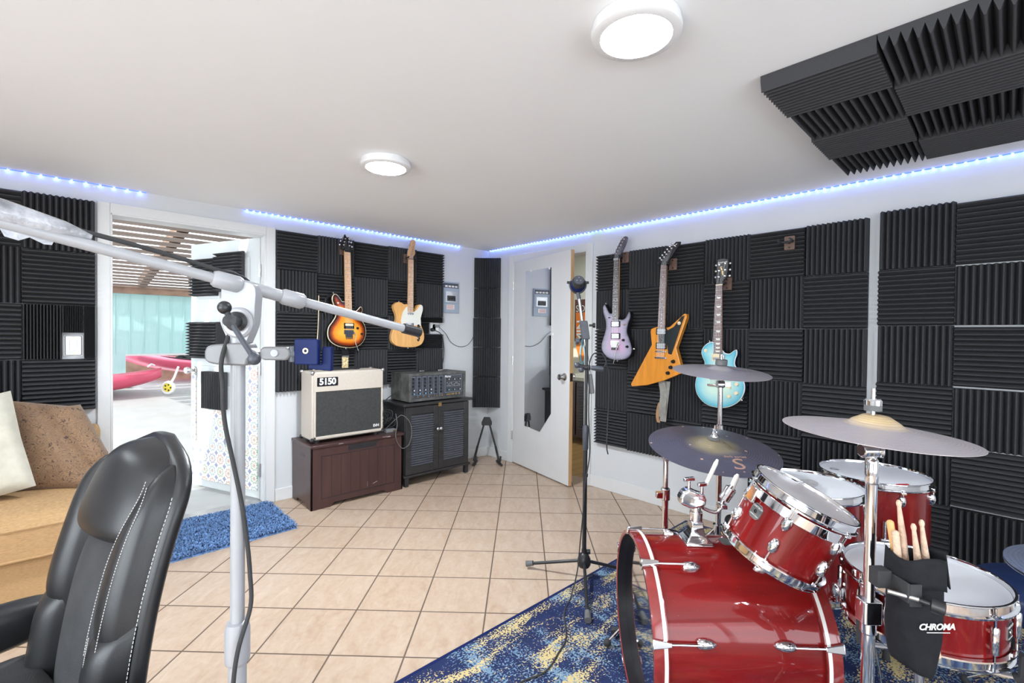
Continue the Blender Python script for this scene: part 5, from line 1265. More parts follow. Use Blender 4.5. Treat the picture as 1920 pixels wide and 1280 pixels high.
# ------------------------------------------------------------------ office chair
fwd = (-0.530 * _R - 0.848 * _F).normalized(); rgt = fwd.cross(_U)     # sitter faces fwd
CH = V((0.100, 1.463, 0)) + 0.33 * fwd
t = thing('office_chair', 'black leather high back office chair beside the white microphone stand', 'office chair', basis(CH, rgt, fwd, V((0, 0, 1))))
LEAN = 0.26
def bp(x, z, n_):
    """point on the backrest: x across, z up from the seat, n_ out to the front"""
    s_ = z - 0.44
    curve = 0.05 * sin(pi * min(1, max(0, s_ / 0.66))) - 0.03 * max(0, s_ - 0.42)
    return (x, -0.235 - LEAN * s_ + curve * 0.6 + n_, z)
ZT = 1.032
def back_w(s_): return 0.225 * (1 - 0.10 * s_) * (1.0 if s_ < 0.76 else math.sqrt(max(0.0, 1 - ((s_ - 0.76) / 0.2402) ** 2.5)))
def slab(x0f, x1f, s0, s1, nb, nf, puff, nu=16, nv=24, endp=0.5, wf=1.0, bend=0.0):
    """cushion between two width fractions and two height fractions of the back"""
    b = MB()
    for sgn in (1, 0):
        def f(u, v):
            s_ = s0 + (s1 - s0) * v; w = back_w(s_) * wf
            bk = bend * max(0.0, min(1.0, (s_ - 0.60) / 0.30)) ** 2
            lo, hi = (x0f, x1f - (x1f - x0f) * bk) if x0f < 0 and x1f < 0 else (x0f + (x1f - x0f) * bk, x1f) if x0f > 0 else (x0f, x1f)
            x = w * (lo + (hi - lo) * u)
            k = (max(0, 1 - (2 * u - 1) ** 2) ** 0.42) * (max(0, 1 - abs(2 * v - 1) ** 5) ** endp)
            return bp(x, 0.43 + (ZT - 0.43) * s_, nb + (nf + puff * k if sgn else 0.0) * (1 if sgn else 1) * (k if sgn else 0))
        g = grid_surf(f, nu, nv); b.add(g.v, [q[::-1] for q in g.f] if sgn else g.f)
    return b
sh = MB()
def shell(u, v):
    a = 2 * pi * u; s_ = v * 1.0; w = back_w(min(s_, 0.998)) + 0.012; th = 0.030 * (0.35 + 0.65 * min(1, back_w(min(s_, 0.998)) / 0.2))
    cx = abs(cos(a)) ** 0.5 * (1 if cos(a) > 0 else -1); sx = abs(sin(a)) ** 0.7 * (1 if sin(a) > 0 else -1)
    return bp(w * cx, 0.43 + (ZT - 0.43) * s_ * 0.995 + 0.01 * (v > .99), -0.030 + th * sx)
g = grid_surf(shell, 40, 40, True); g.f.append(tuple(range(39, -1, -1))); g.f.append(tuple(39 * 40 + i for i in range(40)))
obj('back_shell', g, 'leather', t, sharp=60)
obj('head_pillow', slab(-0.86, 0.74, 0.655, 1.005, -0.012, 0.045, 0.034, endp=0.26), 'leather', t, sharp=70)
obj('lumbar_panel', slab(-0.52, 0.52, -0.02, 0.70, -0.012, 0.030, 0.012), 'suede', t, sharp=70)
for s_ in (-1, 1):
    bo = obj('side_bolster', slab(0.44 * s_, 0.98 * s_, 0.30, 0.93, -0.012, 0.036, 0.018, 12, 26, bend=0.62) if s_ > 0 else slab(-0.98, -0.44, 0.30, 0.93, -0.012, 0.036, 0.018, 12, 26, bend=0.62), 'leather', t, sharp=70)
    b2 = obj('side_bolster', slab(min(0.46 * s_, 1.0 * s_), max(0.46 * s_, 1.0 * s_), -0.02, 0.42, -0.010, 0.040, 0.018, 12, 20), 'leather', t, sharp=70)
    st = MB()
    for xf, s0, s1, off in ((0.62, 0.33, 0.90, 0.036), (0.80, 0.33, 0.88, 0.032), (0.70, 0.0, 0.40, 0.040), (1.0, 0.02, 0.84, -0.012))[:4 if s_ < 0 else 3]:
        m = 60
        for i in range(m):
            a_, b_ = s0 + (s1 - s0) * i / m, s0 + (s1 - s0) * (i + 0.62) / m
            bn = lambda s: 0.0 if xf in (1.0, 0.70) else (0.94 - xf) * max(0.0, min(1.0, (s - 0.58) / 0.32)) ** 2
            kx = lambda s: back_w(s) * (xf + bn(s)) * s_ + (0.008 * s_ if xf == 1.0 else 0)
            st.tube([bp(kx(a_), 0.43 + (ZT - 0.43) * a_, off + 0.006), bp(kx(b_), 0.43 + (ZT - 0.43) * b_, off + 0.006)], 0.0008, 5)
    if s_ < 0: tag(obj('stitching', st, 'thread', t, label='pale dashed stitching along the bolsters'), kind='stuff')
    # arm: padded top on a strut
    def arm(u, v, s_=s_):
        a = 2 * pi * u; y = -0.30 + 0.54 * v; e = max(0.0, 1 - abs(2 * v - 1) ** 4) ** 0.5
        cx = abs(cos(a)) ** 0.6 * (1 if cos(a) > 0 else -1); sz = abs(sin(a)) ** 0.6 * (1 if sin(a) > 0 else -1)
        return (s_ * 0.305 + 0.045 * cx * (0.6 + 0.4 * e), y, 0.552 + 0.01 * v + 0.056 * sz * (0.5 + 0.5 * e))
    ar = grid_surf(arm, 24, 24, True); ar.f += [tuple(range(23, -1, -1)), tuple(23 * 24 + i for i in range(24))]
    am = obj('armrest', ar, 'leather', t, sharp=60)
    obj('arm_strut', MB().tube(spline([(s_ * 0.305, 0.16, 0.54), (s_ * 0.32, 0.18, 0.50), (s_ * 0.29, 0.06, 0.42), (s_ * 0.20, 0.0, 0.41)], 6), 0.022, 10), 'black', t)
    sa = MB()
    for i in range(40):
        y = -0.21 + 0.44 * i / 40; sa.tube([(s_ * 0.3505, y, 0.572 + .01 * i / 40), (s_ * 0.3505, y + 0.007, 0.572 + .01 * i / 40)], 0.001, 5)
    obj('stitching', sa, 'thread', am)
seat = pad(0.54, 0.52, 0.13, 0.16, 22)
obj('seat', seat, 'suede', t, at(0, 0.02, 0.455), sharp=70)
obj('seat_pan', MB().box(-0.24, 0.24, -0.22, 0.24, 0.385, 0.42), 'black', t, bev=0.015)
obj('gas_column', MB().lathe([(0.0, 0.09), (0.03, 0.09), (0.03, 0.26), (0.02, 0.26), (0.02, 0.39), (0, 0.39)], 20), 'black', t)
obj('back_hinge_knob', MB().lathe([(0, 0), (0.012, 0), (0.012, 0.01), (0, 0.012)], 14), 'black', t, basis(bp(0.232, 0.60, -0.045), V((0, 1, 0)), V((0, 0, 1)), V((1, 0, 0))))
for i in range(5):
    a = i * 2 * pi / 5 + 0.3
    lg = obj('base_leg', MB().tube([(0.03 * cos(a), 0.03 * sin(a), 0.11), (0.29 * cos(a), 0.29 * sin(a), 0.075)], [0.026, 0.015], 10), 'black', t)
    for o_ in (-0.012, 0.012):
        obj('caster_wheel', MB().lathe([(0, -0.009), (0.027, -0.009), (0.029, 0), (0.027, 0.009), (0, 0.009)], 18), 'black', lg, axis_m((0.295 * cos(a) - o_ * sin(a) * 1.0, 0.295 * sin(a) + o_ * cos(a), 0.029), (-sin(a), cos(a), 0)))

# ------------------------------------------------------------------ white boom microphone stand nearest the camera
PX, PY = 0.246, 1.040
t = thing('microphone_stand', 'white boom microphone stand with taped cable beside the office chair', 'microphone stand', at(PX, PY, 0))
bd = (V((0.653, 1.035, 1.305)) - V((-0.07, 1.034, 1.461))).normalized()
piv = V((0.262 - PX, 1.034 - PY, 1.3885))
obj('stand_base', MB().lathe([(0, 0), (0.125, 0), (0.13, 0.006), (0.12, 0.022), (0.03, 0.032), (0.02, 0.05), (0, 0.05)], 48), 'whitepl', t)
obj('lower_pole', MB().cyl((0, 0, 0.04), (0, 0, 0.66), 0.0165, 24), 'whitepl', t)
obj('pole_clutch', MB().lathe([(0.0165, 0.645), (0.0215, 0.65), (0.0225, 0.655), (0.0225, 0.715), (0.0195, 0.728), (0.013, 0.73)], 28), 'whitepl', t)
obj('upper_pole', MB().cyl((0, 0, 0.65), (0, 0, 1.31), 0.0128, 24), 'whitepl', t)
hd = obj('swivel_head', MB().prism(smooth_poly([(-0.026, 0.075), (0.030, 0.075), (0.034, 0.03), (0.030, -0.005), (0.017, -0.038), (0.014, -0.045), (-0.014, -0.045), (-0.020, -0.03), (-0.034, 0.005), (-0.030, 0.04)], 4), -0.013, 0.013, basis((0.005, 0, 1.318), _R, V((0, 0, 1)), -_F)), 'whitepl', t, bev=0.004)
obj('swivel_disc', MB().lathe([(0, 0), (0.030, 0), (0.030, 0.010), (0.026, 0.014), (0, 0.014)], 32), 'whitepl', t, axis_m(V((0.009, 0, 1.318)) - _F * 0.010, -_F))
kn = obj('wing_knob', MB().lathe([(0, 0), (0.019, 0), (0.019, 0.012), (0.012, 0.016), (0.0095, 0.05), (0.011, 0.052), (0.011, 0.066), (0, 0.067)], 24), 'black', t, axis_m(V((0.010, 0, 1.320)) - _F * 0.022, (-_F + 0.35 * _R).normalized()))
kp = V((0.010, 0, 1.320)) - _F * 0.022 + (-_F + 0.35 * _R).normalized() * 0.060
obj('lever_arm', MB().cyl(kp, kp + 0.040 * _R - V((0, 0, 0.062)), 0.0048, 10).ball(kp + 0.044 * _R - V((0, 0, 0.068)), 0.0115, 14), 'panelk', t)
obj('lever_ball', MB().cyl(kp, kp - 0.006 * _R + V((0, 0, 0.018)), 0.005, 10).ball(kp - 0.010 * _R + V((0, 0, 0.024)), 0.012, 14), 'black', t)
P0, P1 = piv - bd * 0.62, piv + bd * 0.405
obj('boom_tube', MB().cyl(P0, P1, 0.0095, 20), 'whitepl', t)
def sleeve(a, b_, r): return MB().tube([piv + bd * a, piv + bd * (a + .006), piv + bd * (b_ - .006), piv + bd * b_], [r * .8, r, r, r * .8], 24)
obj('boom_sleeve', sleeve(-0.062, -0.012, 0.0165), 'whitepl', t); obj('boom_sleeve', sleeve(-0.016, 0.066, 0.0125), 'whitepl', t); obj('boom_sleeve', sleeve(0.062, 0.110, 0.0165), 'whitepl', t)
obj('boom_grip', MB().tube([P1 - bd * 0.052, P1 - bd * 0.05, P1 - bd * .002, P1], [0.008, 0.0125, 0.0125, 0.010], 20), 'black', t)
b = MB()
tp = [piv - bd * 0.60, piv - bd * 0.40, piv - bd * 0.33, piv - bd * 0.27, piv - bd * 0.235]
b.tube([p + V((0, 0, 0.018 - 0.001 * i)) for i, p in enumerate(tp)], [0.021, 0.021, 0.018, 0.013, 0.005], 14)
b.prism([(-0.345, 0.0), (-0.335, -0.020), (-0.320, -0.021), (-0.308, -0.012), (-0.292, -0.017), (-0.283, -0.015), (-0.278, 0.0)], -0.0008, 0.0008, basis(piv, bd, _U, bd.cross(_U)))
obj('tape_wrap', b, 'tape', t)
cpts = [piv - bd * s_ + V((0, 0, 0.015 + 0.006 * sin(9 * s_))) for s_ in (0.60, 0.50, 0.42, 0.34, 0.28, 0.21, 0.14, 0.08, 0.045)]
cpts += [piv - bd * 0.02 + V((0, 0.02, 0.022)), piv + V((0.012, 0.035, 0.004)), piv + V((-0.02, 0.02, -0.07)), V((-0.030, -0.012, 1.25)), V((-0.030, -0.016, 1.20)), V((-0.026, -0.015, 1.13)), V((-0.012, -0.016, 1.05)), V((0.004, -0.016, 0.96)), V((0.014, -0.014, 0.88)), V((0.019, -0.012, 0.82)), V((0.018, -0.02, 0.76)), V((-0.008, -0.036, 0.69)), V((-0.016, -0.03, 0.60)), V((-0.022, -0.02, 0.4)), V((-0.03, -0.02, 0.1)), V((-0.16, 0.03, 0.008))]
cc = obj('microphone_cable', MB().tube(spline([V((PX, PY, 0)) + p for p in cpts], 7), 0.0042, 10), 'rubber'); tag(cc, 'black cable taped along the white boom and wrapped down its pole', 'cable')
# device clamp on the pole
t = thing('device_clamp', 'grey clamp arm with navy square holder on the white stand pole', 'clamp', at(PX, PY, 1.257))
obj('clamp_jaw', MB().prism(smooth_poly([(-0.052, -0.012), (-0.03, -0.02), (0.0, -0.021), (0.026, -0.021), (0.030, -0.010), (0.046, -0.005), (0.046, 0.005), (0.030, 0.012), (0.022, 0.022), (-0.02, 0.020), (-0.05, 0.014)], 3), -0.02, 0.02, basis((0, 0, 0), _R, _U, -_F)), 'greypl', t, bev=0.004)
obj('clamp_arm', MB().prism(rrect(0.060, 0.026, 0.0125, 7), -0.010, 0.010, basis(0.076 * _R + V((0, 0, 0.002)) , _R, _U, -_F)), 'greypl', t, bev=0.003)
obj('pivot_pin', MB().lathe([(0, 0), (0.008, 0), (0.007, 0.003), (0, 0.003)], 16), 'whitepl', t, axis_m(0.077 * _R + V((0, 0, 0.003)) - _F * 0.010, -_F))
obj('holder_neck', MB().cyl(0.104 * _R, 0.125 * _R + V((0, 0, 0.002)), 0.009, 14).cyl(0.108 * _R + V((0, 0, -0.014)), 0.108 * _R + V((0, 0, 0.016)), 0.008, 12), 'panelk', t)
hl = obj('holder_plate', MB().prism(rrect(0.048, 0.050, 0.003), -0.012, 0.0, basis(0.138 * _R + V((0, 0, 0.006)) - 0.012 * _F, (_R - 0.1 * _F).normalized(), _U, (-_F - 0.1 * _R).normalized())), 'bluepl', t, bev=0.002)
obj('screw_hole', MB().lathe([(0.003, 0), (0.006, 0), (0.0055, 0.0015), (0.003, 0.0015)], 16), 'gold', hl, axis_m(0.138 * _R + V((0, 0, 0.008)) - 0.0122 * _F, -_F))
obj('spring_jaw', MB().prism([(-0.010, -0.030), (0.036, -0.034), (0.036, 0.014), (0.018, 0.014), (0.016, -0.020), (-0.010, -0.020)], -0.004, 0.010, basis(0.146 * _R + V((0, 0, 0.002)) + 0.012 * _F, _R, _U, -_F)), 'bluepl', t, bev=0.002)

# ------------------------------------------------------------------ black boom stand with microphone
S0 = V((2.016, 1.548, 0.008))
t = thing('microphone_stand', 'black boom microphone stand by the rug corner near the inner door', 'microphone stand', at(*S0))
obj('tripod_hub', MB().lathe([(0, 0.055), (0.028, 0.055), (0.036, 0.07), (0.034, 0.10), (0.022, 0.125), (0.014, 0.13), (0.014, 0.15), (0, 0.15)], 28), 'black', t)
for dv in (V((-0.150, 0.285, 0)), V((0.23, -0.20, 0)), V((-0.335, -0.285, 0)) * 0.95):
    lg = obj('leg', MB().cyl(dv.normalized() * 0.02 + V((0, 0, 0.085)), dv * 0.95 + V((0, 0, 0.02)), 0.0085, 14), 'black', t)
    obj('rubber_foot', MB().tube([dv * 0.88 + V((0, 0, 0.026)), dv + V((0, 0, 0.016))], [0.0135, 0.016], 16), 'greyrub', lg)
obj('hub_knob', MB().lathe([(0, 0), (0.012, 0), (0.013, 0.02), (0, 0.022)], 14), 'black', t, axis_m(V((0, 0, 0.135)) + 0.012 * _R, _R))
obj('lower_pole', MB().cyl((0, 0, 0.10), (0, 0, 0.80), 0.0115, 18), 'black', t)
obj('pole_clutch', MB().lathe([(0.0115, 0.68), (0.016, 0.69), (0.0165, 0.80), (0.012, 0.815), (0.008, 0.815)], 20), 'panelk', t)
obj('upper_pole', MB().cyl((0, 0, 0.78), (0, 0, 1.29), 0.008, 14), 'black', t)
ba, bb = V((1.993, 1.588, 1.515)) - S0, V((2.048, 1.535, 1.00)) - S0
bdir = (ba - bb).normalized()
obj('boom_tube', MB().cyl(ba, bb, 0.0085, 14), 'steel', t, label='worn grey boom tube')
cl = V((2.016, 1.558, 1.30)) - S0
obj('boom_clutch', MB().prism(rrect(0.040, 0.10, 0.006), -0.018, 0.018, basis(cl + bdir * 0.03, _R, bdir, _R.cross(bdir))), 'panelk', t, bev=0.004)
obj('clutch_knob', MB().lathe([(0, 0), (0.006, 0), (0.006, 0.018), (0.013, 0.020), (0.013, 0.032), (0, 0.033)], 14), 'black', t, axis_m(cl + 0.02 * _R + V((0, 0, 0.055)), _R))
obj('clutch_knob', MB().lathe([(0, 0), (0.006, 0), (0.006, 0.01), (0.018, 0.014), (0.018, 0.03), (0, 0.031)], 14), 'panelk', t, axis_m(cl - 0.02 * _R + V((0, 0, -0.03)), -_R))
obj('boom_grip', MB().tube([bb - bdir * 0.01, bb + bdir * 0.002, bb + bdir * 0.09, bb + bdir * 0.095], [0.012, 0.0145, 0.0145, 0.009], 18), 'greypl', t)
mt = thing('microphone', 'black microphone in a ring yoke on the black boom stand tip', 'microphone', at(1.990, 1.592, 1.570))
b = MB(); n = 28
b.tube([(0.042 * cos(a) * _R + 0.042 * sin(a) * _U) for a in [rad(150 + 240 * i / n) for i in range(n + 1)]], 0.0055, 10)
obj('yoke_ring', b, 'black', mt)
obj('microphone_body', MB().lathe([(0, -0.05), (0.026, -0.05), (0.034, -0.03), (0.036, 0.03), (0.030, 0.045), (0, 0.047)], 28), 'black', mt, axis_m((0, 0, 0), -_F + 0.5 * _U))
fc = obj('face_plate', MB().lathe([(0.022, 0.046), (0.026, 0.046), (0.026, 0.05), (0, 0.05)], 24), 'panelk', mt, axis_m((0, 0, 0), -_F + 0.5 * _U))
for k_, (x, y) in enumerate(((-0.010, -0.008), (0.010, -0.006), (0, 0.010))): obj('connector_pin', MB().lathe([(0, 0.05), (0.004, 0.05), (0.004, 0.053), (0, 0.053)], 10), 'steel', fc, at(x, y, 0))
obj('top_band', MB().lathe([(0.0365, -0.022), (0.038, -0.02), (0.038, 0.016), (0.0365, 0.018)], 28), 'bluepl', mt, axis_m((0, 0, 0), -_F + 0.5 * _U))
for s_ in (-1, 1): obj('yoke_screw', MB().cyl(s_ * 0.040 * _R + V((0, 0, 0.012)), s_ * 0.058 * _R + V((0, 0, 0.014)), 0.007, 12), 'black', mt)
obj('stem', MB().cyl((0, 0, -0.040), ba + S0 - V((1.990, 1.592, 1.570)) - bdir * 0.02, 0.010, 12), 'panelk', mt)
t2 = thing('microphone', 'small dark microphone clamped sideways on the black stand pole', 'microphone', at(2.016, 1.548, 1.130))
obj('clip', MB().cyl(-0.012 * _R, 0.020 * _R, 0.014, 14).cyl(-0.045 * _R + 0.01 * _U, 0.0 * _R, 0.010, 12), 'black', t2)
obj('clip_knob', MB().ball(-0.05 * _R + 0.012 * _U, 0.016, 12).ball(-0.03 * _R - 0.012 * _U - 0.015 * _F, 0.014, 12), 'panelk', t2)
obj('microphone_body', MB().tube([0.02 * _R - 0.02 * _F, 0.03 * _R - 0.022 * _F, 0.075 * _R - 0.026 * _F - 0.005 * _U, 0.085 * _R - 0.026 * _F - 0.006 * _U], [0.009, 0.0135, 0.0135, 0.010], 16), 'panelk', t2)
q = V((2.016, 1.548, 1.13))
cable('microphone_cable', [q + 0.085 * _R - 0.02 * _F, q + 0.105 * _R + 0.03 * _U, q + 0.08 * _R + 0.075 * _U, q + 0.03 * _R + 0.07 * _U - 0.02 * _F, q + 0.01 * _R - 0.02 * _F, q + 0.012 * _R - 0.02 * _F - 0.1 * _U, q + 0.012 * _R - 0.02 * _F - 0.25 * _U, q + 0.02 * _R - 0.02 * _F - 0.45 * _U, q + 0.0 * _R - 0.02 * _F - 0.60 * _U, V((1.985, 1.535, 0.36)), V((1.945, 1.52, 0.22)), V((1.90, 1.50, 0.10)), V((1.80, 1.46, 0.016)), V((1.68, 1.40, 0.013)), V((1.55, 1.28, 0.013)), V((1.46, 1.24, 0.013)), V((1.33, 1.20, 0.013)), V((1.20, 1.22, 0.013)), V((1.08, 1.10, 0.013)), V((0.95, 1.0, 0.013))], 0.0034, 'rubber', 'black microphone cable running down the black stand and across the navy rug', 8)
cable('spare_cable', [q + 0.10 * _R + 0.03 * _U, q + 0.125 * _R - 0.05 * _U + 0.02 * _F, q + 0.125 * _R - 0.25 * _U + 0.03 * _F, q + 0.12 * _R - 0.42 * _U + 0.03 * _F, q + 0.127 * _R - 0.47 * _U + 0.03 * _F], 0.0034, 'rubber', 'short black cable hanging straight down beside the black microphone stand')
for z in (0.555,): tag(obj('cable_tie', MB().lathe([(0.0118, -0.008), (0.0155, -0.008), (0.0155, 0.008), (0.0118, 0.008), (0.0118, -0.008)], 16), 'black', None, at(S0.x, S0.y, z)), 'black cable tie round the lower pole of the black microphone stand', 'cable tie')

# ------------------------------------------------------------------ drum kit
RZ = 0.009     # rug surface
def hoop_prof(r, z0, up=1):
    """flanged chrome hoop, z0 is the head edge, up = which way the rim stands"""
    p = [(r + .003, -.020), (r + .014, -.020), (r + .0145, -.016), (r + .008, -.013), (r + .0065, .004), (r + .0105, .007), (r + .010, .010), (r + .005, .010), (r + .003, .004), (r + .003, -.020)]
    return [(a, z0 + up * b_) for a, b_ in p]
def lug(parent, r, z, th, rod_to, big=1.0):
    """teardrop lug on the shell at angle th with its tension rod reaching the hoop"""
    dr = V((cos(th), sin(th), 0)); tg = V((-sin(th), cos(th), 0))
    sg = 1 if rod_to > z else -1
    m = basis(dr * r + V((0, 0, z)), tg, dr, V((0, 0, sg)))
    b = MB().lathe([(0, -0.030), (0.007, -0.027), (0.013, -0.017), (0.0155, -0.004), (0.014, 0.010), (0.0115, 0.016), (0.009, 0.018), (0, 0.018)], 18, m @ Matrix.Diagonal((big, 1.25 * big, big, 1)))
    l_ = obj('lug', b, 'chrome', parent)
    obj('tension_rod', MB().cyl(dr * (r + .010) + V((0, 0, z + sg * .015)), dr * (r + .010) + V((0, 0, rod_to + sg * .004)), 0.0028, 8).cyl(dr * (r + .010) + V((0, 0, rod_to)), dr * (r + .010) + V((0, 0, rod_to + sg * .010)), 0.0052, 8).box(-0.009, 0.009, r + 0.0065, r + 0.018, rod_to - .004, rod_to + 0.002, basis((0, 0, 0), tg, dr, V((0, 0, 1)))), 'chrome', l_)
def badge(parent, r, z, th, w=0.040, h=0.048, dark='tolexb', txt=True):
    dr = V((cos(th), sin(th), 0)); tg = V((-sin(th), cos(th), 0))
    m = basis(dr * (r + 0.0005) + V((0, 0, z)), tg, V((0, 0, 1)), dr)
    k = 0.009
    def oc(w, h, k): return [(-w / 2 + k, -h / 2), (w / 2 - k, -h / 2), (w / 2, -h / 2 + k), (w / 2, h / 2 - k), (w / 2 - k, h / 2), (-w / 2 + k, h / 2), (-w / 2, h / 2 - k), (-w / 2, -h / 2 + k)]
    bd_ = obj('badge', MB().prism(oc(w, h, k), -0.002, 0.0012), 'steel', parent, m)
    obj('badge_face', MB().prism(oc(w * .92, h * .93, k), 0.0012, 0.0016), dark, bd_)
    obj('vent', MB().lathe([(0.0028, 0.0016), (0.0065, 0.0016), (0.006, 0.0034), (0.0028, 0.0034)], 14), 'chrome', bd_)
    if txt:
        text('lettering', 'GRETSCH', 0.0085, at(0, h * .28, 0.0017), 'label', bd_)
        text('lettering', 'Catalina Maple', 0.0055, at(0, -h * .27, 0.0017), 'label', bd_, shear=0.2)
def drum(name, label, mw, r, h, lugs, phase, head='head', zb_lug=True, badge_at=None, group=None, lugz=0.055):
    t = thing(name, label, 'drum', mw, group)
    obj('shell', MB().lathe([(r - .006, 0.004), (r, 0.0), (r, h - 0.002), (r - .006, h - .004), (r - .008, h - .01), (r - .008, 0.01), (r - .006, 0.004)], 64), 'lacq', t, sharp=50)
    obj('hoop', MB().lathe(hoop_prof(r, h), 64), 'chrome', t)
    obj('hoop', MB().lathe(hoop_prof(r, 0, -1), 64), 'chrome', t)
    obj('drum_head', MB().lathe([(0, h + 0.0015), (r - .012, h + 0.001), (r + .002, h - 0.002), (r + .003, h - .010)], 64), head, t)
    obj('drum_head', MB().lathe([(0, -0.0015), (r - .012, -0.001), (r + .002, 0.002), (r + .003, .010)], 64), head, t)
    for i in range(lugs):
        th = phase + 2 * pi * i / lugs
        lug(t, r, h - lugz, th, h - .022)
        lug(t, r, lugz, th, .022)
    if badge_at is not None: badge(t, r, badge_at[1], badge_at[0])
    return t
# bass drum: local z towards the front head, x towards the room's near side, y up
BA = V((-0.7071, 0.7071, 0)); BL, BR = 0.55, 0.276
BC = V((1.462, 0.907, 0.302)) - BL * BA
BX = V((-0.7071, -0.7071, 0)); BM = basis(BC, BX, V((0, 0, 1)), BA)
t = thing('bass_drum', 'glossy red bass drum with white striped wooden hoops lying on the rug', 'drum', BM)
bass = t
obj('shell', MB().lathe([(BR - .007, 0.045), (BR, 0.042), (BR, BL - .042), (BR - .007, BL - .045), (BR - .007, 0.045)], 96), 'lacq', t, sharp=50)
obj('shell_interior', MB().lathe([(BR - .0075, BL - .05), (BR - .0075, 0.05)], 64), 'darkin', t)
for z0, z1, in ((BL - .046, BL), (0, .046)):
    h_ = obj('wood_hoop', MB().lathe([(BR - .004, z0), (BR + .012, z0), (BR + .0125, z0 + .002), (BR + .0125, z1 - .002), (BR + .012, z1), (BR - .001, z1), (BR - .004, z1 - .003), (BR - .004, z0)], 96), 'hoopred', t, sharp=50)
    zs = z0 + 0.004 if z0 > .1 else z1 - 0.015
    obj('inlay_stripe', MB().lathe([(BR + .0122, zs), (BR + .0133, zs), (BR + .0133, zs + .011), (BR + .0122, zs + .011)], 96), 'stripe', h_)
    obj('hoop_lining', MB().lathe([(BR - .0045, z0 + .002), (BR - .0045, z1 - .002)], 96), 'bodydark', h_)
fh = obj('drum_head', MB().lathe([(0, BL - .032), (BR - .006, BL - .032), (BR + .0005, BL - .04), (BR + .0005, BL - .046)], 96), 'film', t, label='clear front head')
obj('drum_head', MB().lathe([(0, .036), (BR - .01, .036), (BR - .004, .040), (BR - .004, .046)], 64), 'head', t)
def on_head(r_, th): return basis((r_ * cos(th), r_ * sin(th), BL - .0312), V((sin(th), -cos(th), 0)), V((cos(th), sin(th), 0)), V((0, 0, 1)))
text('logo', 'Gretsch', 0.075, on_head(0.215, rad(40)), 'white', fh, shear=0.35)
for i in range(8):
    th = rad(17 + 45 * i); dr = V((cos(th), sin(th), 0)); tg = V((-sin(th), cos(th), 0))
    for sgn, zh, zl_ in ((1, BL, BL - .15), (-1, 0.0, .15)):
        l_ = obj('lug', MB().lathe([(0, -0.042), (0.009, -0.036), (0.0155, -0.020), (0.017, -0.002), (0.0145, 0.014), (0.011, 0.019), (0, 0.019)], 18, basis(dr * BR + V((0, 0, zl_)), tg, dr, V((0, 0, sgn))) @ Matrix.Diagonal((1, 1.2, 1, 1))), 'chrome', t)
        obj('tension_rod', MB().cyl(dr * (BR + .017) + V((0, 0, zl_ + sgn * .015)), dr * (BR + .018) + V((0, 0, zh - sgn * .01)), 0.0032, 8), 'chrome', l_)
        b = MB().add([tg * -0.008 + dr * (BR + .014) + V((0, 0, zh - sgn * .052)), tg * 0.008 + dr * (BR + .014) + V((0, 0, zh - sgn * .052)), tg * 0.016 + dr * (BR + .014) + V((0, 0, zh + sgn * .003)), tg * -0.016 + dr * (BR + .014) + V((0, 0, zh + sgn * .003)),
                      tg * -0.006 + dr * (BR + .026) + V((0, 0, zh - sgn * .052)), tg * 0.006 + dr * (BR + .026) + V((0, 0, zh - sgn * .052)), tg * 0.013 + dr * (BR + .023) + V((0, 0, zh + sgn * .003)), tg * -0.013 + dr * (BR + .023) + V((0, 0, zh + sgn * .003))],
                     [(0, 1, 2, 3), (4, 7, 6, 5), (0, 4, 5, 1), (2, 6, 7, 3), (0, 3, 7, 4), (1, 5, 6, 2)])
        b.box(-0.015, 0.015, BR - 0.002, BR + .023, zh + sgn * .003 - .002, zh + sgn * .003 + .002, basis((0, 0, 0), tg, dr, V((0, 0, 1))))
        obj('claw_hook', b, 'chrome', l_, bev=0.003)
for x in (-1, 1):                                  # spurs
    th = rad(-38) if x > 0 else rad(218); dr = V((cos(th), sin(th), 0))
    p0 = dr * BR + V((0, 0, BL - .20))
    iM = BM.inverted(); foot = BM @ p0 + BX * (0.13 * x) + BA * 0.20; foot.z = RZ + 0.02
    fl_ = iM @ foot
    sp_ = obj('spur', MB().cyl(p0, fl_ + (p0 - fl_).normalized() * 0.03, 0.0055, 10).cyl(p0 - dr * .002, p0 + dr * 0.022, 0.02, 16), 'chrome', t)
    obj('spur_foot', MB().tube([fl_ + (p0 - fl_).normalized() * 0.045, fl_], [0.014, 0.019], 4), 'rubber', sp_)
m = basis(BC + V((0, 0, BR + .0008)) + BA * (BL - 0.33), BX, BA, V((0, 0, 1)))
obj('badge', MB().prism([(-0.026, -0.016), (-0.018, -0.024), (0.018, -0.024), (0.026, -0.016), (0.026, 0.016), (0.018, 0.024), (-0.018, 0.024), (-0.026, 0.016)], -0.004, 0.001), 'tolexb', t, iM @ m)
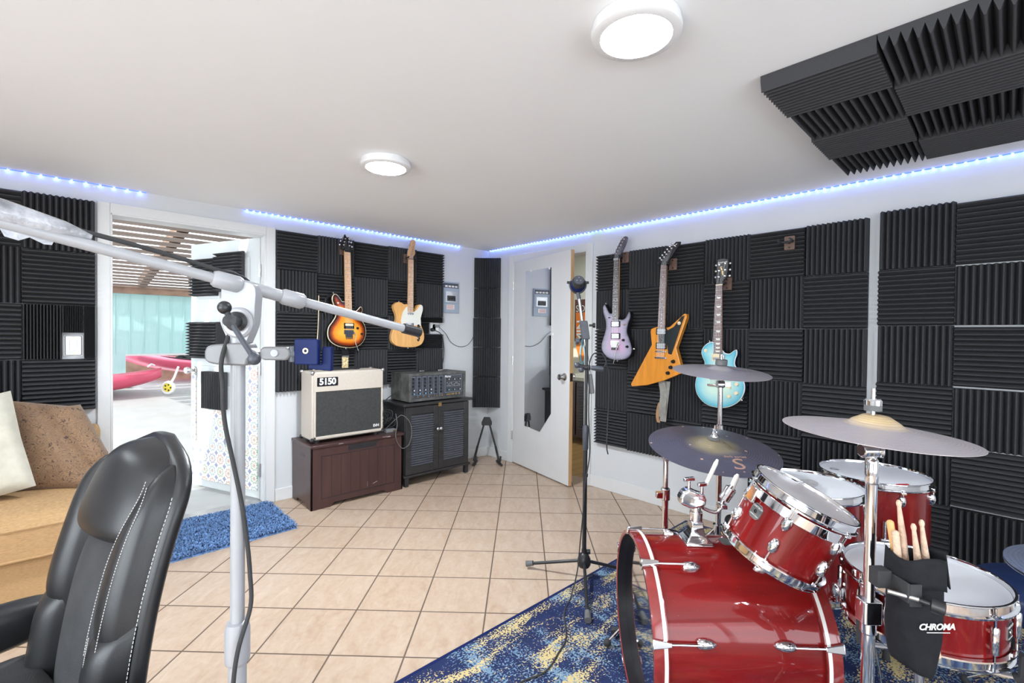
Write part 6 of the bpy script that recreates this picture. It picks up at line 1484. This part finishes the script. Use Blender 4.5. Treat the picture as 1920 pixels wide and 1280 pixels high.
# tom holder on the shell
def bp3(x, y, z): return iM @ V((x, y, z))
hp = V((1.618, 0.752, 0.580))
th_ = obj('tom_holder', MB().lathe([(0, 0.0), (0.066, -0.006), (0.066, 0.004), (0.050, 0.016), (0.034, 0.034), (0.030, 0.060), (0.030, 0.072), (0, 0.074)], 4, iM @ basis(hp, (BX + BA).normalized(), (BA - BX).normalized(), V((0, 0, 1)))).cyl(iM @ (hp + V((0, 0, .05))), iM @ (hp + V((0, 0, .145))), 0.0165, 20).cyl(iM @ (hp + V((0, 0, .07))), iM @ (hp + V((0, 0, .105))), 0.022, 20), 'chrome', t, bev=0.004)
hp2 = hp + V((0, 0, 0.145)); ax = (_R * 0.75 - _F * 0.5 + V((0, 0, 0.0))).normalized()
arc = [hp2 + V((0, 0, -.012)) - ax * 0.004] 
prof = [(0.0, 0.0)] + [(0.062 * cos(rad(a)), 0.058 * sin(rad(a))) for a in (188, 170, 150, 130, 110, 90)] + [(0.020, 0.045), (0.022, -0.012)]
obj('ratchet_disc', MB().prism([(-0.060, -0.012), (-0.062, 0.012), (-0.052, 0.030), (-0.030, 0.044), (0.0, 0.030), (0.024, 0.022), (0.030, 0.008), (0.028, -0.016), (-0.02, -0.030)], -0.022, 0.022, iM @ basis(hp2, _R, V((0, 0, 1)), -_F)), 'chrome', th_, bev=0.008, segs=3)
for dx, dz, s_ in ((-0.026, 0.045, 1.0), (0.020, 0.026, 0.8)):
    p = hp2 + _R * dx + V((0, 0, dz))
    obj('wing_bolt', MB().cyl(iM @ (p - V((0, 0, .015))), iM @ (p + V((0, 0, .022))), 0.005, 10).box(-0.022 * s_, 0.022 * s_, -0.006, 0.006, 0.020, 0.034, iM @ basis(p, (_R * .9 + _F * .3).normalized(), (_F * .9 - _R * .3).normalized(), V((0, 0, 1)))), 'chrome', th_, bev=0.003)
lr = [hp2 + _R * 0.02 - V((0, 0, .012)), (1.650, 0.740, 0.690), (1.676, 0.712, 0.676), (1.690, 0.700, 0.684), (1.697, 0.694, 0.708), (1.706, 0.680, 0.748), (1.714, 0.668, 0.775)]
obj('bent_rod', MB().tube([iM @ p for p in spline(lr, 6)], 0.0062, 12), 'chrome', th_)
obj('rod_clamp', MB().tube([iM @ V((1.700, 0.690, 0.722)), iM @ V((1.712, 0.668, 0.766))], 0.020, 8).box(-.012, .012, -.02, .02, -.008, .008, iM @ basis((1.697, 0.694, 0.700), _R, _F, _U)), 'chrome', th_, bev=0.003)
obj('plastic_sleeve', MB().tube([iM @ V((1.660, 0.735, 0.775)), iM @ V((1.683, 0.712, 0.850)), iM @ V((1.687, 0.708, 0.864))], [0.0075, 0.0075, 0.004], 10), 'pickgw', th_)
obj('plastic_sleeve', MB().tube([iM @ V((1.722, 0.672, 0.760)), iM @ V((1.736, 0.660, 0.803)), iM @ V((1.740, 0.657, 0.812))], [0.010, 0.009, 0.004], 10), 'pickgw', th_)

# rack tom
tn_ = V((0.156, -0.395, 0.905)).normalized()
tx = (_R - tn_ * _R.dot(tn_)).normalized(); ty = tn_.cross(tx)
TH = 0.216; TC = V((1.674, 0.431, 0.807)) - tn_ * TH
rt = drum('rack_tom', 'tilted glossy red rack tom mounted over the bass drum', basis(TC, tx, ty, tn_), 0.143, TH, 6, rad(229), head='sheen_head', badge_at=(rad(194), 0.122), group='tom drums', lugz=0.066)
b = MB(); n = 30; vs_ = []
for i in range(n + 1):
    a = rad(165 + 118 * i / n)
    for r_, z in ((0.150, TH - .056), (0.150, TH - .026), (0.153, TH - .026), (0.153, TH - .056)): vs_.append((r_ * cos(a), r_ * sin(a), z))
fs = [(4 * i + j, 4 * (i + 1) + j, 4 * (i + 1) + (j + 1) % 4, 4 * i + (j + 1) % 4) for i in range(n) for j in range(4)] + [(0, 1, 2, 3), (4 * n + 3, 4 * n + 2, 4 * n + 1, 4 * n)]
obj('suspension_band', b.add(vs_, fs), 'chrome', rt, bev=0.0015)
obj('suspension_bracket', MB().box(-0.018, 0.018, 0.150, 0.162, TH - .08, TH - .03, Matrix.Rotation(rad(92), 4, 'Z')), 'chrome', rt, bev=0.004)
def leg_rod(t, r, th, ztop, zbot, parent_z):
    dr = V((cos(th), sin(th), 0)); p = dr * (r + .018)
    b = MB().tube([p + V((0, 0, ztop)), p + V((0, 0, 0.02)), p + dr * 0.05 + V((0, 0, zbot + 0.10)), p + dr * 0.06 + V((0, 0, zbot + 0.02))], 0.0055, 10)
    for k_ in range(3): b.cyl(p + V((0, 0, ztop - .02 - .03 * k_)), p + V((0, 0, ztop - .024 - .03 * k_)), 0.0062, 10)
    l_ = obj('leg', b, 'chrome', t)
    obj('leg_bracket', MB().box(-0.016, 0.016, r - 0.001, r + 0.03, 0.10, 0.17, Matrix.Rotation(th - pi / 2, 4, 'Z')), 'chrome', l_, bev=0.004)
    obj('rubber_foot', MB().tube([p + dr * 0.057 + V((0, 0, zbot + 0.05)), p + dr * 0.062 + V((0, 0, zbot + .008))], [0.010, 0.014], 14), 'rubber', l_)
ft = drum('floor_tom', 'nearer red floor tom with a stained white head behind the rack tom', at(2.17, 0.555, 0.325), 0.189, 0.385, 6, rad(-75), badge_at=(rad(120), 0.26), group='tom drums')
for a in (20, 140, 260): leg_rod(ft, 0.189, rad(a), 0.20, -0.316, 0)
obj('strike_smudge', MB().lathe([(0, 0.3869), (0.05, 0.3869), (0.05, 0.3872), (0, 0.3872)], 24, Matrix.Diagonal((1.5, 0.8, 1, 1))), mat('grey stick smudge', (0.62, 0.61, 0.60), 0.5, noise=0.2, scale=60), ft)
ft2 = drum('floor_tom', 'farther red floor tom closest to the foam wall with a red tab on its head', at(2.645, 0.413, 0.31), 0.199, 0.382, 8, rad(-98), badge_at=(rad(60), 0.26), group='tom drums')
for a in (-42, 85, 200): leg_rod(ft2, 0.199, rad(a), 0.24, -0.301, 0)
obj('red_tab', MB().prism(rrect(0.055, 0.010, 0.004), 0.384, 0.3865, at(-0.122, -0.118, 0, rad(-38))), 'redtag', ft2)
text('head_logo', 'G', 0.05, at(-0.06, 0.135, 0.384, rad(-40)), 'steel', ft2)

# snare drum on its stand
sn = drum('snare_drum', 'shallow red snare drum with white head in front of the throne', at(1.698, 0.154, 0.522), 0.170, 0.138, 0, 0, group=None)
for i in range(8):
    th = rad(222 + 10 + 45 * i); dr = V((cos(th), sin(th), 0))
    l_ = obj('tube_lug', MB().tube([dr * .181 + V((0, 0, z)) for z in (0.036, 0.040, 0.098, 0.102)], [0.006, 0.0085, 0.0085, 0.006], 12).box(-.005, .005, .166, .181, .046, .054, Matrix.Rotation(th - pi / 2, 4, 'Z')).box(-.005, .005, .166, .181, .084, .092, Matrix.Rotation(th - pi / 2, 4, 'Z')), 'chrome', sn)
    obj('tension_rod', MB().cyl(dr * .181 + V((0, 0, -.006)), dr * .181 + V((0, 0, .146)), 0.0028, 8).cyl(dr * .181 + V((0, 0, .120)), dr * .181 + V((0, 0, .128)), 0.0055, 8), 'chrome', l_)
badge(sn, 0.170, 0.07, rad(258), 0.036, 0.050, 'bodydark')
stn = obj('strainer', MB().box(-0.022, 0.022, 0.170, 0.192, 0.02, 0.115, Matrix.Rotation(rad(150 - 90), 4, 'Z')), 'bodydark', sn, bev=0.004)
obj('strainer_lever', MB().box(-0.010, 0.010, 0.192, 0.200, 0.03, 0.125, Matrix.Rotation(rad(150 - 90), 4, 'Z')), 'chrome', stn, bev=0.003)
t = thing('snare_stand', 'chrome snare stand with rubber tipped basket arms under the snare drum', 'drum stand', at(1.698, 0.154, RZ))
obj('pole', MB().cyl((0, 0, 0.12), (0, 0, 0.44), 0.011, 16), 'chrome', t)
for a in (150, 255, 20):
    dr = V((cos(rad(a)), sin(rad(a)), 0))
    ar = obj('basket_arm', MB().tube(spline([V((0, 0, .43)), dr * .08 + V((0, 0, .455)), dr * .17 + V((0, 0, .478)), dr * .195 + V((0, 0, .49))], 4), 0.0075, 10), 'chrome', t)
    obj('rubber_grip', MB().tube([dr * .186 + V((0, 0, .482)), dr * .200 + V((0, 0, .492)), dr * .202 + V((0, 0, .545))], 0.013, 10), 'rubber', ar)
    lg = obj('leg', MB().cyl(V((0, 0, .20)), dr * .22 + V((0, 0, .015)), 0.006, 10), 'chrome', t)
    obj('rubber_foot', MB().ball(dr * .225 + V((0, 0, .013)), 0.013, 12), 'rubber', lg)

# cymbals and stands
def cymbal(label, c, n_, r, m, bell=0.055, bellh=0.022, bow=0.016, group='cymbals'):
    t = tag(obj('cymbal', MB().lathe([(0.006, bow + bellh), (bell * .45, bow + bellh * .86), (bell * .8, bow + bellh * .38), (bell, bow), (bell * 1.15, bow - .0015), (r * .6, bow * .62), (r * .85, bow * .22), (r, 0), (r, -0.0012), (r * .85, bow * .22 - .0014), (r * .6, bow * .62 - .0014), (bell, bow - .0016), (bell * .6, bow + bellh * .62), (0.006, bow + bellh - .002)], 96), m, None, axis_m(c, n_), sharp=60), label, 'cymbal', group)
    return t
def felt(parent, m, z, r=0.017):
    obj('felt', MB().lathe([(0.005, z), (r, z), (r, z + 0.014), (0.005, z + 0.014), (0.005, z)], 20, m), 'greyrub', parent)
def wingnut(parent, m, z):
    obj('wing_nut', MB().lathe([(0, z), (0.010, z), (0.009, z + 0.014), (0, z + 0.014)], 14, m).box(-0.022, -0.007, -0.004, 0.004, z + 0.002, z + 0.026, m).box(0.007, 0.022, -0.004, 0.004, z + 0.002, z + 0.026, m), 'chrome', parent, bev=0.002)
def tripod(t, spread, zt, zh, a0, pr=0.013):
    for i in range(3):
        a = a0 + i * 2 * pi / 3; dr = V((cos(a), sin(a), 0))
        lg = obj('leg', MB().cyl(V((0, 0, zt)) + dr * pr, dr * spread + V((0, 0, 0.018)), 0.008, 10).cyl(V((0, 0, zh)) + dr * pr, dr * spread * .52 + V((0, 0, zt * .5 + .01)), 0.005, 8), 'chrome', t)
        obj('rubber_foot', MB().ball(dr * (spread + .004) + V((0, 0, .016)), 0.016, 12), 'rubber', lg)
    obj('leg_collar', MB().lathe([(pr, zt - .02), (pr + .012, zt - .018), (pr + .012, zt + .02), (pr, zt + .022)], 20), 'chrome', t)
# right crash
cr_n = V((0.013, 0.015, 1)) + _R * -0.10 * 0 ; c1 = V((1.478, 0.232, 1.083))
rc_n = (V((0, 0, 1)) + _R * 0.055 - _F * 0.03).normalized()
cymbal('pale bronze crash cymbal on the chrome stand that carries the stick bag', V((1.484, 0.230, 1.062)), rc_n, 0.203, 'cyC', bell=0.062, bellh=0.028, bow=0.020)
t = thing('cymbal_stand', 'tall chrome cymbal stand with the black stick bag clamped to it', 'cymbal stand', at(1.475, 0.233, RZ))
zz = -RZ
obj('lower_tube', MB().cyl((0, 0, 0.10), (0, 0, 0.60), 0.0145, 24), 'chrome', t)
cb_ = obj('tube_clamp', MB().prism(rrect(0.048, 0.040, 0.008), 0.575, 0.632, basis((0, 0, 0), _R, _F, _U)).lathe([(0.0145, 0.545), (0.0185, 0.55), (0.0185, 0.58)], 20), 'chrome', t, bev=0.003)
obj('wing_screw', MB().cyl(_R * .02 + V((0, 0, .60)), _R * .040 + V((0, 0, .60)), 0.006, 10).prism([(-0.010, -0.038), (0.010, -0.038), (0.016, 0.0), (0.010, 0.038), (-0.010, 0.038), (-0.016, 0)], -0.003, 0.003, basis(_R * .048 - _F * .004 + V((0, 0, .60)), _R, _U, -_F)), 'chrome', cb_, bev=0.002)
obj('middle_tube', MB().cyl((0, 0, 0.60), (0, 0, 0.93), 0.0127, 24), 'chrome', t)
obj('tube_joint', MB().lathe([(0.0127, 0.925), (0.0145, 0.93), (0.0145, 0.985), (0.011, 0.99)], 24), 'chrome', t)
obj('upper_tube', MB().cyl((0, 0, 0.93), (0, 0, 1.045), 0.0105, 20), 'chrome', t)
obj('tilter', MB().lathe([(0, -0.020), (0.018, -0.020), (0.020, -0.014), (0.020, 0.014), (0.018, 0.020), (0, 0.020)], 8, basis(-_R * .010 - _F * .002 + V((0, 0, 1.010)), _U, _F, _R)).cyl(V((0, 0, 1.010)) + _R * .012 - _F * .008, V((0, 0, 1.010)) + _R * .020 - _F * .012, 0.017, 18), 'chrome', t, bev=0.003)
obj('cymbal_post', MB().cyl((0, 0, 1.04), (0, 0, 1.165), 0.0048, 12), 'chrome', t)
felt(t, at(0, 0, 0), 1.110, 0.019)
obj('felt_washer', MB().lathe([(0.005, 1.124), (0.019, 1.124), (0.0195, 1.136), (0.016, 1.140), (0.005, 1.140)], 20), 'chrome', t)
tripod(t, 0.30, 0.24, 0.12, 1.4)
# ride
rd_n = V((-0.107, -0.144, 1)).normalized(); RCc = V((1.930, 0.831, 0.842))
rm = axis_m(RCc, rd_n)
rd = cymbal('large dark flecked ride cymbal tilted over the bass drum', RCc, rd_n, 0.254, 'cyB', bell=0.062, bellh=0.022, bow=0.018)
tx_ = (_R - rd_n * _R.dot(rd_n)).normalized(); ty_ = rd_n.cross(tx_)
iR = rm.inverted()
text('emblem', 'S', 0.11, iR @ basis(RCc + tx_ * 0.020 - ty_ * 0.168 + rd_n * 0.0100, tx_, (ty_ + rd_n * 0.10).normalized(), (rd_n - ty_ * 0.10).normalized()), 'copperi', rd, shear=0.25)
text('lettering', 'dark series', 0.020, iR @ basis(RCc + tx_ * 0.040 - ty_ * 0.108 + rd_n * 0.0142, tx_, (ty_ + rd_n * 0.09).normalized(), (rd_n - ty_ * 0.09).normalized()), 'copperi', rd)
SA = V((1.866, 1.003, RZ))
t = thing('cymbal_stand', 'chrome boom cymbal stand holding the dark ride cymbal', 'cymbal stand', at(*SA))
obj('lower_tube', MB().cyl((0, 0, 0.10), (0, 0, 0.62), 0.0130, 20), 'chrome', t)
obj('tube_clamp', MB().lathe([(0.013, 0.59), (0.019, 0.592), (0.019, 0.64), (0.011, 0.645)], 20).box(-0.04, -0.01, -0.012, 0.012, 0.60, 0.625, basis((0, 0, 0), _R, _F, _U)), 'chrome', t, bev=0.002)
obj('upper_tube', MB().cyl((0, 0, 0.62), (0, 0, 0.775), 0.0100, 20), 'chrome', t)
obj('boom_tilter', MB().prism([(-0.035, 0.03), (0.0, -0.035), (0.030, 0.0), (0.036, 0.03), (0.0, 0.02)], -0.014, 0.014, basis((0, 0, 0.785), _R, _U, -_F)).ball((-0.02 * _R).to_tuple()[:2] + (0.805,), 0.018, 14), 'chrome', t, bev=0.003)
pc_ = RCc - SA
obj('boom_arm', MB().cyl(V((0, 0, 0.79)), pc_ - rd_n * 0.045, 0.0075, 14), 'chrome', t)
obj('cymbal_post', MB().cyl(pc_ - rd_n * 0.055, pc_ + rd_n * 0.10, 0.0045, 12), 'chrome', t)
lm = Matrix.Translation(-SA) @ rm
felt(t, lm, 0.040, 0.022); wingnut(t, lm, 0.055)
obj('felt_cap', MB().lathe([(0.005, 0.054), (0.018, 0.054), (0.016, 0.062), (0.005, 0.062)], 16, lm), 'chrome', t)
tripod(t, 0.26, 0.22, 0.12, 0.55)
# upper crash
uc_n = V((-0.060, -0.094, 1)).normalized(); UC = V((2.378, 0.990, 1.125))
cymbal('hammered pale crash cymbal high in front of the sea blue guitar', UC, uc_n, 0.229, 'cyA', bell=0.06, bellh=0.020, bow=0.016)
t = thing('cymbal_stand', 'straight chrome cymbal stand rising behind the dark ride cymbal', 'cymbal stand', at(UC.x, UC.y, RZ))
obj('lower_tube', MB().cyl((0, 0, 0.15), (0, 0, 0.84), 0.0135, 20), 'chrome', t)
obj('tube_clamp', MB().lathe([(0.0135, 0.80), (0.018, 0.805), (0.018, 0.85), (0.012, 0.855)], 20), 'chrome', t)
obj('upper_tube', MB().cyl((0, 0, 0.84), (0, 0, 1.04), 0.0115, 20), 'chrome', t)
obj('tilter', MB().lathe([(0, -0.018), (0.018, -0.018), (0.020, 0.0), (0.018, 0.018), (0, 0.018)], 12, basis(V((0, 0, 1.055)), _U, _F, _R)).box(0.015, 0.05, -0.004, 0.004, -0.012, 0.012, basis(V((0, 0, 1.055)), _R, _F, _U)), 'chrome', t, bev=0.002)
um = Matrix.Translation((-UC.x, -UC.y, -RZ)) @ axis_m(UC, uc_n)
obj('cymbal_post', MB().cyl((0, 0, 1.04), um @ V((0, 0, 0.09)), 0.0045, 12), 'chrome', t)
felt(t, um, 0.037, 0.028); obj('felt', MB().lathe([(0.005, 0.051), (0.028, 0.051), (0.027, 0.062), (0.005, 0.062), (0.005, 0.051)], 20, um), 'greyrub', t); wingnut(t, um, 0.064)
tripod(t, 0.33, 0.33, 0.16, 0.2)
# hi-hat
HC_ = V((1.605, -0.176, 0.792)); hn = V((0.0, 0.0, 1.0))
cymbal('hi-hat top cymbal tinted with painted led reflection, at the snare side nearest the throne', HC_ + V((0, 0, 0.006)), hn, 0.178, 'cyD', bell=0.05, bellh=0.02, bow=0.016)
cymbal('hi-hat bottom cymbal tinted with painted led reflection, facing up under its twin', HC_ - V((0, 0, 0.001)), (0, 0, -1), 0.178, 'cyD', bell=0.05, bellh=0.02, bow=0.016)
t = thing('hihat_stand', 'chrome hi-hat stand beside the snare drum', 'cymbal stand', at(HC_.x, HC_.y, RZ))
obj('pole', MB().cyl((0, 0, 0.05), (0, 0, 0.735), 0.012, 20), 'chrome', t)
obj('pull_rod', MB().cyl((0, 0, 0.70), (0, 0, 0.98), 0.0032, 10), 'chrome', t)
obj('clutch', MB().lathe([(0.0032, 0.84), (0.012, 0.842), (0.012, 0.88), (0.0032, 0.882)], 16), 'chrome', t)
tripod(t, 0.24, 0.22, 0.12, 0.5)
obj('pedal', MB().box(-0.045, 0.045, -0.15, 0.15, 0.012, 0.03, Matrix.Rotation(rad(40), 4, 'Z')), 'steel', t, bev=0.004)
# throne
t = thing('drum_throne', 'round midnight blue drum throne behind the snare drum', 'stool', at(2.30, -0.100, RZ))
obj('seat', MB().lathe([(0, 0.40), (0.165, 0.40), (0.185, 0.415), (0.19, 0.45), (0.185, 0.480), (0.165, 0.495), (0, 0.50)], 48), 'throne', t, sharp=60)
obj('pole', MB().cyl((0, 0, 0.12), (0, 0, 0.40), 0.014, 18), 'chrome', t)
tripod(t, 0.24, 0.24, 0.14, 0.9)

# stick bag
SB = V((1.424, 0.154, 0)) + 0.016 * _R
t = thing('stick_bag', 'black canvas stick bag full of drum sticks in front of the snare drum', 'stick bag', basis((SB.x, SB.y, 0.535), _R, _F, _U))
def bag(u, v):
    a = 2 * pi * u; k = 0.72 + 0.28 * min(1, v * 3.2) ** 0.6; z = 0.262 * v
    c_ = abs(cos(a)) ** 0.7 * (1 if cos(a) > 0 else -1); s_ = abs(sin(a)) ** 0.8 * (1 if sin(a) > 0 else -1)
    return (0.048 * c_ * k + 0.003 * sin(7 * v + 2 * a), 0.043 * s_ * k * (1 - 0.06 * v) + 0.004 * sin(5 * v), z - 0.02 * (1 - v) * cos(a) * 0.8)
g = grid_surf(bag, 40, 22, True); g.f.append(tuple(range(39, -1, -1)))
bo = obj('bag_body', g, 'bagc', t, sharp=60); bo.modifiers.new('thick', 'SOLIDIFY').thickness = -0.0025
def flap(u, v):
    a = rad(150 + 255 * u); k = 1.06 + 0.05 * v
    c_ = abs(cos(a)) ** 0.7 * (1 if cos(a) > 0 else -1); s_ = abs(sin(a)) ** 0.8 * (1 if sin(a) > 0 else -1)
    return (0.048 * c_ * k, 0.041 * s_ * k, 0.268 - 0.070 * v + 0.006 * sin(3 * a))
obj('folded_flap', grid_surf(flap, 34, 6), 'bagc', t).modifiers.new('thick', 'SOLIDIFY').thickness = 0.003
obj('folded_flap', grid_surf(lambda u, v: (0.045 + 0.013 * v, 0.030 - 0.06 * u, 0.268 + 0.015 * u - 0.085 * v * (0.3 + 0.7 * u)), 8, 8), 'bagc', t).modifiers.new('thick', 'SOLIDIFY').thickness = 0.003
text('lettering', 'CHROMA', 0.0195, basis((0.012, -0.0475, 0.122), V((1, 0.02, 0)), V((0, 0, 1)), V((0, -1, 0))), 'label', t, shear=0.2, bold=0.0005, sp=0.95)
obj('lettering_underline', MB().box(-0.010, 0.042, -0.0476, -0.0470, 0.1085, 0.1100), 'label', t)
cl_ = obj('clamp_bracket', MB().box(-0.092, -0.060, -0.010, 0.02, 0.188, 0.228).box(-0.055, -0.028, -0.054, -0.051, 0.170, 0.220).box(-0.060, -0.055, -0.054, 0.02, 0.178, 0.222), 'rubber', t, bev=0.002)
obj('clamp_knob', MB().lathe([(0, 0), (0.006, 0), (0.006, 0.018), (0.0155, 0.020), (0.0155, 0.042), (0.008, 0.044), (0, 0.042)], 14), 'black', t, axis_m((-0.040, -0.060, 0.190), (0.75, -0.66, -0.1)))
obj('clamp_screw', MB().cyl((-0.085, -0.030, 0.193), (-0.030, -0.064, 0.189), 0.006, 12), 'knobm', t)
iS = t.matrix_world.copy()
def stick(x, y, lean, ztop, m, tip, label):
    """x, y where the stick crosses the bag mouth"""
    top = V((x + lean[0], y + lean[1], ztop)); mouth = V((x, y, 0.25)); d = (mouth - top).normalized()
    bot = top + d * (ztop - 0.03) / abs(d.z) * 0.98
    L_ = (bot - top).length
    s_ = thing('drum_stick', label, 'drum stick', iS @ axis_m(top, -d), 'drum sticks in the bag')
    if tip:
        obj('tip', MB().lathe([(0, 0), (0.003, -.001), (0.0052, -.006), (0.0055, -.011), (0.004, -.017)], 14), m, s_)
        obj('shaft', MB().lathe([(0.004, -.017), (0.0042, -.02), (0.0075, -.085), (0.0078, -L_), (0, -L_)], 14), m, s_)
    else:
        obj('shaft', MB().lathe([(0, 0), (0.004, -.0008), (0.007, -.004), (0.0075, -.009), (0.0078, -L_), (0, -L_)], 14), m, s_)
stick(-0.016, 0.008, (-0.010, 0.01), 0.385, 'stick', True, 'tallest worn drum stick in the black bag, tip up')
stick(-0.004, -0.014, (-0.010, 0.004), 0.340, 'stick', True, 'worn drum stick in front of the tallest one in the black bag')
stick(0.018, -0.010, (-0.010, 0.004), 0.348, 'stick', True, 'worn drum stick standing apart on the right in the black bag')
stick(-0.030, 0.018, (-0.012, 0.004), 0.335, 'stickn', False, 'clean golden drum stick standing butt end up in the black bag')
stick(-0.038, 0.000, (-0.006, 0.004), 0.318, 'stick', False, 'short worn drum stick half hidden behind the chrome stand pole')

# lettering becomes mesh so that every part is plain geometry
dg = bpy.context.evaluated_depsgraph_get()
for o in [o for o in SC.objects if o.type == 'FONT']:
    me = bpy.data.meshes.new_from_object(o.evaluated_get(dg))
    k = bpy.data.objects.new(o.name, me); COL.objects.link(k)
    nm = o.name; k.parent = o.parent; k.matrix_local = o.matrix_local.copy()
    bpy.data.objects.remove(o); k.name = nm
